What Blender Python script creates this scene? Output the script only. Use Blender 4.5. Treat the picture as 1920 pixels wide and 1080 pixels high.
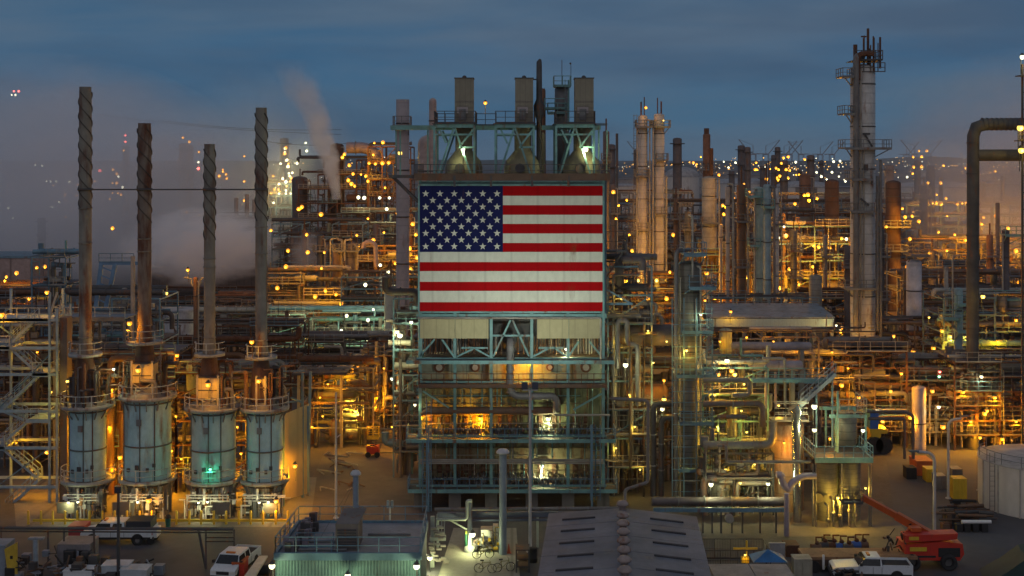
import bpy, math, random
from mathutils import Vector, Matrix
sc = bpy.context.scene
C = sc.collection
for o in list(bpy.data.objects): bpy.data.objects.remove(o)
R = math.radians
# ------------------------------------------------------------------ camera
F, HOR, CAMH = 2400.0, 295.0, 32.0           # focal length in photo pixels, horizon row, camera height
cd = bpy.data.cameras.new('camera'); cam = bpy.data.objects.new('camera', cd); C.objects.link(cam)
cam.location = (0, 0, CAMH); cam.rotation_euler = (R(90), 0, 0)
cd.sensor_width = 36; cd.lens = 36 * F / 1920; cd.shift_y = (HOR - 540) / 1920
cd.clip_start = 0.5; cd.clip_end = 30000
sc.camera = cam
sc.view_settings.view_transform = 'Standard'; sc.view_settings.look = 'None'
sc.view_settings.exposure = 0.0; sc.view_settings.gamma = 1
sc.render.engine = 'CYCLES'
cy = sc.cycles
cy.use_denoising = True; cy.denoiser = 'OPENIMAGEDENOISE'
cy.max_bounces = 6; cy.diffuse_bounces = 2; cy.glossy_bounces = 2; cy.transmission_bounces = 3; cy.volume_bounces = 3
cy.transparent_max_bounces = 8; cy.use_light_tree = True; cy.sample_clamp_indirect = 4; cy.sample_clamp_direct = 0
cy.caustics_reflective = False; cy.caustics_refractive = False
cy.volume_step_rate = 1.0; cy.volume_max_steps = 128
# ------------------------------------------------------------------ sky
SUN_EL, SUN_AZ = R(1.0), R(200)              # dawn light low behind the camera
W = bpy.data.worlds.new('World'); sc.world = W; W.use_nodes = True
nt = W.node_tree; N = nt.nodes; L = nt.links
for n in list(N): N.remove(n)
def nd(t, **k):
    n = N.new(t)
    for a, b in k.items(): setattr(n, a, b)
    return n
out = nd('ShaderNodeOutputWorld'); bg = nd('ShaderNodeBackground'); L.new(bg.outputs[0], out.inputs[0])
sky = nd('ShaderNodeTexSky', sky_type='NISHITA', sun_disc=False)
sky.sun_elevation = R(-1.5); sky.sun_rotation = SUN_AZ; sky.altitude = 30; sky.dust_density = 2.0; sky.ozone_density = 2.0
geo = nd('ShaderNodeTexCoord'); sep = nd('ShaderNodeSeparateXYZ'); L.new(geo.outputs['Generated'], sep.inputs[0])
def ramp(els, fac):
    r = nd('ShaderNodeValToRGB'); e = r.color_ramp.elements
    e[0].position, e[0].color = els[0][0], (*els[0][1], 1)
    e[1].position, e[1].color = els[-1][0], (*els[-1][1], 1)
    for p, c in els[1:-1]:
        q = e.new(p); q.color = (*c, 1)
    L.new(fac, r.inputs[0]); return r.outputs[0]
def mixc(f, a, b, mode='MIX'):
    m = nd('ShaderNodeMix', data_type='RGBA', blend_type=mode)
    if isinstance(f, (int, float)): m.inputs[0].default_value = f
    else: L.new(f, m.inputs[0])
    for i, s in ((6, a), (7, b)):
        if isinstance(s, tuple): m.inputs[i].default_value = (*s, 1)
        else: L.new(s, m.inputs[i])
    return m.outputs[2]
def wmath(op, a, b=0.0, c=None):
    m = nd('ShaderNodeMath', operation=op)
    for i, s in enumerate((a, b) if c is None else (a, b, c)):
        if isinstance(s, (int, float)): m.inputs[i].default_value = s
        else: L.new(s, m.inputs[i])
    return m.outputs[0]
zen = ramp([(0.0, (.085, .150, .225)), (0.03, (.050, .134, .230)), (0.08, (.030, .116, .222)), (0.13, (.036, .104, .190)), (0.35, (.10, .13, .18)), (1.0, (.135, .14, .155))], sep.outputs[2])
mp = nd('ShaderNodeMapping'); mp.inputs['Scale'].default_value = (1.6, 1.6, 9.0); L.new(geo.outputs['Generated'], mp.inputs[0])
nz = nd('ShaderNodeTexNoise'); nz.inputs['Scale'].default_value = 2.6; nz.inputs['Detail'].default_value = 5; nz.inputs['Roughness'].default_value = .55
nz.inputs['Distortion'].default_value = .4
L.new(mp.outputs[0], nz.inputs['Vector'])
cl = ramp([(.36, (0, 0, 0)), (.66, (1, 1, 1))], nz.outputs[0])
c1 = mixc(wmath('MULTIPLY', cl, 0.72), zen, (.085, .140, .205))
mp2 = nd('ShaderNodeMapping'); mp2.inputs['Scale'].default_value = (2.2, 2.2, 14.0); mp2.inputs['Location'].default_value = (3.1, 1.7, .4); L.new(geo.outputs['Generated'], mp2.inputs[0])
nz2 = nd('ShaderNodeTexNoise'); nz2.inputs['Scale'].default_value = 2.0; nz2.inputs['Detail'].default_value = 4; L.new(mp2.outputs[0], nz2.inputs['Vector'])
c2 = mixc(wmath('MULTIPLY', ramp([(.45, (0, 0, 0)), (.7, (1, 1, 1))], nz2.outputs[0]), .62), c1, (.034, .082, .150))
# dawn glow behind the camera
back = ramp([(.35, (0, 0, 0)), (.95, (1, 1, 1))], wmath('MULTIPLY_ADD', sep.outputs[1], -.5, .5))
c3 = mixc(back, c2, (.255, .245, .262))
sk = mixc(1.0, c3, mixc(1.0, sky.outputs[0], (.12, .12, .12), 'MULTIPLY'), 'ADD')
L.new(sk, bg.inputs[0]); bg.inputs[1].default_value = 1.0
# ------------------------------------------------------------------ sun (first light, very soft)
sl = bpy.data.lights.new('sun', 'SUN'); so = bpy.data.objects.new('sun', sl); C.objects.link(so)
sl.energy = 0.12; sl.angle = R(60); sl.color = (1, .86, .78)
so.rotation_euler = (R(62), 0, R(-20))
# ------------------------------------------------------------------ helpers
def W3(px, py, D): return Vector(((px - 960) / F * D, D, CAMH - (py - HOR) / F * D))
def PX(px, D): return (px - 960) / F * D
def PZ(py, D): return CAMH - (py - HOR) / F * D
def GD(py): return F * CAMH / (py - HOR)
def M(px, D): return px * D / F
ORIG = {}
class MB:
    def __init__(s): s.v = []; s.f = []; s.mi = []; s.sm = []; s.m = 0
    def add(s, vs, fs, smooth=False):
        b = len(s.v); s.v.extend([tuple(p) for p in vs])
        for f in fs:
            s.f.append([b + i for i in f]); s.mi.append(s.m); s.sm.append(smooth)
    def bx(s, x0, x1, y0, y1, z0, z1):
        s.add([(x0, y0, z0), (x1, y0, z0), (x1, y1, z0), (x0, y1, z0), (x0, y0, z1), (x1, y0, z1), (x1, y1, z1), (x0, y1, z1)],
              [(3, 2, 1, 0), (4, 5, 6, 7), (0, 1, 5, 4), (1, 2, 6, 5), (2, 3, 7, 6), (3, 0, 4, 7)]); return s
    def obx(s, c, sx, sy, sz, mat=None):
        m = mat or Matrix.Identity(3); hx, hy, hz = sx / 2, sy / 2, sz / 2; c = Vector(c)
        vs = [c + m @ Vector(p) for p in ((-hx, -hy, -hz), (hx, -hy, -hz), (hx, hy, -hz), (-hx, hy, -hz), (-hx, -hy, hz), (hx, -hy, hz), (hx, hy, hz), (-hx, hy, hz))]
        s.add(vs, [(3, 2, 1, 0), (4, 5, 6, 7), (0, 1, 5, 4), (1, 2, 6, 5), (2, 3, 7, 6), (3, 0, 4, 7)]); return s
    def beam(s, p, q, w, h=None):
        p, q = Vector(p), Vector(q); d = q - p; l = d.length
        if l < 1e-5: return s
        h = h or w; z = d.normalized(); up = Vector((0, 0, 1)) if abs(z.z) < .95 else Vector((0, 1, 0))
        x = up.cross(z).normalized(); y = z.cross(x)
        x = x * w / 2; y = y * h / 2
        s.add([p - x - y, p + x - y, p + x + y, p - x + y, q - x - y, q + x - y, q + x + y, q - x + y],
              [(3, 2, 1, 0), (4, 5, 6, 7), (0, 1, 5, 4), (1, 2, 6, 5), (2, 3, 7, 6), (3, 0, 4, 7)]); return s
    def tube(s, pts, r, n=8, caps=True):
        pts = [Vector(p) for p in pts]
        ds = [(pts[i + 1] - pts[i]).normalized() for i in range(len(pts) - 1)]
        t = ds[0]; up = Vector((0, 0, 1)) if abs(t.z) < .9 else Vector((1, 0, 0))
        a = up.cross(t).normalized(); rings = []
        for i, p in enumerate(pts):
            if i == 0: tt = ds[0]
            elif i == len(pts) - 1: tt = ds[-1]
            else:
                tt = ds[i - 1] + ds[i]
                tt = tt.normalized() if tt.length > 1e-6 else ds[i]
            a = (a - tt * a.dot(tt))
            a = a.normalized() if a.length > 1e-6 else tt.orthogonal().normalized()
            b = tt.cross(a)
            rr = r[i] if isinstance(r, (list, tuple)) else r
            k = 1.0
            if 0 < i < len(pts) - 1:
                cs = max(.5, ds[i].dot(tt)); k = 1 / cs
            rings.append([p + (a * math.cos(2 * math.pi * j / n) + b * math.sin(2 * math.pi * j / n)) * rr * (1 if k < 1.02 else (1 + k) / 2) for j in range(n)])
        vs = [v for g in rings for v in g]; fs = []
        for i in range(len(rings) - 1):
            for j in range(n):
                k = (j + 1) % n; fs.append((i * n + j, i * n + k, (i + 1) * n + k, (i + 1) * n + j))
        s.add(vs, fs, True)
        if caps:
            s.add(rings[0], [tuple(reversed(range(n)))]); s.add(rings[-1], [tuple(range(n))])
        return s
    def elbow(s, pts, r, n=8, br=None, seg=4):
        "pipe through pts with rounded bends"
        pts = [Vector(p) for p in pts]; br = br or r * 2.2; o = [pts[0]]
        for i in range(1, len(pts) - 1):
            a = (pts[i - 1] - pts[i]); b = (pts[i + 1] - pts[i]); l = min(br, a.length * .48, b.length * .48)
            a.normalize(); b.normalize(); p0, p1 = pts[i] + a * l, pts[i] + b * l
            for k in range(seg + 1):
                t = k / seg; o.append(p0 * (1 - t) ** 2 + pts[i] * 2 * t * (1 - t) + p1 * t * t)
        o.append(pts[-1]); return s.tube(o, r, n)
    def cyl(s, p, q, r0, r1=None, n=12): return s.tube([p, q], [r0, r0 if r1 is None else r1], n)
    def lathe(s, cx, cyy, prof, n=24, closed=False, a0=0.0, a1=None, smooth=True):
        full = a1 is None; a1 = 2 * math.pi if full else a1
        cnt = n if full else n + 1; vs = []
        for r, z in prof:
            for j in range(cnt):
                t = a0 + (a1 - a0) * j / n; vs.append((cx + r * math.cos(t), cyy + r * math.sin(t), z))
        fs = []; P = len(prof)
        for i in range(P if closed else P - 1):
            i2 = (i + 1) % P
            for j in range(n):
                k = (j + 1) % cnt if full else j + 1
                fs.append((i * cnt + j, i * cnt + k, i2 * cnt + k, i2 * cnt + j))
        s.add(vs, fs, smooth); return s
    def vessel(s, cx, cyy, z0, z1, r, n=24, head=.35, bot=True):
        h = r * head; prof = []
        if bot: prof += [(.01, z0), (r * .6, z0 + h * .25), (r * .9, z0 + h * .62), (r, z0 + h)]
        else: prof += [(r, z0)]
        prof += [(r, z1 - h), (r * .9, z1 - h * .62), (r * .6, z1 - h * .25), (.01, z1)]
        return s.lathe(cx, cyy, prof, n)
    def drum(s, p, q, r, n=16):
        "horizontal drum with dished ends"
        p, q = Vector(p), Vector(q); d = (q - p).normalized(); h = r * .4
        return s.tube([p, p + d * h * .35, p + d * h, q - d * h, q - d * h * .35, q], [r * .35, r * .8, r, r, r * .8, r * .35], n)
    def ball(s, c, r, n=10, m=6):
        prof = [(max(.001, r * math.sin(math.pi * i / m)), c[2] - r * math.cos(math.pi * i / m)) for i in range(m + 1)]
        return s.lathe(c[0], c[1], prof, n)
    def rail(s, pts, h=1.1, sp=1.6, w=.05, closed=False, mid=True):
        pts = [Vector(p) for p in pts]; U = Vector((0, 0, 1))
        if closed: pts = pts + [pts[0]]
        for a, b in zip(pts[:-1], pts[1:]):
            d = (b - a).length
            s.beam(a + U * h, b + U * h, w)
            if mid: s.beam(a + U * h * .5, b + U * h * .5, w * .8)
            s.beam(a + U * .06, b + U * .06, w * .5, .12)
            k = max(1, int(round(d / sp)))
            for i in range(k):
                p = a.lerp(b, i / k); s.beam(p, p + U * h, w)
        s.beam(pts[-1], pts[-1] + U * h, w); return s
    def ringrail(s, cx, cyy, r, z, a0, a1, n=20, h=1.1, w=.05):
        P = [(cx + r * math.cos(a0 + (a1 - a0) * i / n), cyy + r * math.sin(a0 + (a1 - a0) * i / n), z) for i in range(n + 1)]
        U = Vector((0, 0, 1))
        for i, (a, b) in enumerate(zip(P[:-1], P[1:])):
            a, b = Vector(a), Vector(b)
            s.beam(a + U * h, b + U * h, w); s.beam(a + U * h * .5, b + U * h * .5, w * .8)
            if i % 4 == 0: s.beam(a, a + U * h, w)
        return s
    def ladder(s, x, y, z0, z1, w=.45, axis='x', cage=False, t=.05):
        dx, dy = (w / 2, 0) if axis == 'x' else (0, w / 2)
        s.beam((x - dx, y - dy, z0), (x - dx, y - dy, z1), t); s.beam((x + dx, y + dy, z0), (x + dx, y + dy, z1), t)
        k = int((z1 - z0) / .45)
        for i in range(1, k): s.beam((x - dx, y - dy, z0 + i * .45), (x + dx, y + dy, z0 + i * .45), t * .6)
        if cage:
            z = z0 + 2.2
            while z < z1:
                pts = [(x + .38 * math.cos(a), y - .38 * math.sin(a) * 1.0, z) for a in [R(q) for q in (0, 45, 90, 135, 180)]]
                for a, b in zip(pts[:-1], pts[1:]): s.beam(a, b, t * .7)
                z += 1.1
        return s
    def stair(s, p, q, w=.8, axis='y', t=.16, rail=True):
        "one stair flight from p up to q; w is the width along axis"
        p, q = Vector(p), Vector(q); o = Vector((0, w / 2, 0)) if axis == 'y' else Vector((w / 2, 0, 0)); U = Vector((0, 0, 1))
        for sg in (-1, 1):
            s.beam(p + o * sg, q + o * sg, .06, t * 1.6)
            if rail:
                s.beam(p + o * sg + U * 1.0, q + o * sg + U * 1.0, .05); s.beam(p + o * sg + U * .5, q + o * sg + U * .5, .04)
                for i in range(5):
                    a = p.lerp(q, i / 4) + o * sg; s.beam(a, a + U, .05)
        k = max(2, int((q.z - p.z) / .28))
        for i in range(1, k):
            a = p.lerp(q, i / k); d = .13
            if axis == 'y': s.bx(a.x - d, a.x + d, a.y - w / 2, a.y + w / 2, a.z - .02, a.z + .02)
            else: s.bx(a.x - w / 2, a.x + w / 2, a.y - d, a.y + d, a.z - .02, a.z + .02)
        return s
    def poly(s, pts, th, n):
        "flat polygon pts extruded by th along vector n"
        pts = [Vector(p) for p in pts]; nv = Vector(n).normalized() * th; k = len(pts)
        s.add(pts + [p + nv for p in pts], [tuple(reversed(range(k))), tuple(range(k, 2 * k))] + [(i, (i + 1) % k, k + (i + 1) % k, k + i) for i in range(k)]); return s
    def flange(s, p, d, r, n=10):
        p = Vector(p); d = Vector(d).normalized() * .06
        return s.cyl(p - d, p + d, r, None, n)
    def build(s, name, mats, parent=None, loc=(0, 0, 0)):
        if not s.v: return None
        if not isinstance(mats, (list, tuple)): mats = [mats]
        og = ORIG[parent.name] if parent else Vector(loc)
        me = bpy.data.meshes.new(name)
        me.from_pydata([(x - og[0], y - og[1], z - og[2]) for x, y, z in s.v], [], s.f)
        for m in mats: me.materials.append(m)
        me.polygons.foreach_set('material_index', s.mi); me.polygons.foreach_set('use_smooth', s.sm); me.update()
        ob = bpy.data.objects.new(name, me); C.objects.link(ob)
        if parent: ob.parent = parent
        else: ob.location = og
        ORIG[ob.name] = Vector(og); return ob
def tag(o, label, cat, group=None, kind=None):
    o['label'] = label; o['category'] = cat
    if group: o['group'] = group
    if kind: o['kind'] = kind
    return o
def thing(name, label, cat, loc, group=None):
    o = bpy.data.objects.new(name, None); C.objects.link(o); o.location = loc; o.empty_display_size = .3
    ORIG[o.name] = Vector(loc); return tag(o, label, cat, group, 'thing')
def copy_tree(o, parent=None):
    c = o.copy(); C.objects.link(c)
    if parent: c.parent = parent
    for ch in list(o.children): copy_tree(ch, c)
    return c
# ------------------------------------------------------------------ materials
MATS = {}
def mat(name, col, rough=.65, metal=0.0, var=.3, scale=.7, rust=0.0, rcol=(.10, .035, .012), streak=True, bands=0.0, bcol=.45, vb=0.0, bump=0.0):
    if name in MATS: return MATS[name]
    m = bpy.data.materials.new(name); m.use_nodes = True; t = m.node_tree; n = t.nodes; l = t.links
    b = n['Principled BSDF']; b.inputs['Roughness'].default_value = rough; b.inputs['Metallic'].default_value = metal
    tc = n.new('ShaderNodeTexCoord'); oi = n.new('ShaderNodeObjectInfo')
    ad = n.new('ShaderNodeVectorMath'); ad.operation = 'ADD'
    sc_ = n.new('ShaderNodeVectorMath'); sc_.operation = 'SCALE'; sc_.inputs[0].default_value = (37, 23, 11); l.new(oi.outputs['Random'], sc_.inputs['Scale'])
    l.new(tc.outputs['Object'], ad.inputs[0]); l.new(sc_.outputs[0], ad.inputs[1])
    def noise(scale, detail, mscale=(1, 1, 1)):
        mp = n.new('ShaderNodeMapping'); mp.inputs['Scale'].default_value = mscale; l.new(ad.outputs[0], mp.inputs[0])
        x = n.new('ShaderNodeTexNoise'); x.inputs['Scale'].default_value = scale; x.inputs['Detail'].default_value = detail; x.inputs['Roughness'].default_value = .6
        l.new(mp.outputs[0], x.inputs['Vector']); return x.outputs[0]
    def rmp(f, p0, p1, a, bb):
        r = n.new('ShaderNodeMapRange'); r.inputs[1].default_value = p0; r.inputs[2].default_value = p1; r.inputs[3].default_value = a; r.inputs[4].default_value = bb; l.new(f, r.inputs[0]); return r.outputs[0]
    def mix(f, a, bb, mode='MIX'):
        x = n.new('ShaderNodeMix'); x.data_type = 'RGBA'; x.blend_type = mode
        if isinstance(f, float): x.inputs[0].default_value = f
        else: l.new(f, x.inputs[0])
        for i, q in ((6, a), (7, bb)):
            if isinstance(q, tuple): x.inputs[i].default_value = (*q, 1)
            else: l.new(q, x.inputs[i])
        return x.outputs[2]
    lo = tuple(c * (1 - var) for c in col); hi = tuple(min(.95, c * (1 + var)) for c in col)
    c = mix(rmp(noise(scale, 5), .3, .7, 0, 1), lo, hi)
    c = mix(rmp(noise(scale * 9, 3, (1, 1, .5)), .35, .75, 0, .3), c, tuple(q * .55 for q in col))
    if rust > 0:
        ms = (1, 1, .22) if streak else (1, 1, 1)
        f = rmp(noise(scale * 2.2, 6, ms), .66 - rust * .45, .80 - rust * .40, 0, 1)
        c = mix(f, c, mix(rmp(noise(6, 3), .3, .7, 0, 1), rcol, tuple(q * 2.1 for q in rcol)))
    if bands > 0 or vb > 0:
        sp = n.new('ShaderNodeSeparateXYZ'); l.new(tc.outputs['Object'], sp.inputs[0])
        for per, ax in ((bands, 2), (vb, 0)):
            if per <= 0: continue
            md = n.new('ShaderNodeMath'); md.operation = 'PINGPONG'; md.inputs[1].default_value = per / 2; l.new(sp.outputs[ax], md.inputs[0])
            c = mix(rmp(md.outputs[0], 0, per * .07, 1, 0), c, tuple(q * bcol for q in col))
    l.new(c, b.inputs['Base Color'])
    if bump > 0:
        bp = n.new('ShaderNodeBump'); bp.inputs['Strength'].default_value = bump; bp.inputs['Distance'].default_value = .05
        l.new(noise(scale * 12, 4), bp.inputs['Height']); l.new(bp.outputs[0], b.inputs['Normal'])
    MATS[name] = m; return m
def emis(name, col, st):
    if name in MATS: return MATS[name]
    m = bpy.data.materials.new(name); m.use_nodes = True; n = m.node_tree.nodes; b = n['Principled BSDF']
    b.inputs['Base Color'].default_value = (.1, .1, .1, 1); b.inputs['Emission Color'].default_value = (*col, 1); b.inputs['Emission Strength'].default_value = st
    MATS[name] = m; return m
teal = mat('teal_steel_paint', (.155, .32, .325), .55, rust=.22)
blue = mat('blue_steel_paint', (.11, .21, .29), .55, rust=.18)
greyst = mat('grey_steel', (.155, .16, .17), .55, rust=.2)
darkst = mat('dark_steel', (.055, .055, .06), .6, rust=.25)
rusty = mat('rusty_steel', (.11, .055, .032), .85, rust=.5, rcol=(.06, .022, .012))
stackm = mat('stack_steel', (.20, .19, .165), .8, rust=.33, rcol=(.07, .028, .016), scale=.5)
stackr = mat('stack_rust', (.18, .145, .12), .85, rust=.52, rcol=(.06, .022, .012), scale=.5)
paleblue = mat('pale_blue_shell', (.34, .52, .57), .6, rust=.2, rcol=(.12, .07, .04), scale=.35, bump=.15)
tan = mat('tan_panel', (.44, .40, .23), .75, var=.1, rust=.06, scale=.3, vb=1.15, bcol=.75)
tanbox = mat('tan_cladding', (.21, .19, .15), .75, var=.12, rust=.08, scale=.4, vb=.5, bcol=.7)
olive = mat('olive_casing', (.16, .17, .095), .8, rust=.3, scale=.5, vb=.9, bcol=.55)
casing = mat('pale_casing', (.22, .26, .21), .75, rust=.22, scale=.5, vb=1.4, bcol=.55)
browncase = mat('brown_casing', (.27, .225, .14), .85, rust=.38, scale=.8)
insuld = mat('dark_insulation', (.15, .145, .125), .55, metal=.2, rust=.15, bands=.6, bcol=.35, scale=.5)
insul = mat('insulation_jacket', (.20, .195, .175), .5, metal=.25, rust=.1, bands=.75, bcol=.4, scale=.5)
insulw = mat('pale_jacket', (.48, .47, .46), .55, metal=.1, rust=.13, bands=1.3, bcol=.6, scale=.4)
alum = mat('aluminium_jacket', (.55, .54, .52), .33, metal=.7, rust=.05, bands=.9, bcol=.55)
pipeg = mat('grey_pipe', (.155, .15, .15), .55, metal=.1, rust=.2)
pipew = mat('pale_pipe', (.31, .29, .255), .5, rust=.14)
pipeb = mat('brown_pipe', (.14, .085, .055), .75, rust=.35)
piped = mat('dark_pipe', (.055, .05, .053), .6, rust=.25)
white = mat('white_paint', (.72, .72, .72), .45, var=.06, rust=.02)
tankw = mat('tank_white', (.62, .58, .55), .6, var=.07, rust=.07, scale=.2, vb=3.2, bcol=.85)
redp = mat('red_paint', (.50, .035, .02), .4, var=.12, rust=.06)
orangep = mat('orange_paint', (.46, .085, .015), .4, var=.12, rust=.04)
yellowp = mat('yellow_paint', (.62, .42, .03), .5, var=.12, rust=.06)
bluep = mat('blue_paint', (.03, .12, .42), .5, var=.15)
rubber = mat('rubber', (.022, .022, .024), .85, var=.2)
glass = mat('dark_glass', (.012, .016, .02), .08, var=.1)
chrome = mat('bright_metal', (.6, .6, .6), .25, metal=.9, var=.1)
concrete = mat('concrete', (.20, .19, .175), .9, var=.28, vb=4.2, bcol=.55, rust=.08, rcol=(.09, .075, .06), streak=False, scale=.25, bump=.2)
deckm = mat('deck_grating', (.06, .06, .064), .7, rust=.25)
deckr = mat('deck_rust', (.11, .068, .046), .8, rust=.3)
dustyp = mat('dusty_purple_steel', (.105, .09, .096), .7, rust=.25)
orangecol = mat('orange_brown_shell', (.20, .095, .055), .7, rust=.2)
purplegrey = mat('mauve_cladding', (.33, .29, .30), .75, var=.12, rust=.08, scale=.3, bands=1.6, bcol=.8)
darkrust = mat('dark_rust_shell', (.085, .05, .04), .85, rust=.35, rcol=(.05, .022, .012), bands=2.4, bcol=.5)
greenp = mat('green_paint', (.05, .22, .13), .55)
# ================================================================== setting
def ground_mat():
    m = bpy.data.materials.new('yard_ground'); m.use_nodes = True; t = m.node_tree; n = t.nodes; l = t.links; b = n['Principled BSDF']
    b.inputs['Roughness'].default_value = .85
    tc = n.new('ShaderNodeTexCoord')
    def nz(s, d, mp=(1, 1, 1)):
        q = n.new('ShaderNodeMapping'); q.inputs['Scale'].default_value = mp; l.new(tc.outputs['Object'], q.inputs[0])
        x = n.new('ShaderNodeTexNoise'); x.inputs['Scale'].default_value = s; x.inputs['Detail'].default_value = d; x.inputs['Roughness'].default_value = .62; l.new(q.outputs[0], x.inputs['Vector']); return x.outputs[0]
    def rp(f, els):
        r = n.new('ShaderNodeValToRGB'); e = r.color_ramp.elements
        e[0].position, e[0].color = els[0][0], (*els[0][1], 1); e[1].position, e[1].color = els[1][0], (*els[1][1], 1)
        l.new(f, r.inputs[0]); return r.outputs[0]
    def mx(f, a, c):
        x = n.new('ShaderNodeMix'); x.data_type = 'RGBA'; l.new(f, x.inputs[0])
        for i, q in ((6, a), (7, c)):
            if isinstance(q, tuple): x.inputs[i].default_value = (*q, 1)
            else: l.new(q, x.inputs[i])
        return x.outputs[2]
    c = rp(nz(.12, 6), [(.35, (.048, .047, .050)), (.68, (.098, .092, .094))])
    c = mx(rp(nz(.5, 5, (1, .35, 1)), [(.56, (0, 0, 0)), (.72, (1, 1, 1))]), c, (.055, .048, .045))
    c = mx(rp(nz(3, 4), [(.5, (0, 0, 0)), (.8, (.5, .5, .5))]), c, (.15, .135, .12))
    l.new(c, b.inputs['Base Color'])
    bp = n.new('ShaderNodeBump'); bp.inputs['Strength'].default_value = .4; l.new(nz(5, 5), bp.inputs['Height']); l.new(bp.outputs[0], b.inputs['Normal'])
    return m
g = MB(); S = 9000
xs = [-S, -400, -100, 0, 100, 400, S]; ys = [-200, 60, 120, 250, 600, 2000, 12000]
g.add([(x, y, 0) for y in ys for x in xs], [(j * 7 + i, j * 7 + i + 1, (j + 1) * 7 + i + 1, (j + 1) * 7 + i) for j in range(6) for i in range(6)])
o = g.build('ground', ground_mat()); o['kind'] = 'structure'
def sheet(name, pts, z, m):
    b = MB(); b.add([(x, y, z) for x, y in pts], [tuple(range(len(pts)))]); o = b.build(name, m); o['kind'] = 'structure'; return o
road = mat('road_asphalt', (.066, .067, .080), .8, var=.35, scale=.12, rust=.12, rcol=(.03, .027, .026), streak=False, bump=.3)
oldconc = mat('old_concrete', (.13, .112, .10), .9, var=.3, scale=.15, rust=.15, rcol=(.06, .05, .045), streak=False, bump=.3)
sheet('road', [(-60, 94), (45, 94), (45, 103.5), (-60, 110.2)], .004, road)
sheet('yard_path', [(PX(590, 110), 110), (PX(785, 110), 110), (PX(785, 170), 172), (PX(640, 160), 172), (PX(560, 118), 118)], .004, oldconc)
sheet('furnace_pavement', [(PX(40, 112), 110.8), (PX(585, 112), 110.8), (PX(585, 125), 128), (PX(0, 125), 128)], .008, concrete)
sheet('pump_pavement', [(PX(822, 99), 96.5), (PX(975, 99), 96.5), (PX(968, 112), 110.5), (PX(852, 112), 110.5)], .010, mat('pad_concrete', (.32, .31, .255), .9, var=.2, vb=2.8, bcol=.6, rust=.08, rcol=(.1, .09, .07), streak=False, scale=.3, bump=.15))
sheet('vessel_pavement', [(PX(1440, 112), 108), (PX(1680, 112), 108), (PX(1660, 118), 119), (PX(1440, 118), 119)], .006, oldconc)
sheet('right_yard_road', [(PX(1640, 112), 105), (PX(1990, 112), 100), (PX(1960, 130), 113), (PX(1850, 160), 160), (PX(1650, 160), 160)], .003, mat('right_road', (.072, .072, .084), .88, var=.3, scale=.12, rust=.14, rcol=(.05, .043, .04), streak=False, bump=.3))
# distant low hills and the harbour water beyond the plain
hl = MB(); rnd = random.Random(4); P = []
for i in range(61):
    x = -3600 + i * 120; h = 16 + 13 * math.sin(i * .31) + 7 * math.sin(i * .83 + 1) + rnd.uniform(-2, 2)
    P.append((x, max(5, h)))
v = []; 
for x, h in P: v += [(x, 5600, 0), (x, 5900, h), (x, 6600, 0)]
f = []
for i in range(60): f += [(3 * i, 3 * i + 3, 3 * i + 4, 3 * i + 1), (3 * i + 1, 3 * i + 4, 3 * i + 5, 3 * i + 2)]
hl.add(v, f, True); o = hl.build('hills', mat('hill_scrub', (.06, .07, .06), .9)); o['kind'] = 'structure'
# ================================================================== the heater structure that carries the flag
D0 = 117.0
def X0(px): return PX(px, D0)
def Z0(py): return PZ(py, D0)
XL, XR = X0(787), X0(1131)
cols = [X0(p) for p in (788, 853, 921, 997, 1065, 1131)]
hb = thing('heater_building', 'tall teal steel heater building that carries the big flag', 'industrial building', (0, D0 + 5, 0))
b = MB()
for x in cols:
    for y in (D0, D0 + 11):
        b.beam((x, y, 1.9), (x, y, Z0(330)), .26, .26)
for py in (592, 674, 718, 820, 913):
    z = Z0(py); b.beam((XL - .3, D0, z), (XR + .3, D0, z), .22, .34); b.beam((XL, D0 + 11, z), (XR, D0 + 11, z), .22, .34)
    for x in (cols[0], cols[-1]): b.beam((x, D0, z), (x, D0 + 11, z), .2, .3)
b.beam((XL, D0, Z0(343)), (XR, D0, Z0(343)), .2, .3)
b.build('frame', teal, hb)
# bracing read from the front face
b = MB()
def br(x0, y0, x1, y1, w=.16): b.beam((X0(x0), D0 - .06, Z0(y0)), (X0(x1), D0 - .06, Z0(y1)), w)
for a in ((957, 600, 925, 668), (961, 600, 992, 668), (787, 668, 815, 636), (829, 636, 851, 668), (857, 668, 887, 654), (892, 654, 918, 668), (1000, 668, 1030, 652), (1040, 652, 1062, 668), (1085, 640, 1066, 668), (1105, 640, 1128, 668), (793, 733, 842, 764), (1075, 768, 1128, 738), (922, 629, 996, 629), (790, 604, 790, 668), (865, 652, 915, 652), (1010, 652, 1062, 652)): br(*a)
b.build('bracing', teal, hb)
# casing behind the frame, floor by floor
b = MB(); yb = D0 + 1.6
def pan(x0, x1, p0, p1, y=yb, th=.25, bb=None): (bb or b).bx(X0(x0), X0(x1), y, y + th, Z0(p1), Z0(p0))
pan(789, 1130, 676, 716); b.build('casing', casing, hb)
b = MB(); pan(789, 1130, 720, 818); b.build('lower_casing', olive, hb)
b = MB(); pan(789, 1130, 820.5, 911); b.build('burner_casing', browncase, hb)
b = MB(); pan(789, 1130, 345, 592, D0 + 1.2); b.build('radiant_box', darkst, hb)
b = MB(); b.bx(XL + .2, XR - .2, D0 + 2.2, D0 + 10.6, 2.2, Z0(676)); b.build('firebox', browncase, hb)
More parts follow.
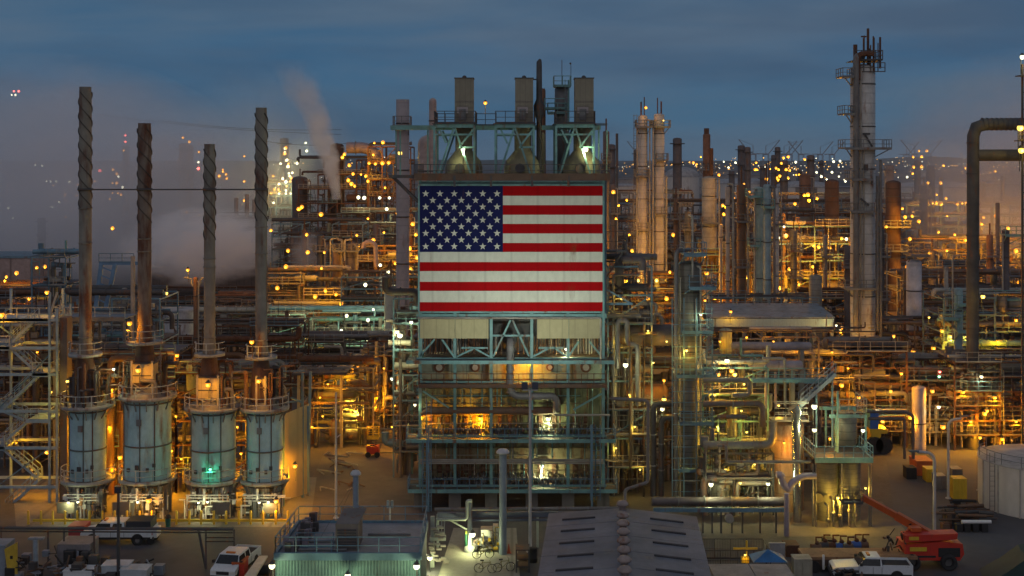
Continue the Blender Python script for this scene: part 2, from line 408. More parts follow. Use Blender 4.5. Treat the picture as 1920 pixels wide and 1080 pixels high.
# burner doors, sight ports
rd = random.Random(7)
for row, (p0, p1) in enumerate(((783, 803), (873, 897))):
    for i, px in enumerate((805, 822, 838, 873, 887, 905, 937, 957, 1014, 1040, 1080, 1100)):
        q = MB(); w = 4.2 + rd.random() * 2; q.bx(X0(px - w), X0(px + w), yb - .09, yb, Z0(p1), Z0(p0))
        q.m = 1; q.bx(X0(px - w + 1), X0(px + w - 1), yb - .15, yb - .09, Z0(p1 - 3), Z0(p0 + 3)); q.m = 2; q.cyl((X0(px), yb - .22, Z0((p0 + p1) / 2)), (X0(px), yb - .14, Z0((p0 + p1) / 2)), .16)
        q.build('burner_door', [browncase, rusty, pipeb], hb)
for px, r in ((822, .5), (890, .45), (1032, .35), (1100, .5)):
    q = MB(); z = Z0(693); q.cyl((X0(px), yb - .35, z), (X0(px), yb, z), r, None, 14); q.m = 1; q.cyl((X0(px), yb - .45, z), (X0(px), yb - .34, z), r * .6, None, 12); q.build('manhole', [rusty, pipew], hb)
q = MB(); q.bx(X0(904), X0(916), yb - .1, yb, Z0(716), Z0(680)); q.build('door', darkst, hb)
# vertical stiffeners on the casing
b = MB()
for px in range(796, 1130, 11):
    for p0, p1 in ((722, 768), (786, 818), (824, 850), (868, 911)):
        if rd.random() < .8: b.beam((X0(px + rd.uniform(-2, 2)), yb - .08, Z0(p0)), (X0(px), yb - .08, Z0(p1)), .09, .14)
for py in (735, 752, 830, 846): b.beam((XL, yb - .1, Z0(py)), (XR, yb - .1, Z0(py)), .12, .12)
b.build('casing_stiffeners', olive, hb)
# open tube floor: rows of bright upright tubes behind the frame
b = MB()
for i in range(64):
    px = 793 + i * 5.25
    if 918 < px < 1000 and i % 2: continue
    b.m = 0 if rd.random() < .25 else 1
    b.cyl((X0(px), D0 + 2.4 + .5 * (i % 2), Z0(672)), (X0(px), D0 + 2.4 + .5 * (i % 2), Z0(637)), .075, None, 6)
ob = b.build('tube_bank', [pipew, pipeb], hb); ob['kind'] = 'stuff'
b = MB(); b.bx(XL + .2, XR - .2, D0 + 4, D0 + 4.3, Z0(672), Z0(594)); b.build('tube_floor_backing', darkst, hb)
# white-tan wind panels under the flag
for a, c in ((788, 853), (853.8, 916), (1007, 1066), (1066.8, 1125)):
    q = MB(); q.bx(X0(a), X0(c), D0 - .22, D0 - .13, Z0(634), Z0(598)); q.build('wind_panel', tan, hb)
q = MB(); q.elbow([(X0(784), D0 - .25, Z0(595.5)), (X0(1126), D0 - .25, Z0(595.5)), (X0(1126), D0 - .25, Z0(690))], .09); q.build('header_pipe', pipew, hb)
# decks with railings
for py, ex0, ex1, m in ((718, 787, 1135, deckr), (674, 764, 1150, teal), (820, 764, 1152, teal), (913, 767, 1155, teal)):
    z = Z0(py); q = MB(); q.m = 1; q.bx(X0(ex0), X0(ex1), D0 - 1.3, D0 + 1.4, z - .05, z + .04); q.m = 0; q.bx(X0(ex0), X0(ex1), D0 - 1.42, D0 - 1.3, z - .2, z + .12)
    dk = q.build('deck', [m, deckm], hb)
    if py != 674:
        q = MB(); q.rail([(X0(ex0), D0 + 1, z), (X0(ex0), D0 - 1.3, z), (X0(ex1), D0 - 1.3, z), (X0(ex1), D0 + 1, z)], 1.05, 1.1, .06); q.build('railing', rusty if py == 718 else blue, dk)
# burner gear on the two low decks
b = MB()
for py in (820, 913):
    for i in range(70):
        x = XL + .3 + (XR - XL - .6) * i / 70 + rd.uniform(-.1, .1); z = Z0(py) + .1; b.m = rd.choice((0, 0, 1, 2))
        h = rd.uniform(.3, 1.0); b.elbow([(x, D0 + 1.3, z + h), (x, D0 + .3 + rd.random() * .6, z + h), (x + rd.uniform(-.25, .25), D0 + .3, z)], .05 + rd.random() * .05, 6, seg=2)
        if rd.random() < .5: b.ball((x, D0 + .3, z + rd.uniform(.3, .8)), .12 + .1 * rd.random(), 6, 4)
ob = b.build('burner_piping', [darkst, pipeg, pipeb], hb); ob['kind'] = 'stuff'
b = MB()
for py in (864, 866.5, 861): b.tube([(XL, D0 - .2 - .1 * (py % 3), Z0(py)), (XR, D0 - .2 - .1 * (py % 3), Z0(py))], .075, 6)
b.tube([(X0(1040), D0 - .9, Z0(774.5)), (X0(1142), D0 - .9, Z0(774.5))], .1, 6)
b.build('gas_header', pipew, hb)
# orange-lit round duct along the front, and the S-shaped transfer pipe
q = MB(); q.tube([(X0(789), D0 + .2, Z0(776)), (X0(800), D0 + .2, Z0(771)), (X0(1040), D0 + .2, Z0(771))], .36, 14); q.build('air_duct', pipeb, hb)
q = MB(); yy = D0 - .75
q.elbow([(X0(957), D0 + 3, Z0(637)), (X0(957), yy, Z0(637)), (X0(957), yy, Z0(740)), (X0(1043), yy, Z0(740)), (X0(1043), yy, Z0(768)), (X0(1043), D0 + 1.4, Z0(768))], .34, 14, br=.95, seg=6)
for py in range(648, 735, 7): q.flange((X0(957), yy, Z0(py)), (0, 0, 1), .38, 14)
q.build('transfer_pipe', pipeg, hb)
# ladders
for px, p0, p1 in ((799, 820, 950), (806, 745, 950), (1110, 790, 930), (1119, 790, 930)):
    q = MB(); q.ladder(X0(px), D0 - 1.5, Z0(p1), Z0(p0), .42, t=.07); q.build('ladder', blue, hb)
for px in (805.5, 1108):
    q = MB(); q.beam((X0(px), D0 - 1.45, 0), (X0(px), D0 - 1.45, Z0(790)), .16); q.build('front_post', blue, hb)
# concrete stub piers under the lowest deck
for x in cols:
    for y in (D0 + .2, D0 + 5, D0 + 10.4):
        q = MB(); q.bx(x - .55, x + .55, y - .5, y + .6, 0, 1.85); q.build('pier', concrete, hb)
q = MB()
for k in range(46):
    px = 792 + k * 7.4 + rd.uniform(-2, 2); p0, p1 = rd.choice(((722, 815), (786, 818), (822, 908), (868, 910), (724, 768), (824, 862))); q.m = rd.choice((0, 0, 1, 2)); X_ = X0(px)
    q.tube([(X_, D0 + .7, Z0(p1)), (X_, D0 + .7, Z0(p0)), (X_ + rd.uniform(-.5, .5), D0 + 1.3, Z0(p0))], rd.choice((.04, .05, .07)), 5)
for p in (728, 744, 758, 796, 806, 832, 842, 856, 884, 898): q.m = p % 3; q.tube([(X0(rd.uniform(789, 830)), D0 + .5, Z0(p)), (X0(rd.uniform(1000, 1130)), D0 + .5, Z0(p))], .04, 5)
ob = q.build('riser_piping', [teal, pipew, pipeb], hb); ob['kind'] = 'stuff'
# roof deck
zr = Z0(331); q = MB(); q.bx(X0(778), X0(1142), D0 - .9, D0 + 11.5, zr - .12, zr + .02); q.bx(X0(778), X0(1142), D0 - 1.02, D0 - .9, zr - .35, zr + .3); dk = q.build('roof_deck', deckr, hb)
q = MB(); q.rail([(X0(778), D0 + 11.4, zr), (X0(778), D0 - .9, zr), (X0(1142), D0 - .9, zr), (X0(1142), D0 + 11.4, zr)], 1.1, 1.5, .06); q.build('railing', darkst, dk)
q = MB()
for px in (853, 921, 997, 1065): q.beam((X0(px), D0 - .95, zr - .9), (X0(px), D0 - .95, zr + .1), .22)
q.beam((X0(733), D0 + 1, Z0(330)), (X0(784), D0, Z0(378)), .25); q.beam((X0(727), D0 + .6, zr), (X0(778), D0 + .6, zr), .2, .3); q.build('knee_brace', darkst, hb)
# side gallery left and right of the flag
q = MB()
for px, y in ((1136, D0 + .6), (1136, D0 + 6)): q.beam((X0(px), y, Z0(600)), (X0(px), y, Z0(330)), .2, .3)
q.build('side_column', blue, hb)
for z in (Z0(475),):
    q = MB(); q.bx(X0(1138), X0(1178), D0 + 2, D0 + 5, z - .08, z); q.beam((X0(1138), D0 + 2.5, z - 2.6), (X0(1172), D0 + 2.5, z - .1), .14); dk = q.build('side_platform', darkst, hb)
    q = MB(); q.rail([(X0(1140), D0 + 2, z), (X0(1178), D0 + 2, z), (X0(1178), D0 + 5, z)], 1.9, 1.2, .07); q.build('railing', darkst, dk)
for z in (Z0(572),):
    q = MB(); q.beam((X0(1136), D0 + 1, z), (X0(1188), D0 + 1, z), .18, .2); q.beam((X0(1140), D0 + 1, z + 1.3), (X0(1186), D0 + 1, z), .14); q.build('side_bracket', blue, hb)
# ------------------------------------------------------------------ roof frames with the three tan silencer boxes
for i, (xa, xb, ba, bb_, lbl) in enumerate(((814, 889, 852, 887, 'leftmost of three'), (929, 1001, 966, 1000, 'left of the black pipe'), (1043, 1114, 1079, 1114, 'rightmost of three'))):
    sb = thing('roof_duct_stack', 'tan box stack on a teal braced roof frame, ' + lbl, 'stack', (X0((xa + xb) / 2), D0 + 4, zr), 'box stacks on the heater roof')
    q = MB(); z1 = Z0(236); ya, yc = D0 + .4, D0 + 5.4
    for px in (xa, xb):
        for y in (ya, yc): q.beam((X0(px), y, zr + .02), (X0(px), y, z1), .2, .28)
    for y in (ya, yc):
        q.beam((X0(xa), y, z1), (X0(xb), y, z1), .2, .32); q.beam((X0(xa), y, Z0(252)), (X0(xb), y, Z0(252)), .12, .16)
        mx_ = (xa + xb) / 2
        for a in ((mx_ - 1, 240, xa + 7, 328), (mx_ + 1, 240, xb - 6, 328), (xb - 2, 243, mx_ + 12, 272), (xa + 10, 243, xa + 22, 268), (mx_ + 8, 276, xb, 276)): q.beam((X0(a[0]), y, Z0(a[1])), (X0(a[2]), y, Z0(a[3])), .17)
    for px in (xa, xb): q.beam((X0(px), ya, z1), (X0(px), yc, z1), .2, .3)
    q.build('frame', teal, sb)
    q = MB(); q.bx(X0(xa) - .2, X0(xb) + .2, ya - .3, yc + .3, z1 + .17, z1 + .25); dk = q.build('deck', deckm, sb)
    q = MB(); q.rail([(X0(xa), yc, z1 + .25), (X0(xa), ya - .2, z1 + .25), (X0(xb) + .1, ya - .2, z1 + .25), (X0(xb) + .1, yc, z1 + .25)], 1.1, .9, .06); q.build('railing', darkst, dk)
    q = MB(); q.bx(X0(ba), X0(bb_), ya + .3, ya + 2.4, z1 + .26, Z0(146)); q.build('box_stack', tanbox, sb)
    q = MB(); q.bx(X0(ba) - .06, X0(bb_) + .06, ya + .24, ya + 2.46, Z0(146), Z0(144.5)); q.ball((X0((ba + bb_) / 2), ya + 1.3, Z0(143.5)), .22); q.build('top_cap', darkst, sb)
    q = MB(); q.bx(X0(ba + 4), X0(bb_ - 10), ya + .22, ya + .3, Z0(212), Z0(200)); q.m = 1; q.bx(X0(ba + 8), X0(bb_ - 14), ya + .16, ya + .22, Z0(224), Z0(204)); q.build('access_panel', [purplegrey, greyst], sb)
    q = MB(); cx_ = X0((ba + bb_) / 2 - 2); q.lathe(cx_, ya + 2.5, [(1.75, zr + .03), (1.75, zr + .8), (1.6, zr + 1.4), (1.1, zr + 2.0), (.8, zr + 2.4), (.8, z1)], 20); q.build('breeching', mat('breeching_paint', (.24, .22, .14), .7, rust=.2), sb)
    q = MB(); q.cyl((cx_ - .3, ya + .3, zr + .75), (cx_ - .3, ya + .7, zr + .75), .45); q.build('manhole', darkst, sb)
# low catwalk linking the frames
cw = thing('roof_catwalk', 'teal catwalk beam joining the three roof frames and overhanging left', 'catwalk', (X0(930), D0 + 5, Z0(238)))
q = MB(); q.beam((X0(727), D0 + 3, Z0(238)), (X0(1130), D0 + 3, Z0(238)), 1.0, .42); q.build('walkway', teal, cw)
q = MB(); q.rail([(X0(889), D0 + 2.6, Z0(234)), (X0(929), D0 + 2.6, Z0(234))], 1.1, .9, .06); q.rail([(X0(812), D0 + 2.6, Z0(234)), (X0(853), D0 + 2.6, Z0(234))], 1.1, .9, .06); q.rail([(X0(1114), D0 + 2.6, Z0(234)), (X0(1142), D0 + 2.6, Z0(234))], .2, 2, .06); q.build('railing', darkst, cw)
for px in (737, 745, 798, 1127, 1143):
    q = MB(); q.beam((X0(px), D0 + 3.1, zr + .02 if px > 780 else zr - .1), (X0(px), D0 + 3.1, Z0(243)), .14); q.build('post', teal, cw)
# black roof pipe with flared collar
rp = thing('black_roof_pipe', 'black upright roof pipe with slanted tip and fat collar', 'vent pipe', (X0(1012), D0 + 3, zr))
q = MB(); x = X0(1012); y = D0 + 2.4
q.lathe(x, y, [(.26, zr + .03), (.26, Z0(222)), (.5, Z0(212)), (.52, Z0(196)), (.28, Z0(184)), (.26, Z0(121))], 16)
q.tube([(x, y, Z0(121.2)), (x, y, Z0(113)), (x + .1, y, Z0(107))], [.26, .25, .1], 16); q.build('shaft', darkst, rp)
q = MB(); q.tube([(X0(1001), y, Z0(146)), (x, y, Z0(146))], .06); q.build('brace', darkst, rp)
rp = thing('rusty_roof_stack', 'rust-orange slim stack behind the black roof pipe', 'stack', (X0(1021), D0 + 9, zr))
q = MB(); q.lathe(X0(1021), D0 + 9, [(.36, zr + .03), (.33, Z0(160)), (.25, Z0(156))], 16); q.build('shaft', orangecol, rp)
rp = thing('yellow_roof_duct', 'yellow-lit upright duct under the catwalk beside the black pipe', 'duct', (X0(1017), D0 + 7, zr))
q = MB(); q.lathe(X0(1017), D0 + 7, [(.42, zr + .03), (.42, Z0(250)), (.3, Z0(246))], 16); q.build('shaft', mat('duct_cream', (.42, .36, .18), .6, rust=.15), rp)
# roof tower with antenna masts
tw = thing('roof_tower', 'small teal-platformed vessel tower with antenna masts on the heater roof', 'tower', (X0(1062), D0 + 9, zr))
q = MB(); q.vessel(X0(1061), D0 + 9, zr + .03, Z0(152), .72, 18); q.build('vessel', greyst, tw)
for py, a, c in ((152, 1044, 1078), (197, 1025, 1066), (206, 1032, 1070)):
    z = Z0(py); q = MB(); q.bx(X0(a), X0(c), D0 + 7.6, D0 + 10, z - .1, z); dk = q.build('platform', teal, tw)
    q = MB(); q.rail([(X0(a), D0 + 10, z), (X0(a), D0 + 7.6, z), (X0(c), D0 + 7.6, z), (X0(c), D0 + 10, z)], .95, .8, .07); q.build('railing', teal, dk)
q = MB(); q.beam((X0(1060), D0 + 8, Z0(152)), (X0(1060), D0 + 8, Z0(100)), .06); q.beam((X0(1078), D0 + 8, Z0(150)), (X0(1078), D0 + 8, Z0(107)), .05); q.ball((X0(1077), D0 + 8, Z0(107)), .1); q.build('antenna_mast', darkst, tw)
q = MB(); q.ladder(X0(1070), D0 + 7.5, zr + .05, Z0(140), .4, t=.06); q.beam((X0(1073), D0 + 8, zr + .05), (X0(1073), D0 + 8, Z0(140)), .12); q.build('ladder', teal, tw)
# ------------------------------------------------------------------ the flag
fl = thing('flag', 'huge painted American flag panel bolted to the heater building', 'flag', (X0(959), D0 - .3, Z0(465)))
fx0, fx1, ft, fb = X0(787.5), X0(1129.5), Z0(348.5), Z0(583)
fw, fh = fx1 - fx0, ft - fb; yf = D0 - .16
def flagmat(nm, c):
    m = mat(nm, c, .8, var=.06, rust=.04, scale=.25, vb=2.4, bcol=.80); m.node_tree.nodes['Principled BSDF'].inputs['Specular IOR Level'].default_value = .08; return m
fr, fwh, fbl = flagmat('flag_red', (.40, .003, .006)), flagmat('flag_white', (.68, .70, .60)), flagmat('flag_blue', (.012, .016, .085))
edges = [348.5, 367, 384.5, 402.5, 419.5, 437.5, 455.2, 472, 491, 508, 528, 545, 566, 583]
q = MB()
for i in range(13):
    q.m = i % 2
    a = X0(943) if i < 7 else fx0
    q.bx(a, fx1, yf - .06, yf, Z0(edges[i + 1]), Z0(edges[i]))
q.build('stripes', [fr, fwh], fl)
q = MB(); q.bx(fx0, X0(942.95), yf - .07, yf, Z0(472), ft); cn = q.build('canton', fbl, fl)
q = MB()
for r_ in range(9):
    for c_ in range(6 if r_ % 2 == 0 else 5):
        cx_ = 798.5 + c_ * 26.7 + (13.3 if r_ % 2 else 0); cz = 363 + r_ * 12.35; rr = 7.0
        pts = []
        for k in range(10):
            a = R(90 + 36 * k); q_ = rr if k % 2 == 0 else rr * .40
            pts.append((X0(cx_ + q_ * math.cos(a)), yf - .09, Z0(cz - q_ * math.sin(a))))
        q.poly(list(reversed(pts)), .012, (0, 1, 0))
q.build('stars', fwh, cn)
q = MB()
for a, c in (((fx0 - .09, ft + .09), (fx1 + .09, ft + .09)), ((fx0 - .09, fb - .09), (fx1 + .09, fb - .09)), ((fx0 - .09, ft + .02), (fx0 - .09, fb - .02)), ((fx1 + .09, ft + .02), (fx1 + .09, fb - .02))):
    q.beam((a[0], yf, a[1]), (c[0], yf, c[1]), .16)
q.build('frame', teal, fl)
# ================================================================== four round furnaces with stacks (left)
def FU(px, wpx, D, ytop, ylow, rtop, sx, sw, stop_, sbase, label, bx=None, rusty_stack=False):
    r = M(wpx / 2, D - 2); x = PX(px, D); y = D
    t = thing('round_furnace', label, 'furnace', (x, y, 0), 'round furnaces in a row')
    zt, zl = PZ(ytop, D - r), PZ(ylow, D - r)
    q = MB(); q.lathe(x, y, [(r, zl + .05), (r, zt - .15)], 40); 
    sh = q.build('shell', paleblue, t)
    q = MB()
    for f in (.0, .42, .93): z = zl + (zt - zl) * f; q.lathe(x, y, [(r + .005, z - .06), (r + .09, z - .06), (r + .09, z + .06), (r + .005, z + .06)], 40)
    q.build('stiffener_ring', mat('dull_shell', (.09, .11, .11), .7, rust=.35), sh)
    q = MB()
    for a in (R(-98 + int(px) % 17), R(-58), R(-150), R(60), R(120)):
        q.beam((x + (r + .03) * math.cos(a), y + (r + .03) * math.sin(a), zl), (x + (r + .03) * math.cos(a), y + (r + .03) * math.sin(a), zt), .09)
    q.build('shell_rib', mat('dull_shell', (.14, .18, .18)), sh)
    for a, z, s in ((-100, .18, .3), (-75, .15, .25), (-125, .14, .25), (-95, .72, .42), (-60, .2, .25)):
        a = R(a); zz = zl + (zt - zl) * z; c = Vector((x + r * math.cos(a), y + r * math.sin(a), zz)); d = Vector((math.cos(a), math.sin(a), 0))
        q = MB(); q.obx(c + d * .05, s, .2, s * 1.3, Matrix.Rotation(a + R(90), 3, 'Z')); q.build('peep_door', darkst if z < .5 else greyst, t)
    rt = M(rtop / 2, D - 2)
    # platforms
    for z, rr, nm in ((zt, rt, 'upper_platform'), (zl, rt * 1.0, 'lower_platform')):
        q = MB(); q.lathe(x, y, [(r * .5 if nm[0] == 'u' else r - .05, z - .06), (rr, z - .06), (rr, z + .02), (r * .5 if nm[0] == 'u' else r - .05, z + .02)], 40, closed=True)
        q.lathe(x, y, [(rr, z - .2), (rr + .07, z - .2), (rr + .07, z + .12), (rr, z + .12)], 40, closed=True); pf = q.build(nm, mat('platform_steel', (.26, .28, .29), .6, rust=.3), t)
        q = MB(); q.ringrail(x, y, rr, z, R(-200), R(20), 26, 1.1, .06); q.build('railing', mat('rail_paint', (.36, .40, .41), .6, rust=.2), pf)
        q = MB()
        for k in range(14):
            a = R(k * 360 / 14); q.beam((x + r * math.cos(a), y + r * math.sin(a), z - 1.1), (x + rr * math.cos(a), y + rr * math.sin(a), z - .1), .09)
        q.build('platform_bracket', greyst, pf)
    q = MB(); q.lathe(x, y, [(r * .99, zt - .2), (r * .99, zt), (r * .55, zt + .45), (r * .42, zt + 1.0)], 28); q.build('roof_cone', greyst, t)
    # floor, legs, burners
    q = MB(); q.lathe(x, y, [(.05, zl - .5), (r * 1.0, zl - .5), (r * 1.0, zl), (.05, zl)], 32); q.build('floor_plate', darkst, t)
    for k in range(8):
        a = R(k * 45 + 22.5); q = MB(); q.beam((x + r * .95 * math.cos(a), y + r * .95 * math.sin(a), 0), (x + r * .95 * math.cos(a), y + r * .95 * math.sin(a), zl - .5), .28); q.build('leg', greyst, t)
    rr_ = random.Random(int(px))
    q = MB()
    for k in range(16):
        a = rr_.uniform(0, 6.28); d = rr_.uniform(.2, .85) * r; q.m = rr_.choice((0, 1, 2)); X, Y = x + d * math.cos(a), y + d * math.sin(a)
        q.cyl((X, Y, zl - 1.1), (X, Y, zl - .45), .24, None, 8); q.tube([(X, Y, zl - 1.0), (X, Y - .2, zl - 1.6), (X + .2, Y - .5, .3)], .05, 5)
    for k in range(40):
        X = x + rr_.uniform(-r, r) * 1.1; Y = y - r * rr_.uniform(.3, 1.0); q.m = rr_.choice((0, 1, 2, 2)); z = rr_.uniform(.3, zl - 1)
        if rr_.random() < .5: q.tube([(X, Y, 0), (X, Y, z), (X + rr_.uniform(-1, 1), Y, z)], .04 + .05 * rr_.random(), 5)
        else: q.bx(X - .15, X + .15, Y - .12, Y + .12, z, z + rr_.uniform(.2, .6))
    ob = q.build('burner_gear', [pipew, piped, white], t); ob['kind'] = 'stuff'
    q = MB(); z = zl - 1.25
    for dy, dz in ((-.2, 0), (-.35, .28), (-.1, -.3)): q.tube([(x - r * .95, y - r + dy, z + dz), (x + r * .95, y - r + dy, z + dz)], .055, 7)
    q.tube([(x - .3, y - r - .2, z - .3), (x - .3, y - r - .2, z + .8)], .12, 8); q.build('fuel_header', white, t)
    q = MB(); X = x + (-1 if int(px) % 2 else 1) * r * .7; q.bx(X - .75, X + .75, y - r - 1.1, y - r - .85, .75, zl - 1.45); q.build('control_panel', mat('panel_grey', (.16, .15, .13), .6), t)
    # the stack
    sz0, sz1 = PZ(sbase, D), PZ(stop_, D); sr = M(sw / 2, D); X = PX(sx, D)
    q = MB(); q.lathe(X, y, [(sr * 1.25, sz0), (sr * 1.2, sz0 + .5), (sr, sz0 + 1.6), (sr, sz1 - 1.2), (sr * .93, sz1 - .1), (sr * .98, sz1), (sr * .8, sz1), (sr * .8, sz1 - 1)], 24); st = q.build('smokestack', stackr if rusty_stack else stackm, t)
    q = MB()
    for z in (sz0 + 1.7, sz1 - 8 - (sz1 - sz0) * .12, sz0 + (sz1 - sz0) * .42): q.lathe(X, y, [(sr, z - .05), (sr + .06, z - .05), (sr + .06, z + .05), (sr, z + .05)], 24)
    q.build('stack_flange', stackm, st)
    zb = sz1 - (sz1 - sz0) * .45; ph = 4.2
    for s in range(3):
        q = MB(); ps = []
        for k in range(150):
            z = zb + (sz1 - .5 - zb) * k / 149; a = s * 2.0944 - (z - zb) / 3.9 * 6.2832
            ps.append((math.cos(a), math.sin(a), z))
        vs = []
        for c_, s_, z in ps: vs += [(X + c_ * sr * .97, y + s_ * sr * .97, z - .05), (X + c_ * (sr + .085), y + s_ * (sr + .085), z - .03), (X + c_ * (sr + .085), y + s_ * (sr + .085), z + .03), (X + c_ * sr * .97, y + s_ * sr * .97, z + .05)]
        q.add(vs, [(4 * k + i, 4 * k + 4 + i, 4 * k + 4 + (i + 1) % 4, 4 * k + (i + 1) % 4) for k in range(149) for i in range(4)]); q.build('strake', mat('strake_shade', (.06, .05, .045), .85), st)  # dark strake colour stands for the shadow lines along the fins
    # collar platform round the stack foot and gear between roof and stack
    z = sz0 + .2; pr = sr * 2.6
    q = MB(); q.lathe(X, y, [(sr * 1.1, z - .06), (pr, z - .06), (pr, z + .05), (sr * 1.1, z + .05)], 28, closed=True); q.lathe(X, y, [(pr, z - .15), (pr + .05, z - .15), (pr + .05, z + .12), (pr, z + .12)], 28, closed=True); pf = q.build('stack_platform', mat('platform_steel', (.26, .28, .29)), t)
    q = MB(); q.ringrail(X, y, pr, z, R(-190), R(10), 16, 1.1, .06); q.build('railing', mat('rail_paint', (.36, .40, .41)), pf)
    q = MB(); zc = zt + .9; q.lathe(X, y, [(sr * 1.9, zc), (sr * 1.7, zc + (sz0 - zc) * .5), (sr * 1.25, sz0)], 20); q.build('breeching', darkrust, t)
    q = MB()
    for k in range(34):
        a = rr_.uniform(0, 6.28); d = rr_.uniform(sr * 1.6, rt * .85); X1, Y1 = x + d * math.cos(a), y + d * math.sin(a)
        if bx and Y1 < y - r * .1 and PX(bx[0] - 6, y) < X1 < PX(bx[1] + 6, y): Y1 = y + abs(Y1 - y)
        q.m = rr_.choice((0, 1, 2, 3)); z1 = zt + rr_.uniform(.6, max(1, (sz0 - zt) * .9)); r1 = rr_.choice((.06, .08, .1, .18))
        q.elbow([(X1, Y1, zt), (X1, Y1, z1), (X1 + rr_.uniform(-1.5, 1.5), Y1 + rr_.uniform(-.6, .6), z1)], r1, 6, seg=2)
        if rr_.random() < .4 and Y1 > y: q.ball((X1, Y1, zt + rr_.uniform(.3, 1.5)), .25, 7, 5)
    ob = q.build('roof_piping', [piped, pipeb, pipeg, rusty], t); ob['kind'] = 'stuff'
    if bx:
        a, c, p0, p1, legs = bx; q = MB(); yb = y - r * .55
        q.bx(PX(a, yb), PX(c, yb), yb, yb + 1.5, PZ(p1, yb), PZ(p0, yb)); q.m = 1; q.bx(PX(a, yb) - .05, PX(c, yb) + .05, yb - .05, yb + 1.55, PZ(p0, yb), PZ(p0, yb) + .12); q.bx(PX(a, yb), PX(c, yb), yb - .03, yb, PZ((p0 + p1) / 2 + 4, yb) - .05, PZ((p0 + p1) / 2 + 4, yb) + .05)
        bxo = q.build('analyser_box', [mat('buff_casing', (.45, .38, .22), .75, rust=.1, vb=.8, bcol=.7), darkst], t)
        q = MB()
        for X1 in (PX(a, yb) + .1, PX(c, yb) - .1):
            q.beam((X1, yb - .05, zt), (X1, yb - .05, PZ(p0, yb) + .3), .16)
        if legs: q.beam((PX(a, yb) + .1, yb, zt + .1), (PX(c, yb) - .1, yb, PZ(p1, yb)), .08); q.beam((PX(c, yb) - .1, yb, zt + .1), (PX(a, yb) + .1, yb, PZ(p1, yb)), .08)
        q.build('box_frame', pipew, bxo)
    return t
FU(165, 67, 115, 765, 905, 98, 160, 23, 163, 668, 'first round furnace beside the stair tower, under the tallest spiral stack', None)
FU(277, 88, 115, 749, 905, 106, 271, 25, 231, 645, 'widest round furnace, its platform set highest, under the rust-brown stack', (245, 288, 683, 718, True), True)
FU(400, 84, 115, 770, 906, 106, 393, 21, 270, 668, 'round furnace with a green light on its shell under the shortest stack', (368, 411, 709, 747, True))
FU(496, 68, 115, 770, 906, 90, 490, 22, 202, 673, 'last round furnace, beside the tall amber-lit wall', (479, 500, 711, 745, False))
# straight wire strung between the four stacks
tb = thing('stack_tie_pipe', 'thin dark pipe strung level between the four stacks', 'pipe', (PX(325, 115), 115 - .6, PZ(355, 115)))
q = MB(); q.cyl((PX(150, 115), 115 - .62, PZ(355, 115)), (PX(500, 115), 115 - .62, PZ(355, 115)), .07, None, 6); q.build('tube', darkst, tb)
q = MB()
for sx, w in ((160, 24), (271, 25), (393, 21), (490, 22)): q.lathe(PX(sx, 115), 115, [(M(w / 2, 115) + .02, PZ(355, 115) - .1), (M(w / 2, 115) + .1, PZ(355, 115) - .1), (M(w / 2, 115) + .1, PZ(355, 115) + .1), (M(w / 2, 115) + .02, PZ(355, 115) + .1)], 18)
q.build('clamp', darkst, tb)
# big buff wall panel right of the furnaces
wp = thing('buff_screen_wall', 'tall buff panel wall lit amber beside the last furnace', 'wall', (PX(556, 119), 119, 0))
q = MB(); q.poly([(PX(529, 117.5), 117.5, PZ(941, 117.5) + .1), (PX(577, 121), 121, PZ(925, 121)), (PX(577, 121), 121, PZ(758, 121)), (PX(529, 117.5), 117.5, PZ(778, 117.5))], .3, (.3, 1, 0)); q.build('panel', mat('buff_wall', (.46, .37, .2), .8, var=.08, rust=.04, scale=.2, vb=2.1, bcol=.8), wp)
q = MB()
for px, y in ((531, 117.4), (577.5, 120.9), (567, 120.3)): q.beam((PX(px, y), y + .1, 0), (PX(px, y), y + .1, PZ(700 if px == 567 else 762, y)), .22)
q.beam((PX(577, 121), 121, 0), (PX(579, 121), 122, PZ(700, 121)), .24); q.build('post', blue, wp)
q = MB(); q.beam((PX(515, 118), 118, PZ(697, 118)), (PX(570, 120), 120, PZ(695, 120)), .12); q.beam((PX(553, 119), 117, PZ(738, 119)), (PX(569, 119), 118.5, PZ(753, 119)), .16); q.beam((PX(520, 118), 117, PZ(753, 118)), (PX(569, 119), 118.5, PZ(753, 118)), .14); q.build('top_frame', blue, wp)
# ------------------------------------------------------------------ stair tower
t = thing('stair_tower', 'blue-grey steel zigzag stair tower at the left edge', 'stair tower', (PX(60, 120), 121, 0))
yA, yB = 118.5, 122.0
q = MB()
for px, p0 in ((5, 545), (104, 545), (118, 545)):
    for y in (yA, yB): q.beam((PX(px, 120), y, 0), (PX(px, 120), y, PZ(p0 + (30 if px == 118 else 0), 120)), .2)
lv = (596, 648, 697, 765, 833, 905)
for p in lv:
    for y in (yA, yB): q.beam((PX(-30, 120), y, PZ(p, 120)), (PX(118, 120), y, PZ(p, 120)), .16, .26)
q.build('frame', mat('stair_blue_paint', (.24, .34, .43), .6, rust=.12), t)
def land(x0, x1, p, yy0=yA, yy1=yB):
    z = PZ(p, 120); q = MB(); q.bx(PX(x0, 120), PX(x1, 120), yy0, yy1, z - .07, z + .02); q.bx(PX(x0, 120), PX(x1, 120), yy0 - .08, yy0, z - .22, z + .14); l_ = q.build('landing', mat('stair_blue_paint', (.24, .34, .43)), t)
    q = MB(); q.rail([(PX(x0, 120), yy0, z), (PX(x1, 120), yy0, z), (PX(x1, 120), yy1, z)], 1.1, 1.1, .06); q.build('railing', mat('rail_paint', (.36, .40, .41)), l_)
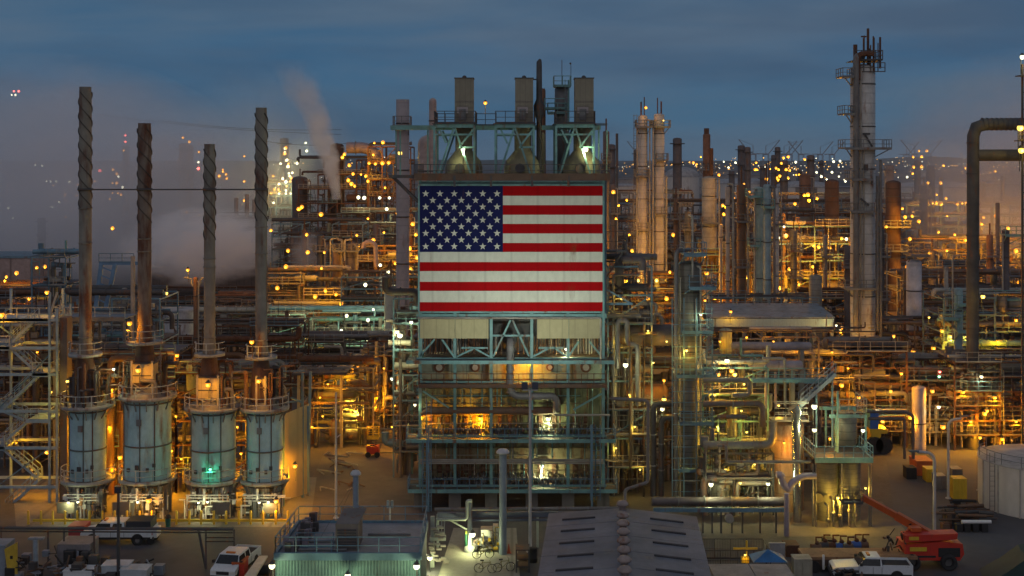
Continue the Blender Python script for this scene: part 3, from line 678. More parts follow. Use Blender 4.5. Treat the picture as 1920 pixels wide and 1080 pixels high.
land(-40, 106, 596); land(-40, 30, 648); land(72, 106, 697); land(-40, 12, 765); land(60, 106, 782); land(-40, 20, 833)
for a, p0, c, p1, y in ((22, 648, 75, 597, 119.2), (28, 648, 82, 697, 119.2), (12, 765, 82, 699, 119.2), (14, 765, 54, 782, 119.2), (8, 833, 60, 785, 119.2), (14, 835, 80, 890, 119.2), (20, 950, 82, 893, 119.2)):
    A, B = Vector((PX(a, 120), y, PZ(p0, 120))), Vector((PX(c, 120), y, PZ(p1, 120)))
    if A.z > B.z: A, B = B, A
    q = MB(); q.stair(A, B, 1.0, 'y', .14); q.build('stair_flight', mat('stair_blue_paint', (.24, .34, .43)), t)
q = MB(); q.beam((PX(5, 120), yA, PZ(765, 120)), (PX(104, 120), yA, PZ(660, 120)), .1); q.beam((PX(104, 120), yA, PZ(833, 120)), (PX(5, 120), yA, PZ(905, 120)), .1); q.beam((PX(0, 120), yA, PZ(598, 120)), (PX(35, 120), yA, PZ(625, 120)), .14); q.beam((PX(0, 120), yA, PZ(590, 120)), (PX(30, 120), yA, PZ(575, 120)), .14); q.build('bracing', blue, t)
q = MB()
q.beam((PX(102, 120), yA, PZ(596, 120)), (PX(118, 120), yA, PZ(545, 120)), .18); q.beam((PX(118, 120), yA, PZ(596, 120)), (PX(126, 120), yA, PZ(560, 120)), .14); q.build('davit', pipew, t)
dc = thing('square_riser_duct', 'grey square duct rising between stair tower and first furnace', 'duct', (PX(111, 119), 119.5, 0))
q = MB(); q.bx(PX(106, 118), PX(120, 118), 118.8, 120.2, 0, PZ(598, 118)); q.build('shaft', dustyp, dc)
# platform balcony above the stairs
t = thing('upper_balcony', 'long steel balcony with railings behind the stair tower top', 'platform', (PX(80, 128), 128, 0))
q = MB()
for p, a, c in ((595, 100, 240),): z = PZ(p, 126); q.bx(PX(a, 126), PX(c, 126), 125, 129, z - .1, z); q.bx(PX(a, 126), PX(c, 126), 124.9, 125, z - .25, z + .15)
q.build('deck', greyst, t)
q = MB(); q.rail([(PX(a, 126), 125, PZ(595, 126)) for a in (100, 240)], 1.1, 1.4, .06); q.build('railing', mat('rail_paint', (.36, .40, .41)), t)
for px in (108, 170, 238):
    for y in (125.2, 128.8):
        q = MB(); q.beam((PX(px, 126), y, 0), (PX(px, 126), y, PZ(596, 126)), .22); q.build('post', greyst, t)
# yellow bollards and guard rail in front of the burners
gr = thing('yellow_guard_rail', 'long yellow post-and-rail guard in front of the furnace burners', 'guard rail', (PX(300, 111.6), 111.6, 0))
q = MB(); q.beam((PX(62, 111.6), 111.6, .35), (PX(540, 111.6), 111.6, .35), .16, .2); q.build('rail', yellowp, gr)
for i, px in enumerate((53, 77, 99, 122, 145, 168, 192, 215, 238, 262, 285, 331, 355, 377, 401, 424, 448, 470, 493, 517, 540)):
    q = MB(); q.lathe(PX(px, 111.6), 111.6, [(.11, 0), (.11, 1.15), (.06, 1.2), (.005, 1.21)], 10); q.build('post', yellowp, gr)
bn = thing('litter_bin', 'teal litter bin with black domed lid by the yellow guard rail', 'bin', (PX(315, 110.9), 110.9, 0))
q = MB(); q.lathe(PX(315, 110.9), 110.9, [(.005, .01), (.22, .01), (.25, .75), (.26, .75)], 14); q.build('body', mat('teal_plastic', (.06, .28, .30), .5), bn)
q = MB(); q.lathe(PX(315, 110.9), 110.9, [(.27, .74), (.27, .85), (.18, 1.02), (.005, 1.08)], 14); q.build('lid', rubber, bn)
# ================================================================== vessels, towers and ducts read one by one
def column(label, px, wpx, ptop, D, m, plats=(), pipes=(), name='process_column', cat='column', group=None, z0=0.0, head=.4, lad=0, pm=None, top=(), skirt=None, n=26):
    x, y, r = PX(px, D), D + M(wpx / 2, D), M(wpx / 2, D)
    t = thing(name, label, cat, (x, y, z0), group); zt = PZ(ptop, D)
    q = MB(); q.vessel(x, y, z0 + .02, zt, r, n, head, bot=False); q.build('shell', m, t)
    q = MB(); 
    zz = z0 + 3
    while zz < zt - 2: q.lathe(x, y, [(r + .004, zz - .07), (r + .05, zz - .07), (r + .05, zz + .07), (r + .004, zz + .07)], n); zz += 5.5
    q.build('seam_ring', darkst, t)
    pm = pm or greyst
    for (py, l, rr_) in plats:
        z = PZ(py, D); xl, xr = PX(l, D), PX(rr_, D); y0, y1 = D - .9, y + r * .6
        q = MB(); q.bx(xl, xr, y0, y1, z - .08, z); q.bx(xl, xr, y0 - .07, y0, z - .2, z + .12)
        for bx_ in (xl + .2, xr - .2): q.beam((bx_, y0 + .1, z - .1), (x + (r * .9 if bx_ > x else -r * .9), y, z - 1.2), .1)
        p = q.build('platform', pm, t)
        q = MB(); q.rail([(xl, y1, z), (xl, y0, z), (xr, y0, z), (xr, y1, z)], 1.1, 1.2, max(.06, M(1.2, D))); q.build('railing', pm, p)
    for (dx, w, p0, p1) in pipes:
        X = PX(px + dx, D); Y = D - .12 - M(w / 2, D); q = MB(); rr2 = M(w / 2, D); zb, z1 = max(z0 + .05, PZ(p1, D)), PZ(p0, D)
        q.elbow([(X, Y, zb), (X, Y, z1), (x, y, z1 + .02)] if abs(dx) > 1 and p0 <= ptop + 12 else [(X, Y, zb), (X, Y, z1)], rr2, 10); q.build('riser_pipe', pipeg if w > 4 else pipew, t)
    if lad:
        q = MB(); q.ladder(PX(px + lad, D), D - .2, z0 + .5, zt, .5, cage=True, t=max(.05, M(.9, D))); q.build('ladder', pm, t)
    if top:
        q = MB()
        for dx, h, w in top: q.tube([(PX(px + dx, D), y, zt - .4), (PX(px + dx, D), y, zt + h)], M(w / 2, D), 7)
        q.build('top_pipe', rusty, t)
    return t
# tall tower on the right, highest thing in the picture
TD = 165
t = column('tallest grey tower rising above the horizon, with platforms and pipes on its top', 1624, 46, 118, TD, insulw,
       plats=((144, 1577, 1598), (214, 1580, 1600), (278, 1581, 1668), (336, 1594, 1632), (396, 1592, 1636), (540, 1582, 1640)), pipes=((-21, 11, 104, 620), (-11, 3.5, 130, 620), (20, 5, 330, 620), (26, 5, 300, 640), (-5, 3, 280, 560)), name='tower', lad=0, top=((-14, 2.5, 8), (2, 3.4, 4), (10, 4.6, 5), (14, 2, 4), (20, 3.6, 3)), pm=greyst)
q = MB(); z = PZ(100, TD); x0, x1 = PX(1602, TD), PX(1655, TD); q.bx(x0, x1, TD, TD + 4, PZ(112, TD) - .1, PZ(112, TD)); q.rail([(x0, TD, PZ(112, TD)), (x1, TD, PZ(112, TD)), (x1, TD + 4, PZ(112, TD))], 1.2, .9, .1)
q.rail([(x0 + .3, TD, PZ(135, TD)), (x1 + .3, TD, PZ(135, TD))], 1.2, .9, .1); q.build('top_platform', darkst, t)
q = MB(); q.elbow([(PX(1607, TD), TD - .3, PZ(150, TD)), (PX(1607, TD), TD - .3, PZ(101, TD)), (PX(1636, TD), TD - .3, PZ(101, TD))], .36, 10); q.build('overhead_pipe', rusty, t)
q = MB()
for px, p0, p1, w in ((1640, 70, 135, 4), (1652, 69, 128, 4), (1648, 80, 132, 2), (1622, 66, 100, 2), (1634, 84, 125, 2.5)): q.tube([(PX(px, TD), TD + .4, PZ(p1, TD)), (PX(px, TD), TD + .4, PZ(p0, TD))], M(w / 2, TD), 7)
q.beam((PX(1616, TD), TD + .4, PZ(68, TD)), (PX(1626, TD), TD + .4, PZ(68, TD)), .18); q.build('vent_mast', rusty, t)
q = MB(); q.beam((PX(1617, TD), TD - .3, PZ(251, TD)), (PX(1630, TD), TD - .3, PZ(251, TD)), .25); q.beam((PX(1620, TD), TD - .3, PZ(251, TD)), (PX(1634, TD), TD - .3, PZ(275, TD)), .2); q.beam((PX(1622, TD), TD - .3, PZ(308, TD)), (PX(1622, TD), TD - .3, PZ(320, TD)), .5); q.beam((PX(1612, TD), TD - .3, PZ(372, TD)), (PX(1628, TD), TD - .3, PZ(385, TD)), .25); q.build('davit', darkst, t)
column('thick insulated column with pale-blue decks right of the flag building', 1295, 48, 490, 118, insuld, plats=((476, 1280, 1322), (538, 1290, 1340), (620, 1276, 1334), (702, 1266, 1342), (790, 1272, 1336), (877, 1270, 1340)), pipes=((-28, 8, 470, 930), (3, 4, 405, 520), (-20, 3, 520, 930), (18, 4, 500, 880), (9, 2.5, 560, 930)), pm=blue, lad=34)
q = MB()
for px in (1262, 1284, 1308, 1338): q.beam((PX(px, 116), 116.6, 0), (PX(px, 116), 116.6, PZ(560 if px != 1338 else 640, 116)), .09)
for k in range(17): zz = PZ(925 - k * 21, 116); q.beam((PX(1262, 116), 116.6, zz), (PX(1338, 116), 116.6, zz), .06)
for k in range(0, 16, 2): q.beam((PX(1308, 116), 116.55, PZ(925 - k * 21, 116)), (PX(1338, 116), 116.55, PZ(904 - k * 21, 116)), .06)
for o_ in list(bpy.data.objects):
    if o_.get('label', '').startswith('thick insulated column'): q.build('scaffold', blue, o_)
column('left one of the twin pale columns behind the steam right of the flag', 1206, 18, 215, 215, insulw, plats=((238, 1192, 1222), (330, 1190, 1216), (430, 1196, 1216)), pipes=((-12, 3, 230, 540), (12, 3, 225, 530)), top=((-3, 2.2, 3), (3, 3.0, 2)), lad=-15)
column('right one of the twin pale columns behind the steam, ringed by railings at the top', 1237, 20, 212, 215, insulw, plats=((238, 1226, 1256), (300, 1230, 1252), (400, 1228, 1250)), pipes=((-13, 3, 235, 540), (12, 4, 330, 530)), top=((-3, 2.6, 2), (4, 2.0, 3)))
column('pale-green slim column beside the brown one, above the teal shed roof', 1424, 18, 350, 190, mat('pale_green_jacket', (.34, .42, .38), .55, rust=.1), plats=((368, 1400, 1430), (460, 1404, 1424),), pipes=((-9, 4, 355, 580),), pm=teal)
column('tall teal-grey column with dark top fitting over the shed roof', 1440, 14, 345, 188, mat('blue_jacket', (.22, .32, .36), .5, rust=.1), plats=((388, 1430, 1450),), pipes=((11, 5, 350, 570),), pm=teal, top=((-2, 3, 3), (3, 3.4, 2)))
column('thin amber-lit pipe column over the left end of the shed roof', 1365, 8, 350, 186, mat('buff_pipe', (.42, .33, .26), .6, rust=.15), pipes=((9, 4, 345, 575),))
column('brown column with small platforms left of the pale-green one', 1392, 18, 345, 192, pipeb, plats=((415, 1380, 1410), (500, 1376, 1404)), pipes=((10, 4, 360, 560),), top=((0, 2.6, 3),))
column('buff brick-like vessel with a cut top left of the thin columns', 1332, 28, 330, 230, mat('buff_jacket', (.40, .36, .29), .7, bands=2.2, bcol=.7), plats=((418, 1316, 1352),), pipes=((16, 3, 335, 500),), top=((-6, 3, 2), (4, 5, 8)))
column('slim pale vessel standing right of the tall tower', 1718, 28, 487, 172, mat('mauve_jacket', (.50, .50, .56), .55, rust=.06, bands=3.5, bcol=.75), plats=((478, 1704, 1740),), pipes=())
column('rust-dark stack with square ribs left of the tall tower', 1563, 26, 336, 230, darkrust, plats=((420, 1540, 1592), (566, 1545, 1590)), name='heater_stack', cat='stack')
column('rust-dark stack with square ribs right of the tall tower', 1679, 28, 338, 228, darkrust, plats=((425, 1655, 1705), (470, 1658, 1700)), name='heater_stack', cat='stack')
column('short rust stack standing on a thin pale column near the horizon', 1326, 14, 250, 300, orangecol, top=((0, 1.2, 10),), plats=((318, 1310, 1345),), name='heater_stack', cat='stack')
column('dark round vessel amid the amber lamps left of the tall tower', 1532, 24, 515, 178, insul, plats=((590, 1515, 1556),), top=((0, 1.5, 6),))
column('teal vessel with railed decks near the right edge, before the dark duct', 1800, 16, 540, 150, mat('teal_jacket', (.22, .34, .38), .55, rust=.12), plats=((570, 1790, 1826), (596, 1764, 1800), (620, 1790, 1828)), pipes=((-15, 3, 480, 640),), pm=teal)
column('pale riser vessel lit amber by the far right edge', 1888, 14, 430, 160, dustyp, plats=((440, 1880, 1920), (560, 1860, 1920)), pipes=((-9, 3, 440, 700),), pm=teal)
column('purple-grey vessel below the pipe bridge, right of the yellow-lit posts', 1727, 26, 725, 139, mat('mauve_vessel', (.33, .29, .32), .6, rust=.1), plats=(), pipes=((15, 3, 740, 830),))
column('cream vessel on legs left of the flag, under the white lamps', 732, 26, 540, 185, mat('cream_jacket', (.42, .42, .34), .6, rust=.12), plats=((536, 712, 752),), top=((-6, 3, 2), (5, 2.4, 2), (0, 4, 3)))
column('dark fat vessel left of the flag beside a curled pale pipe', 657, 24, 455, 230, mat('dark_shell', (.12, .10, .10), .7, rust=.25), plats=((470, 625, 672),), pipes=((-10, 4, 450, 600), (14, 3, 462, 590)), top=((0, 2, 3),))
column('narrow dark vessel with ladder hoops left of the fat dark vessel', 632, 20, 470, 232, mat('brown_shell', (.17, .12, .09), .7, rust=.3), plats=((545, 610, 650),), pipes=((10, 4, 450, 570), (-12, 3, 448, 560)))
column('square-topped mauve stack rising left of the roof frames', 754, 25, 186, 150, purplegrey, name='mauve_stack', cat='stack', head=.01, plats=((236, 738, 770),))
column('dark column behind the roof frames at their right end', 1137, 12, 245, 210, dustyp, top=((0, 2, 3),), plats=((300, 1128, 1146),))
column('narrow mast-like stack in the gap between flag roof and twin columns', 1157, 5, 250, 260, darkst, name='thin_stack', cat='stack')
# pale bullet vessel behind left roof frame
column('rounded mauve vessel standing behind the left roof frame', 800, 36, 252, 140, mat('mauve_vessel2', (.36, .29, .28), .65, rust=.1, bands=4, bcol=.8), head=1.0)
column('small bullet-topped vessel poking up left of the first tan box stack', 811, 14, 183, 140, mat('mauve_vessel2', (.36, .29, .28)), head=.9)
# inverted U dark duct on the right
t = thing('duct_loop', 'thick dark duct bent over at the top right with a second cross arm', 'duct', (PX(1832, 140), 141, 0))
rd_ = M(11.5, 140); DD = 140
q = MB(); q.elbow([(PX(1829, DD), DD + 1, 0), (PX(1831, DD), DD + 1, PZ(233, DD)), (PX(1990, DD), DD + 1, PZ(231, DD))], rd_, 18, br=1.3, seg=2); q.build('main_duct', mat('duct_grey', (.075, .072, .07), .65, rust=.15, bands=0), t)
q = MB(); q.tube([(PX(1838, DD), DD + 1.02, PZ(291, DD)), (PX(1990, DD), DD + 1.02, PZ(291, DD))], rd_ * .97, 18); q.build('cross_duct', mat('duct_grey', (.19, .19, .19)), t)
q = MB()
for k in range(12): q.flange((PX(1848 + k * 9, DD), DD + 1, PZ(232.4, DD)), (1, 0, 0), rd_ + .05, 18)
for k in range(10): q.flange((PX(1830, DD), DD + 1, 3 + k * 3.4), (0, 0, 1), rd_ + .05, 18)
q.build('stiffener_ring', darkst, t)
t2 = thing('ladder_frame', 'thin lattice frame with platforms holding floodlights at the right edge', 'frame', (PX(1930, 138), 138, 0))
q = MB()
for px in (1917, 1945): q.beam((PX(px, 138), 138, 0), (PX(px, 138), 138, PZ(120, 138)), .2)
for k in range(22): q.beam((PX(1917, 138), 138, 3 + k * 1.8), (PX(1945, 138), 138, 3 + k * 1.8), .1)
q.bx(PX(1908, 138), PX(1950, 138), 137.4, 139, PZ(265, 138), PZ(263, 138)); q.bx(PX(1910, 138), PX(1950, 138), 137.4, 139, PZ(143, 138), PZ(141, 138)); q.rail([(PX(1908, 138), 137.4, PZ(263, 138)), (PX(1950, 138), 137.4, PZ(263, 138))], 1.1, .9, .1); q.build('frame', darkst, t2)
# ------------------------------------------------------------------ fin-fan shed with the long teal fascia
t = thing('air_cooler_shed', 'long shed with pale teal fascia and shallow roof above the pipe racks', 'shed', (PX(1445, 165), 168, 0)); Ds = 165
q = MB(); q.bx(PX(1342, Ds), PX(1564, Ds), Ds, Ds + .2, PZ(614, Ds), PZ(598, Ds)); q.bx(PX(1324, Ds), PX(1340, Ds), Ds, Ds + .2, PZ(614, Ds), PZ(598, Ds)); q.build('fascia', mat('fascia_teal', (.42, .56, .55), .6, var=.06, rust=.05, vb=.5, bcol=.8), t)
q = MB(); q.poly([(PX(1326, Ds), Ds + .1, PZ(597, Ds)), (PX(1566, Ds), Ds + .1, PZ(597, Ds)), (PX(1560, Ds), Ds + 8, PZ(597, Ds) + .9), (PX(1335, Ds), Ds + 8, PZ(597, Ds) + .9)], .15, (0, 0, 1)); q.build('roof', mat('roof_blue', (.20, .24, .27), .7, rust=.2), t)
q = MB(); q.rail([(PX(1335, Ds), Ds + 7, PZ(586, Ds)), (PX(1560, Ds), Ds + 7, PZ(586, Ds))], 1.2, 2.2, .09); q.build('railing', blue, t)
for k in range(8):
    q = MB(); px = 1330 + k * 33; q.beam((PX(px, Ds), Ds + .5, 0), (PX(px, Ds), Ds + .5, PZ(614, Ds)), .4); q.build('post', greyst, t)
q = MB(); q.bx(PX(1326, Ds), PX(1562, Ds), Ds + 1, Ds + 7, PZ(622, Ds), PZ(616, Ds)); q.build('fan_bay', darkst, t)
# posts below the tall tower, yellow lamp glow put into their base colour
for px, lb in ((1615, 'left'), (1634, 'right')):
    t = thing('yellow_lit_pipe_support', 'yellow-lit upright pipe bundle under the tall tower, the ' + lb + ' of two', 'pipe support', (PX(px, 150), 150, 0))
    q = MB()
    for dx in (-4, 0, 4): q.cyl((PX(px + dx, 150), 150, 0), (PX(px + dx, 150), 150, PZ(635, 150)), .13, None, 8)
    q.build('riser', mat('glow_yellow_pipe', (.40, .28, .06), .6, rust=.15), t)
    q = MB()
    for k in range(6): q.beam((PX(px - 6, 150), 150.1, 2 + k * 2), (PX(px + 6, 150), 150.1, 2 + k * 2), .12)
    q.build('tie', mat('glow_yellow_pipe', (.40, .28, .06)), t)
# ------------------------------------------------------------------ twin drums with a deck, and the frame drum on top
t = thing('twin_drum_unit', 'pair of dark banded drums side by side under one railed deck, greenish lamp between', 'process vessel', (PX(1578, 112), 113.5, 0))
for px in (1556, 1600):
    q = MB(); r = M(21, 112); q.lathe(PX(px, 112), 113.3, [(r, .02), (r, PZ(868, 112))], 28); d_ = q.build('drum', mat('coil_jacket', (.17, .165, .15), .6, metal=.2, rust=.1, bands=.42, bcol=.5), t)
    q = MB(); q.lathe(PX(px, 112), 113.3, [(r * 1.02, PZ(872, 112)), (r * 1.06, PZ(868, 112)), (r * .6, PZ(860, 112)), (.01, PZ(859, 112))], 28); q.build('drum_head', darkst, d_)
q = MB(); z = PZ(857, 112); q.bx(PX(1524, 112), PX(1632, 112), 111.2, 115.6, z - .1, z); q.m = 1; q.bx(PX(1524, 112), PX(1632, 112), 111.1, 111.2, z - .3, z + .14); dk = q.build('deck', [deckm, teal], t)
q = MB(); q.rail([(PX(1524, 112), 115.6, z), (PX(1524, 112), 111.2, z), (PX(1632, 112), 111.2, z), (PX(1632, 112), 115.6, z)], 1.1, .9, .06); q.build('railing', blue, dk)
for px in (1534, 1615):
    q = MB(); q.cyl((PX(px, 111), 111.0, PZ(934, 111)), (PX(px, 111), 111.9, PZ(934, 111)), .42, None, 16); q.build('manhole', piped, t)
q = MB()
for px in (1524, 1529, 1578, 1629, 1633): q.tube([(PX(px, 111), 110.9, .02), (PX(px, 111), 110.9, PZ(870, 111))], .07, 6)
for px, p in ((1560, 960), (1590, 955), (1602, 965), (1550, 972), (1572, 965)): q.elbow([(PX(px, 111), 111.6, PZ(p - 25, 111)), (PX(px, 111), 110.6, PZ(p - 25, 111)), (PX(px, 111), 110.6, .1)], .09, 7); q.ball((PX(px, 111), 110.6, PZ(p, 111)), .2, 7, 5)
q.build('trim_piping', pipeg, t)
t = thing('framed_top_drum', 'banded green-lit drum inside a teal frame above the twin drums', 'process vessel', (PX(1595, 114), 116, PZ(857, 112)))
q = MB(); q.vessel(PX(1597, 114), 116.2, z + .02, PZ(785, 114), M(22, 114), 26, .3); q.build('shell', insul, t)
q = MB()
for px in (1568, 1624):
    for y in (114.2, 117.8): q.beam((PX(px, 114), y, z + .02 if y < 115.6 else 0), (PX(px, 114), y, PZ(781, 114)), .18)
for y in (114.2, 117.8): q.beam((PX(1556, 114), y, PZ(781, 114)), (PX(1626, 114), y, PZ(781, 114)), .2, .3)
q.beam((PX(1570, 114), 113.9, PZ(950, 114)), (PX(1570, 114), 113.9, PZ(733, 114)), .16); q.build('frame', teal, t)
q = MB(); q.rail([(PX(1575, 114), 114.2, PZ(775, 114)), (PX(1626, 114), 114.2, PZ(775, 114)), (PX(1626, 114), 117.8, PZ(775, 114))], 1.2, .9, .07); q.build('railing', pipew, t)
t = thing('shiny_duct', 'bright metal upright duct beside the brown round tank', 'duct', (PX(1495, 112), 112.5, 0))
q = MB(); q.tube([(PX(1497, 112), 112.4, 0), (PX(1495, 112), 112.4, PZ(775, 112)), (PX(1488, 112), 112.4, PZ(765, 112))], [.36, .42, .55], 16); q.build('duct', chrome, t)
t = thing('brown_round_tank', 'brown riveted round tank lit amber behind the bright metal duct', 'tank', (PX(1484, 115), 117, 0))
q = MB(); q.vessel(PX(1484, 115), 116.8, .02, PZ(795, 115), M(31, 115), 26, .25, False); q.build('shell', mat('tank_brown', (.36, .24, .15), .7, rust=.25, bands=1.6, bcol=.6), t)
q = MB(); q.rail([(PX(1452, 115), 115, PZ(790, 115)), (PX(1516, 115), 115, PZ(790, 115))], 1.6, .9, .07); q.rail([(PX(1452, 115), 115, PZ(778, 115)), (PX(1516, 115), 115, PZ(778, 115))], 1.2, .9, .07); q.bx(PX(1450, 115), PX(1518, 115), 115, 117, PZ(791, 115), PZ(790, 115)); q.build('top_deck', pipew, t)
# white storage tank at the right edge
t = thing('white_storage_tank', 'big white storage tank cut off by the right edge of the yard', 'tank', (PX(1965, 113), 117.5, 0))
x, y, r = PX(1958, 117), 117.6, M(113, 117); zt = 4.35
q = MB(); q.lathe(x, y, [(r, .02), (r, zt)], 64); q.build('shell', tankw, t)
q = MB(); q.lathe(x, y, [(r + .08, zt - .05), (r + .08, zt + .08), (r * .5, zt + .16), (.01, zt + .22)], 64); q.build('roof', mat('tank_roof', (.4, .38, .37), .7, rust=.1), t)
q = MB(); q.ringrail(x, y, r - .05, zt + .05, R(-230), R(-30), 40, 1.0, .05); q.build('railing', greyst, t)
q = MB(); a_ = R(-158); q.ladder(x + (r + .25) * math.cos(a_), y + (r + .25) * math.sin(a_), .1, zt + 1, .45, t=.05); q.build('ladder', greyst, t)
for k in range(9):
    a = R(-175 + k * 22); q = MB(); q.beam((x + (r + .05) * math.cos(a), y + (r + .05) * math.sin(a), 0), (x + (r + .05) * math.cos(a), y + (r + .05) * math.sin(a), zt), .12); q.build('stiffener', mat('tank_seam', (.42, .39, .36), .7), t)
# ------------------------------------------------------------------ big single pipes on the right of the flag building
def pipe(label, pts, w, D, m, name='process_pipe', cat='pipe', br=None):
    P = [Vector((PX(a[0], a[2] if len(a) > 2 else D), a[2] if len(a) > 2 else D, max(.06, PZ(a[1], a[2] if len(a) > 2 else D)))) for a in pts]
    r = M(w / 2, D); t = thing(name, label, cat, (P[0].x, P[0].y, P[0].z))
    q = MB(); q.elbow(P, r, 12, br); q.build('tube', m, t)
    q = MB()
    for a, b in zip(P[:-1], P[1:]):
        l = (b - a).length
        if l > 2.5:
            for k in range(1, int(l / 2.2)): q.flange(a.lerp(b, k / int(l / 2.2)), b - a, r * 1.25, 12)
    q.build('flange', greyst, t); return t
pipe('pale squared-off pipe loop above the pump floor right of the flag', [(1197, 640), (1197, 569), (1230, 569), (1230, 590)], 7, 123, pipew)
pipe('pale kinked pipe with a round end below the squared-off loop', [(1227, 640), (1227, 590), (1236, 590), (1244, 608), (1230, 620)], 8, 122.5, pipew)
pipe('long grey pipe running level below the heater, rising in steps at its right end', [(815, 955, 104), (1160, 953, 104), (1172, 944, 104.5), (1172, 918, 105), (1215, 904, 106), (1215, 751, 106), (1145, 747, 107)], 6.5, 105, pipeg)
pipe('dark goose-neck pipe reaching the thick insulated column, the outer one', [(1225, 930), (1225, 757), (1277, 757)], 12, 118.5, piped)
pipe('dark goose-neck pipe reaching the thick insulated column, the inner one', [(1240, 930), (1240, 783), (1277, 783)], 11, 118, piped)
pipe('hooked grey pipe bundle by the heater corner', [(1158, 690), (1158, 600), (1176, 600), (1176, 646), (1196, 646), (1196, 760)], 10, 119.5, pipeg)
pipe('hairpin pipe right of the thick column, bent back on itself', [(1318, 713), (1406, 713), (1406, 741), (1372, 741)], 10, 116.5, pipeg)
pipe('fat level pipe under the hairpin pipe', [(1318, 757), (1430, 757), (1430, 800)], 12, 116.5, dustyp)
pipe('short mauve pipe run below the fat level pipe', [(1345, 781), (1400, 781)], 8, 116, dustyp)
pipe('thick mauve header low down between thick column and the S pipe', [(1222, 940), (1470, 940)], 17, 112.5, mat('dark_mauve', (.11, .095, .105), .6, rust=.15))
pipe('S-shaped mauve pipe bending down before the twin drums', [(1530, 892), (1504, 892), (1484, 905), (1480, 920), (1466, 905), (1466, 890), (1455, 890)], 13, 111, mat('mauve_pipe', (.33, .28, .33), .5, rust=.06))
pipe('upright mauve pipe leg under the S pipe', [(1475, 925), (1475, 1016)], 10, 108, mat('mauve_pipe', (.33, .28, .33)))
pipe('thin pale angled pipe frame over the vessel hall', [(1430, 672), (1472, 672), (1472, 762)], 5, 117, pipew)
pipe('left of two thin posts with black tips near the angled pipe frame', [(1436, 765), (1436, 698)], 5, 117, mat('pinkish_pipe', (.42, .29, .25), .6))
pipe('right of two thin posts with black tips near the angled pipe frame', [(1454, 765), (1454, 698)], 5, 117, mat('pinkish_pipe', (.42, .29, .25)))
pipe('long level pale pipe from the twin drums unit to the right pipe stand', [(1625, 772), (1700, 772), (1712, 780), (1712, 860)], 6, 125, dustyp)
pipe('second level pipe under the pale one, ending at the right pipe stand', [(1628, 785), (1696, 785), (1696, 860)], 6, 125, dustyp)
pipe('zigzag grey pipe stepping down right of the thick column', [(1345, 836), (1362, 836), (1362, 866), (1520, 866)], 6, 112, pipeg)
pipe('curled thick pale pipe beside the dark fat vessel left of the flag', [(682, 465), (682, 458), (692, 452), (704, 458), (706, 500)], 9, 225, mat('rosy_pipe', (.42, .30, .26), .6), br=.8)
pipe('very thick curved transfer duct high up behind the white steam', [(650, 277), (684, 277), (700, 284), (708, 302)], 21, 340, mat('mauve_duct', (.27, .23, .26), .6, rust=.1))
# horizontal exchangers above the vessel hall
for a, c, p, w, lb in ((1403, 1505, 686, 20, 'lower mauve exchanger drum in front of the pipe racks'), (1385, 1540, 661, 16, 'upper long exchanger drum just below the shed')):
    t = thing('exchanger_drum', lb, 'heat exchanger', (PX((a + c) / 2, 121), 121, PZ(p, 121)))
    q = MB(); q.drum((PX(a, 121), 121 if w == 20 else 125, PZ(p, 121)), (PX(c, 121), 121 if w == 20 else 125, PZ(p, 121)), M(w / 2, 121), 18); q.build('shell', mat('mauve_shell', (.30, .26, .28), .6, rust=.15), t)
    for X in (a + 20, c - 20):
        q = MB(); q.bx(PX(X, 121) - .2, PX(X, 121) + .2, (121 if w == 20 else 125) - .4, (121 if w == 20 else 125) + .4, 0, PZ(p, 121) - M(w / 2, 121) * .7); q.build('saddle', greyst, t)
t = thing('access_stair', 'blue-grey stair climbing right towards the railed bridge, before the pipe racks', 'stair', (PX(1500, 116), 116, PZ(757, 116)))
q = MB(); q.stair((PX(1497, 116), 115.5, PZ(757, 116)), (PX(1562, 116), 115.5, PZ(698, 116)), 1.0, 'y', .2); q.build('flight', mat('stair_blue', (.24, .30, .36), .6, rust=.1), t)
q = MB()
for px, p in ((1500, 757), (1560, 700), (1530, 728)): q.beam((PX(px, 116), 115.9, 0), (PX(px, 116), 115.9, PZ(p, 116)), .16)
q.build('post', blue, t)
q = MB(); z = PZ(712, 116); q.bx(PX(1410, 116), PX(1556, 116), 115.6, 117, z - .2, z); q.rail([(PX(1410, 116), 115.6, z), (PX(1556, 116), 115.6, z)], 1.1, 1.2, .06); q.build('bridge', teal, t)
# low teal beam frame in front of the thick header
t = thing('low_pipe_stand', 'low dark pipe stand with blue top beam below the mauve header', 'pipe stand', (PX(1390, 109), 109, 0))
q = MB(); q.beam((PX(1225, 109), 109, PZ(956, 109)), (PX(1475, 109), 109, PZ(956, 109)), .25, .35); q.build('beam', blue, t)
for px in (1318, 1335, 1352, 1372, 1392, 1425, 1455, 1472):
    q = MB(); q.beam((PX(px, 109), 109, 0), (PX(px, 109), 109, PZ(957, 109)), .14); q.build('post', darkst, t)
q = MB(); q.cyl((PX(1366, 109), 108.4, PZ(970, 109)), (PX(1366, 109), 108.9, PZ(970, 109)), .36, None, 18); q.build('valve_wheel', pipew, t)

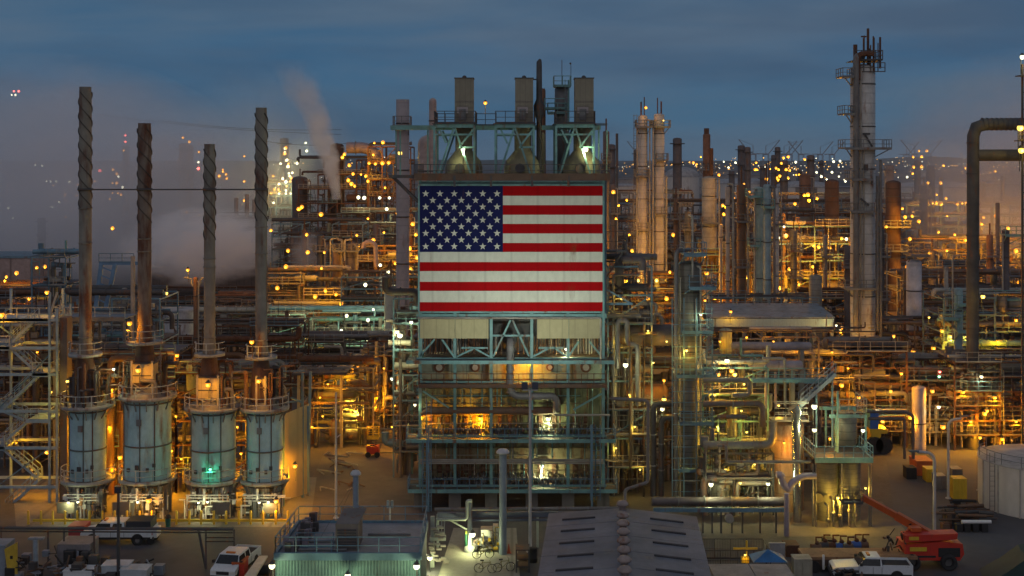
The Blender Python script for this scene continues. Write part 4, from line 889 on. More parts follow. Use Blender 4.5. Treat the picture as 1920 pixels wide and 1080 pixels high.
# further slim columns, stacks and vent pipes standing among the racks
rd = random.Random(55)
for i, (px, w, p, D, m, pl, lb) in enumerate((
 (1150, 10, 345, 235, dustyp, (400,), 'slim dusty column just right of the flag frame'),
 (1268, 9, 372, 240, pipeb, (410, 470), 'slim brown column between twin columns and buff vessel'),
 (1290, 12, 395, 222, insuld, (430,), 'short dark column just left of the buff vessel'),
 (1352, 7, 420, 200, pipew, (), 'thin pale pipe column right of the buff vessel'),
 (1380, 12, 410, 196, dustyp, (450, 520), 'mauve column close to the thin amber-lit pipe'),
 (1456, 12, 352, 194, insulw, (420,), 'pale jacketed column right of the teal-grey one'),
 (1470, 8, 400, 216, pipeb, (), 'thin brown pipe column left of the amber furnace rack'),
 (1490, 14, 430, 206, insuld, (470, 520), 'dark jacketed column in the middle of the amber furnace rack'),
 (1512, 22, 325, 320, orangecol, (360, 400), 'hazy orange-brown column behind the amber furnace rack'),
 (1548, 9, 440, 203, greyst, (480,), 'thin grey column left of the rust-dark stack'),
 (1590, 12, 460, 184, dustyp, (500,), 'dusty column hard against the left of the tall tower'),
 (1655, 9, 430, 180, darkst, (480, 560), 'dark thin column hard against the right of the tall tower'),
 (1700, 10, 505, 190, pipeb, (540,), 'brown column left of the slim pale vessel'),
 (1750, 14, 470, 230, dustyp, (500,), 'dusty column right of the slim pale vessel'),
 (1775, 8, 500, 176, pipew, (), 'thin pale riser left of the teal vessel'),
 (1858, 12, 440, 225, orangecol, (480, 530), 'rusty column behind the dark duct, right side'),
 (1872, 8, 380, 260, dustyp, (), 'hazy thin stack right of the dark duct'),
 (1735, 16, 345, 390, dustyp, (372, 395), 'hazy fat column carrying the lamps near the horizon'),
 (600, 14, 440, 248, darkst, (470,), 'dark column left of the narrow dark vessel'),
 (570, 10, 430, 255, pipeb, (), 'thin brown column in the rosy steam'),
 (705, 12, 420, 262, dustyp, (450,), 'dusty column above the curled pale pipe'),
 (770, 10, 400, 250, pipeb, (440,), 'brown column close to the left edge of the flag'),
 (630, 26, 268, 350, darkrust, (300, 330), 'dark rust tower beside the steam plume'),
 (560, 30, 330, 352, dustyp, (), 'dim boxy tower left of the steam plume'),
 (366, 9, 520, 166, pipeb, (), 'branching brown mast behind the shortest stack'),
 (300, 12, 600, 160, dustyp, (), 'dusty vessel right of the rust-brown stack'),
 (232, 10, 540, 152, pipew, (570,), 'pale pipe column left of the rust-brown stack'),
)): column(lb, px, w, p, D, m, plats=[(q_, px - w / 2 - 5, px + w / 2 + 7) for q_ in pl], pipes=((w / 2 + 2.5, 2.2, p + 8, p + 200),) if w > 8 else (), top=((0, 2.0, 2.5),) if i % 2 else (), n=14)
t = thing('mast_arms', 'curved lamp arms on top of the branching brown mast', 'mast head', W3(366, 525, 166)); q = MB()
for sg in (-1, 1):
    q.elbow([(PX(366, 166), 166.3, PZ(540, 166)), (PX(366 + sg * 8, 166), 166.3, PZ(535, 166)), (PX(366 + sg * 9, 166), 166.3, PZ(522, 166)), (PX(366 + sg * 22, 166), 166.3, PZ(521, 166))], .13, 6)
q.build('arm', pipew, t)
for i, (a, b_) in enumerate((((300, 226), (640, 243)), ((180, 214), (640, 252)), ((480, 262), (660, 268)))):
    t = thing('power_line', ('upper', 'middle', 'lower')[i] + ' faint power line crossing the sky above the left stacks', 'power line', W3((a[0] + b_[0]) / 2, a[1], 420)); q = MB(); P = []
    for k in range(15):
        f = k / 14; v = W3(a[0] + (b_[0] - a[0]) * f, a[1] + (b_[1] - a[1]) * f + 7 * math.sin(math.pi * f), 420); P.append(v)
    q.tube(P, .07, 4); q.build('wire', darkst, t)
# ================================================================== process units, pipe racks and far plant
PAL = {'warm': [pipeb, rusty, pipeg, piped, dustyp, pipew], 'teal': [pipeg, teal, blue, piped, pipew, darkst], 'grey': [pipeg, piped, dustyp, greyst, pipew, darkst], 'dark': [piped, darkst, rusty, dustyp, pipeb, darkst]}
UNITS = []
def unit(label, px0, px1, ptop, D, depth, lv, seed, pal='warm', frame=None, bays=None, fill=1.0, nm='pipe_rack', cat='pipe rack', deckf=.5, drums=2, verts=10, horiz=3, back=False, ptops=None):
    rd = random.Random(seed); x0, x1 = PX(px0, D), PX(px1, D); zt = PZ(ptop, D); w = x1 - x0
    t = thing(nm, label, cat, ((x0 + x1) / 2, D + depth / 2, 0)); mats = PAL[pal]; fm = frame or rd.choice((greyst, dustyp, blue, rusty))
    bays = bays or max(1, int(round(w / 5.5))); xs = [x0 + w * i / bays for i in range(bays + 1)]; zs = [zt * (i + 1) / lv for i in range(lv)]
    tp = [rd.choice((lv, lv, lv - 1, max(1, lv - 2))) for _ in range(bays)]; tp[rd.randrange(bays)] = lv
    th = max(.16, M(2.2, D)); thin = max(.05, M(.9, D))
    q = MB()
    for i, x in enumerate(xs):
        h = max(tp[max(0, i - 1)], tp[min(bays - 1, i)])
        for y in (D, D + depth): q.beam((x, y, 0), (x, y, zs[h - 1]), th)
        for k in range(h): q.beam((x, D, zs[k] - th * .6), (x, D + depth, zs[k] - th * .6), th * .9)
    for i in range(bays):
        for k in range(tp[i]):
            for y in (D, D + depth): q.beam((xs[i] + th / 2, y, zs[k]), (xs[i + 1] - th / 2, y, zs[k]), th * .8, th)
            if rd.random() < .3:
                zb = zs[k - 1] if k else 0; q.beam((xs[i], D + .01, zb), (xs[i + 1], D + .01, zs[k]), th * .55)
    q.build('frame', fm, t)
    for k in range(lv):
        for i in range(bays):
            if k < tp[i] and rd.random() < deckf:
                q = MB(); z = zs[k] + th * .6; q.bx(xs[i] + .05, xs[i + 1] - .05, D - .4, D + depth * .9, z, z + .06); dk = q.build('deck', rd.choice((deckm, deckr, dustyp)), t)
                q = MB(); q.rail([(xs[i], D - .4, z), (xs[i + 1], D - .4, z)], 1.1, 1.4, thin); q.build('railing', rd.choice((pipew, greyst, blue, greyst)), dk)
    n = 0
    for k in range(lv):
        for j in range(horiz):
            a, c = sorted((rd.uniform(x0 - 1, x1), rd.uniform(x0, x1 + 1)))
            if c - a < w * .3: a, c = x0, x1
            r = rd.choice((.08, .12, .16, .22, .3, .38)); y = D + rd.uniform(-.3, depth * .6); z = zs[k] + r + th * .5 + rd.uniform(0, .5)
            pts = [(a, y, z), (c, y, z)]
            if rd.random() < .5: pts.insert(0, (a, y, z + rd.uniform(-1, 1) * zt / lv * .8))
            if rd.random() < .5: pts.append((c, y, max(.3, z + rd.uniform(-1, 1) * zt / lv * .8)))
            q = MB(); q.m = 0; q.elbow(pts, r, 8)
            for e in range(int((c - a) / 3)): q.flange((a + 1.5 + e * 3, y, z), (1, 0, 0), r * 1.3, 8)
            q.build('pipe', rd.choice(mats), t)
    for j in range(verts):
        x = rd.uniform(x0, x1); y = D + rd.uniform(-.5, depth * .5); r = rd.choice((.08, .12, .16, .22, .35)); za = rd.choice((0, 0, zs[0])); zb = rd.uniform(.5, 1.0) * zt
        pts = [(x, y, za), (x, y, max(za + 1, zb))]
        if rd.random() < .6: pts.append((x + rd.uniform(-3, 3), y, pts[-1][2]))
        q = MB(); q.elbow(pts, r, 8); q.build('pipe', rd.choice(mats), t)
    for j in range(drums):
        k = rd.randrange(lv); zb = (zs[k - 1] if k else 0) + th * .7; r = min(rd.uniform(.5, 1.1), zt / lv * .4); x = rd.uniform(x0 + 1, max(x0 + 1.2, x1 - 4)); y = D + rd.uniform(.6, depth * .5)
        q = MB(); m_ = rd.choice((insul, insuld, pipeb, dustyp, pipeg, insuld, casing, darkrust))
        if rd.random() < .5:
            q.drum((x, y, zb + r + .3), (x + rd.uniform(2.5, 5.5), y, zb + r + .3), r, 14); q.build('drum', m_, t)
        else:
            q.vessel(x, y, zb, zb + min(zt / lv * 1.3, rd.uniform(2, 4.5)), r * .8, 14); q.build('vessel', m_, t)
    # small-bore piping, valves, cable trays: beyond counting
    q = MB(); cnt = int(fill * w * zt * 1.1); cnt = min(cnt, 1200)
    for j in range(cnt):
        x = rd.uniform(x0, x1); z = rd.uniform(.2, zt * .98); i = min(bays - 1, int((x - x0) / w * bays))
        if z > zs[tp[i] - 1] + .8: z = rd.uniform(.2, zs[tp[i] - 1])
        y = D + rd.uniform(-.3, depth * .7); q.m = rd.randrange(6); r = max(M(.55, D), rd.choice((.03, .045, .06, .09)))
        kd = rd.random(); l = rd.uniform(.8, 4.5)
        if kd < .38: q.tube([(x, y, max(0, z - l / 2)), (x, y, z + l / 2)], r, 5)
        elif kd < .68: q.tube([(x - l / 2, y, z), (x + l / 2, y, z)], r, 5)
        elif kd < .82: q.tube([(x, y, z), (x, y, z + l * .5), (x + rd.uniform(-2, 2), y, z + l * .5), (x + rd.uniform(-2, 2), y, z + l * .2)], r, 5)
        elif kd < .93: s_ = rd.uniform(.12, .45); q.bx(x - s_, x + s_, y - .2, y + .2, z - s_ * .8, z + s_ * .8)
        else: q.ball((x, y, z), rd.uniform(.15, .3), 6, 4)
    ob = q.build('small_piping', mats, t)
    if ob: ob['kind'] = 'stuff'
    if back:
        q = MB(); q.bx(x0, x1, D + depth * .95, D + depth, 0, zt * .8); q.build('back_wall', rd.choice((browncase, dustyp, darkst)), t)
    UNITS.append((px0, px1, ptop, D, depth, zs, seed)); return t
# right of the flag building, near to far
unit('dark pipe tower pressed against the right flank of the flag building', 1140, 1222, 500, 121, 6, 8, 11, 'grey', blue, drums=5, verts=14, horiz=4, fill=1.5)
unit('low pump rack between the flag building and the thick column', 1160, 1275, 690, 126, 6, 5, 12, 'warm', drums=4, fill=1.5)
unit('open pipe hall right of the thick column, three floors of headers', 1318, 1440, 690, 119, 7, 5, 13, 'teal', teal, drums=4, verts=12, horiz=4, fill=1.6)
unit('low manifold rack under the hairpin pipes', 1320, 1450, 850, 114.5, 3, 2, 14, 'grey', darkst, drums=3, fill=1.8, horiz=4)
unit('amber-lit rack behind the brown round tank', 1435, 1530, 720, 127, 7, 5, 15, 'warm', drums=3, fill=1.4)
unit('long pipe rack just under the teal shed', 1325, 1640, 632, 140, 7, 5, 16, 'grey', dustyp, drums=4, horiz=6, verts=16, fill=1.1)
unit('rust-brown rack with amber lamps behind the framed drum', 1560, 1700, 660, 141, 8, 6, 17, 'warm', rusty, drums=5, horiz=5, fill=1.3)
unit('rack of rusty pipework beyond the open yard, near the orange container', 1690, 1800, 690, 142, 8, 6, 18, 'warm', drums=5, horiz=4, verts=14, fill=1.5)
unit('amber pipe jungle behind the white storage tank', 1790, 1960, 680, 140, 9, 6, 19, 'warm', rusty, drums=6, horiz=4, verts=18, fill=1.5)
unit('teal-decked rack under the dark duct loop', 1770, 1960, 560, 158, 8, 7, 20, 'teal', blue, drums=5, horiz=4, verts=14, fill=.8)
unit('rack left of the slim pale vessel, lit from below', 1640, 1790, 610, 168, 8, 5, 21, 'warm', drums=4, horiz=5, verts=14)
unit('mid-distance rack between tall tower and duct loop', 1690, 1960, 520, 200, 10, 6, 22, 'warm', drums=6, horiz=4, verts=18, fill=.7)
unit('amber furnace rack between the thin columns and the tall tower', 1455, 1600, 425, 215, 10, 7, 23, 'warm', drums=7, horiz=4, verts=16, fill=.8)
unit('rack behind the buff vessel and thin amber column', 1290, 1425, 480, 205, 10, 6, 24, 'warm', drums=5, horiz=4, verts=14, fill=.8)
unit('steam-wrapped rack at the feet of the twin pale columns', 1140, 1290, 520, 208, 10, 5, 25, 'warm', drums=5, horiz=5, verts=12, fill=.8)
unit('far rack behind the duct loop, right edge', 1700, 1980, 455, 270, 12, 6, 26, 'warm', drums=7, horiz=4, verts=18, fill=.5)
unit('far rack between rust stacks left of the tall tower', 1440, 1660, 400, 300, 12, 6, 27, 'dark', drums=7, horiz=4, verts=18, fill=.5)
unit('far rack close to the twin pale columns', 1150, 1330, 420, 300, 12, 6, 28, 'warm', drums=7, horiz=3, verts=16, fill=.45)
unit('hazy low rack beyond the rust stacks', 1380, 1720, 368, 430, 14, 5, 29, 'warm', drums=8, horiz=3, verts=20, fill=.3)
unit('hazy low rack at the far right under the horizon lights', 1700, 1990, 385, 400, 14, 5, 30, 'warm', drums=8, horiz=3, verts=18, fill=.35)
unit('hazy rack left of the far domed tank', 1130, 1300, 362, 460, 14, 4, 31, 'warm', drums=6, horiz=3, verts=12, fill=.3)
# left of the flag building
unit('rusty equipment rack behind the amber loading shelter', 690, 786, 640, 150, 8, 6, 41, 'warm', rusty, drums=4, verts=14, fill=1.5)
unit('dark rack hugging the left flank of the flag building', 738, 786, 560, 128, 6, 7, 42, 'teal', blue, drums=3, verts=8, fill=1.5, bays=1)
unit('pipe rack behind the last furnace and the dark roof', 560, 700, 690, 141, 7, 4, 43, 'dark', drums=3, verts=10, fill=1.4)
unit('long level pipe rack with pale headers behind the dark roof', 500, 790, 642, 176, 6, 3, 44, 'grey', dustyp, drums=3, horiz=8, verts=10, fill=1.1)
unit('white-lit pump rack left of the flag, behind the long level rack', 500, 790, 590, 196, 8, 5, 45, 'teal', teal, drums=5, horiz=5, verts=18, fill=1.1)
unit('level pipe bank between last stack and the dark vessels', 500, 640, 512, 225, 8, 6, 46, 'grey', dustyp, drums=2, horiz=7, verts=8, fill=.6)
unit('amber-lit rack around the cream vessel left of the flag', 660, 800, 470, 238, 9, 7, 47, 'warm', rusty, drums=5, horiz=4, verts=18, fill=.9)
unit('dark tangled rack behind the vessels left of the flag', 510, 680, 420, 262, 10, 7, 48, 'dark', drums=6, horiz=4, verts=20, fill=.8)
unit('amber rack behind the flag edge, upper left of the flag', 640, 800, 400, 285, 10, 7, 49, 'warm', rusty, drums=6, horiz=4, verts=18, fill=.8)
unit('tall dark reactor frame behind the white steam plume', 560, 705, 300, 345, 12, 8, 50, 'dark', rusty, drums=6, horiz=3, verts=16, fill=.6)
unit('lamp-studded frame between reactor frame and mauve stack', 690, 770, 275, 335, 12, 8, 51, 'warm', rusty, drums=4, horiz=3, verts=10, fill=.8, bays=3)
unit('dim far frame left of the white steam plume', 490, 575, 345, 420, 12, 6, 52, 'dark', drums=4, horiz=3, verts=12, fill=.5)
# behind the furnaces
unit('amber rack directly behind the first two furnaces', 120, 330, 665, 122, 6, 6, 61, 'warm', rusty, drums=5, horiz=4, verts=16, fill=1.3)
unit('amber rack directly behind the last two furnaces', 330, 525, 700, 122, 6, 5, 62, 'warm', rusty, drums=4, horiz=4, verts=14, fill=1.2)
unit('brown equipment rack behind the stair tower', -40, 125, 610, 130, 8, 6, 63, 'warm', browncase, drums=5, horiz=4, verts=10, fill=1.0, back=True)
unit('pipe rack with blue legs behind the second stack', 120, 300, 560, 150, 8, 6, 64, 'teal', blue, drums=4, horiz=4, verts=14, fill=.9)
unit('low dark rack between second and last stack', 290, 560, 612, 168, 8, 4, 65, 'dark', drums=4, horiz=6, verts=14, fill=1.0)
unit('hazy rack in front of the dark cooling tower', 400, 560, 560, 230, 10, 5, 66, 'dark', dustyp, drums=2, horiz=8, verts=8, fill=.7)
unit('blue platform frame rising left of the first stack', 60, 155, 483, 170, 8, 5, 67, 'teal', blue, drums=4, horiz=3, verts=10, fill=.9, bays=3)
unit('far rack below the steam at the left edge', -60, 110, 540, 215, 10, 4, 68, 'warm', drums=4, horiz=4, verts=10, fill=.7)
unit('second layer of racks between the shed roof and the rust stacks', 1330, 1600, 560, 186, 8, 5, 71, 'dark', drums=4, horiz=5, verts=26, fill=.9)
unit('hazy rack layer behind the twin pale columns, with many risers', 1130, 1450, 440, 252, 10, 6, 72, 'warm', drums=5, horiz=4, verts=34, fill=.6)
unit('dark rack layer near the far tanks', 1150, 1720, 382, 362, 12, 5, 73, 'dark', drums=6, horiz=4, verts=40, fill=.35)
unit('dark rack layer right of the tall tower', 1640, 1900, 500, 242, 10, 5, 74, 'dark', drums=5, horiz=4, verts=30, fill=.7)
unit('dim pipe rack layer behind the second and last stack', 280, 500, 590, 205, 8, 4, 75, 'grey', drums=3, horiz=7, verts=18, fill=.9)
unit('dim pipe rack layer before the dark cooling tower', 300, 540, 548, 268, 10, 4, 76, 'dark', drums=3, horiz=7, verts=18, fill=.6)
unit('dark rack layer between heater and amber loading bay', 640, 790, 520, 215, 8, 6, 77, 'dark', drums=4, horiz=5, verts=26, fill=.9)
unit('rack layer behind the stair tower and the first stack', -40, 240, 560, 190, 8, 5, 78, 'warm', drums=4, horiz=5, verts=22, fill=.8)
# two blue slanted conveyor legs
t = thing('slanted_conveyor', 'blue slanted conveyor trusses between the first and second stack', 'conveyor', (PX(200, 160), 160, 0))
q = MB()
for a, c in ((190, 178), (216, 196)): q.beam((PX(a, 160), 160, PZ(495, 160)), (PX(c, 160), 160, PZ(590, 160)), .5, .35)
q.beam((PX(185, 160), 160.3, PZ(494, 160)), (PX(262, 160), 160.3, PZ(494, 160)), .3, .4); q.beam((PX(262, 160), 160.3, 0), (PX(262, 160), 160.3, PZ(494, 160)), .3)
for k in range(6): q.beam((PX(189 - k * 2, 160), 160, PZ(500 + k * 15, 160)), (PX(214 - k * 3, 160), 160, PZ(510 + k * 15, 160)), .14)
q.build('truss', mat('conveyor_blue', (.12, .22, .36), .6, rust=.1), t)
q = MB(); q.rail([(PX(185, 160), 160.1, PZ(492, 160)), (PX(250, 160), 160.1, PZ(492, 160))], 1.1, 1.4, .08); q.build('railing', blue, t)
for px, p0, lb in ((249, 480, 'left'), (262, 500, 'right')):
    t = thing('buff_riser', 'slim buff upright pipe just left of the second stack, the ' + lb + ' of two', 'pipe', (PX(px, 140), 140, 0)); q = MB(); q.cyl((PX(px, 140), 140, 0), (PX(px, 140), 140, PZ(p0, 140)), M(4, 140), None, 10); q.build('tube', mat('buff_pipe', (.42, .33, .26)), t)
# ------------------------------------------------------------------ tanks and sheds further off
def tank(label, px, w, p0, D, m, dome=.25, name='storage_tank', cat='tank'):
    x, r = PX(px, D), M(w / 2, D); y = D + r; zt = PZ(p0, D); t = thing(name, label, cat, (x, y, 0))
    q = MB(); q.lathe(x, y, [(r, 0), (r, zt)], 48); q.build('shell', m, t)
    q = MB(); q.lathe(x, y, [(r * 1.01, zt - .1), (r * 1.01, zt + .2)] + [(r * math.cos(R(a)) + .01, zt + .2 + r * dome * math.sin(R(a))) for a in range(8, 91, 12)], 48); q.build('roof', mat('tank_roof2', (.34, .33, .34), .7), t); return t
tank('pale round tank with flat roof behind the short stack', 331, 64, 585, 178, mat('tank_grey', (.45, .46, .50), .65, rust=.06, vb=3, bcol=.85), .03)
tank('far domed white tank near the twin pale columns', 1283, 66, 332, 620, tankw, .55)
tank('far low white tank left of the rust stacks', 1410, 150, 345, 700, tankw, .12)
tank('far low pale tank right of the tall tower', 1780, 160, 352, 640, tankw, .12)
tank('far pale tank between the rust stack and the tall tower', 1520, 110, 352, 560, tankw, .2)
tank('far flat tank near the right edge under the haze', 1890, 120, 400, 480, mat('tank_grey', (.45, .46, .50)), .1)
tank('far tank peeping out left of the twin pale columns', 1165, 60, 350, 560, tankw, .15)
ct = thing('cooling_tower', 'long dark cooling tower with slatted side behind the short stack', 'cooling tower', (PX(400, 300), 306, 0))
q = MB(); q.bx(PX(285, 300), PX(485, 300), 300, 312, 0, PZ(500, 300)); q.build('casing', mat('tower_wood', (.12, .09, .08), .85, rust=.2, vb=1.8, bcol=.5), ct)
for k in range(4):
    q = MB(); X = PX(310 + k * 50, 305); q.lathe(X, 306, [(2.9, PZ(500, 300)), (2.5, PZ(500, 300) + 1.6), (2.7, PZ(500, 300) + 2.6), (2.4, PZ(500, 300) + 2.5)], 24); q.build('fan_stack', mat('tower_wood', (.12, .09, .08)), ct)
ct = thing('mauve_cooling_tower', 'pale mauve cooling tower with upright ribs at the far left', 'cooling tower', (PX(20, 270), 276, 0))
q = MB(); q.bx(PX(-120, 270), PX(56, 270), 270, 284, 0, PZ(484, 270)); q.build('casing', mat('tower_mauve', (.33, .25, .24), .8, rust=.05, vb=4.4, bcol=.45), ct)
q = MB(); q.bx(PX(-120, 270), PX(57, 270), 269.8, 284, PZ(484, 270), PZ(480, 270)); q.build('roof', blue, ct)
ct = thing('grey_filter_house', 'wide grey filter house behind the short stack in the steam', 'building', (PX(440, 350), 358, 0))
q = MB(); q.bx(PX(425, 350), PX(482, 350), 350, 364, 0, PZ(410, 350)); q.build('wall', purplegrey, ct)
q = MB(); q.bx(PX(345, 350), PX(486, 350), 350.4, 364, PZ(416, 350), PZ(409, 350)); q.rail([(PX(345, 350), 350.2, PZ(409, 350)), (PX(486, 350), 350.2, PZ(409, 350))], 1.5, 3, .16); q.build('gallery', rusty, ct)
for px, p0 in ((440, 372), (460, 365), (474, 375)):
    q = MB(); q.cyl((PX(px, 352), 354, PZ(410, 350)), (PX(px, 352), 354, PZ(p0, 350)), M(4, 350), None, 12); q.build('vent', mat('buff_pipe', (.42, .33, .26)), ct)
# dark pitched loading roof and amber canopy left of the flag
t = thing('dark_roof_shed', 'open shed with a dark sloping roof left of the flag building', 'shed', (PX(610, 150), 152, 0))
q = MB(); q.poly([(PX(548, 140), 140, PZ(704, 140)), (PX(650, 140), 140, PZ(703, 140)), (PX(683, 158), 158, PZ(668, 158)), (PX(590, 158), 158, PZ(670, 158))], .25, (0, 0, 1)); q.build('roof', mat('roof_dark', (.055, .05, .06), .6, rust=.05), t)
for px, y in ((560, 141), (640, 141), (600, 157), (675, 157)):
    q = MB(); q.beam((PX(px, y), y, 0), (PX(px, y), y, PZ(703, 140) - .2 if y < 150 else PZ(670, 158) - .2), .3); q.build('post', mat('shed_post', (.4, .33, .2), .7), t)
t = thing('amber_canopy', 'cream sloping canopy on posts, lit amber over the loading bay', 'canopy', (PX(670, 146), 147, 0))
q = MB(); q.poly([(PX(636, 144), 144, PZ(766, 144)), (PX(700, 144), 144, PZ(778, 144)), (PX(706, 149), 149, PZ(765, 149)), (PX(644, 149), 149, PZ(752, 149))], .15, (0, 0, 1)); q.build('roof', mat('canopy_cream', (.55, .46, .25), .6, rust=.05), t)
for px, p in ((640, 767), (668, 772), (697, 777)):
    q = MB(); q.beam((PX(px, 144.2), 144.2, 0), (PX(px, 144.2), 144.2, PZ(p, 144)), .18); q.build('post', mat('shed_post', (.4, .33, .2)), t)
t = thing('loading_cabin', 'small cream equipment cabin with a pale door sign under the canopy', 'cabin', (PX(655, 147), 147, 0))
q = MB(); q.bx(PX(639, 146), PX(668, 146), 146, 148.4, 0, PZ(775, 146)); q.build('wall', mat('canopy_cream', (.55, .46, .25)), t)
q = MB(); q.bx(PX(641, 146), PX(655, 146), 145.93, 146, PZ(802, 146), PZ(783, 146)); q.build('door', white, t)
t = thing('second_canopy', 'grey lean-to roof right of the amber canopy', 'canopy', (PX(700, 156), 157, 0))
q = MB(); q.poly([(PX(668, 155), 155, PZ(738, 155)), (PX(722, 155), 155, PZ(753, 155)), (PX(726, 159), 159, PZ(748, 159)), (PX(676, 159), 159, PZ(734, 159))], .15, (0, 0, 1)); q.build('roof', dustyp, t)
q = MB(); q.bx(PX(672, 156), PX(722, 156), 158.6, 158.8, 0, PZ(752, 156)); q.build('wall', mat('canopy_cream', (.55, .46, .25)), t)
for px, lb in ((628, 'left'), (660, 'middle'), (706, 'right')):
    t = thing('amber_pipe_riser', 'upright amber-lit pipe above the loading bay, the ' + lb + ' of three', 'pipe', (PX(px, 150), 150, 0)); q = MB(); q.cyl((PX(px, 150), 150, 0), (PX(px, 150), 150, PZ(640 if px == 706 else 690, 150)), M(3.4, 150), None, 10); q.build('tube', mat('canopy_cream', (.55, .46, .25)), t)
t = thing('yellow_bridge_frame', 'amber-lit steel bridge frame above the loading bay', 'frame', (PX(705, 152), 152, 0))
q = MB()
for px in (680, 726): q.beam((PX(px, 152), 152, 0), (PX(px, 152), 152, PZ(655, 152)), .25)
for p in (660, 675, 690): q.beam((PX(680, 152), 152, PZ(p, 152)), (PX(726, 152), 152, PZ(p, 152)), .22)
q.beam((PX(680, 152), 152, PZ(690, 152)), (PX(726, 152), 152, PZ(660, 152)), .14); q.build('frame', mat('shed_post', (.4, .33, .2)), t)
# ------------------------------------------------------------------ far plant seen only as slim shapes
FAR = random.Random(77)
far = thing('far_column', 'hazy slim column far off under the horizon', 'column', (0, 0, 0), 'slim columns far off under the horizon')
q = MB(); q.vessel(0, 0, 0, 30, 1.2, 10, .4, False); q.build('shell', dustyp, far)
q = MB(); q.lathe(0, 0, [(1.2, 22), (2, 22), (2, 22.3), (1.2, 22.3)], 10); q.lathe(0, 0, [(1.2, 28), (2, 28), (2, 28.3), (1.2, 28.3)], 10); q.build('platform', darkst, far)
spots = [(1270, 258, 520), (1372, 320, 560), (1402, 275, 520), (1390, 272, 640), (1450, 290, 600), (1458, 275, 640), (1470, 300, 500), (1520, 290, 520), (1540, 300, 640), (1667, 308, 420), (1720, 300, 560), (1745, 310, 540), (1764, 330, 620), (1840, 340, 560), (1192, 280, 640), (533, 258, 520), (540, 300, 560), (345, 268, 460), (357, 272, 470), (236, 272, 480), (78, 408, 330), (1146, 270, 540), (1430, 310, 700), (1500, 318, 700), (1600, 320, 700), (1880, 330, 600), (690, 300, 500)]
for i, (px, p, D) in enumerate(spots):
    o = far if i == 0 else copy_tree(far); h = PZ(p, D); o.location = (PX(px, D), D, 0); s_ = FAR.uniform(.8, 1.7); o.scale = (s_, s_, h / 30)
# harbour cranes on the horizon
cr = thing('harbour_crane', 'tiny container crane with raised boom on the hazy horizon', 'crane', (0, 0, 0), 'container cranes on the horizon')
q = MB()
for x in (-9, 9):
    for y in (-8, 8): q.beam((x, y, 0), (x, y, 42), 2)
q.beam((-9, 0, 42), (9, 0, 42), 4); q.beam((-30, 0, 44), (9, 0, 44), 3); q.beam((9, 0, 44), (48, 0, 92), 3); q.beam((0, 0, 42), (0, 0, 72), 2); q.beam((0, 0, 72), (46, 0, 92), 1); q.build('gantry', mat('crane_grey', (.26, .25, .27), .7), cr)
for i, px in enumerate((1412, 1436, 1480, 1502, 1538, 1700, 1715, 1740, 1470, 1200, 1560, 860)):
    o = cr if i == 0 else copy_tree(cr); D = 4300 + (i * 137) % 700; o.location = (PX(px, D), D, 0); o.rotation_euler.z = 0 if i % 3 else math.pi
# far warehouses
wh = thing('far_warehouse', 'low flat pale warehouse far off near the horizon', 'warehouse', (0, 0, 0), 'warehouses near the horizon')
q = MB(); q.bx(-30, 30, -12, 12, 0, 9); q.build('wall', mat('warehouse_pale', (.32, .30, .30), .8), wh); q = MB(); q.bx(-31, 31, -13, 13, 9, 9.6); q.build('roof', mat('warehouse_roof', (.22, .22, .24), .8), wh)
for i in range(34):
    o = wh if i == 0 else copy_tree(wh); D = 800 + (i * 331) % 1700; px = 1150 + (i * 137) % 800 if i < 26 else 500 + (i * 61) % 280; o.location = (PX(px, D), D, 0); o.scale = (FAR.uniform(.5, 1.2), 1, FAR.uniform(.6, 1.3))
# ================================================================== front row: sheds, pump bay, vehicles
# railed flat-roof building bottom centre
t = thing('railed_roof_building', 'teal corrugated building with a railed flat roof, bottom centre', 'building', (PX(650, 92), 92, 0))
zR = 5.0; Dn, Df = F * (CAMH - zR) / (1046 - HOR), F * (CAMH - zR) / (985 - HOR)
xn0, xn1, xf0, xf1 = PX(516, Dn), PX(788, Dn), PX(560, Df), PX(800, Df)
q = MB(); q.poly([(xn0, Dn, zR), (xn1, Dn, zR), (xf1, Df, zR), (xf0, Df, zR)], .2, (0, 0, 1)); q.build('roof', mat('roof_membrane', (.23, .235, .27), .7, rust=.2, rcol=(.08, .08, .1), streak=False, scale=.35, bump=.3), t)
q = MB(); n = 46; vs = []
for i in range(n * 2 + 1):
    f = i / (n * 2); x = xn0 + (xn1 - xn0) * f; y = Dn + .02 + (.09 if i % 2 else 0); vs += [(x, y, 0), (x, y, zR)]
q.add(vs, [(2 * i, 2 * i + 2, 2 * i + 3, 2 * i + 1) for i in range(n * 2)])
for a, b_ in (((xn0, Dn), (xf0, Df)), ((xf1, Df), (xn1, Dn))): q.add([(a[0], a[1], 0), (b_[0], b_[1], 0), (b_[0], b_[1], zR), (a[0], a[1], zR)], [(0, 1, 2, 3)])
q.build('wall', mat('teal_cladding', (.13, .24, .25), .6, rust=.12), t)
q = MB()
for a, b_ in (((xn0, Dn), (xn1, Dn)), ((xn1, Dn), (xf1, Df)), ((xf1, Df), (xf0, Df)), ((xf0, Df), (xn0, Dn))): q.beam((a[0], a[1], zR + .1), (b_[0], b_[1], zR + .1), .22, .5)
q.build('parapet', mat('parapet_blue', (.10, .20, .27), .6, rust=.1), t)
q = MB(); z = zR + .25; q.rail([(xn0, Dn, z), (xn1, Dn, z), (xf1, Df, z), (xf0, Df, z)], 1.15, 1.5, .06, closed=True); q.rail([(xn0 + 1.1, Dn + 1.5, z), (PX(620, Dn), Dn + 1.5, z), (PX(620, Dn), Dn + .3, z)], 1.0, 1.3, .05); q.build('railing', blue, t)
q = MB(); rd = random.Random(3)
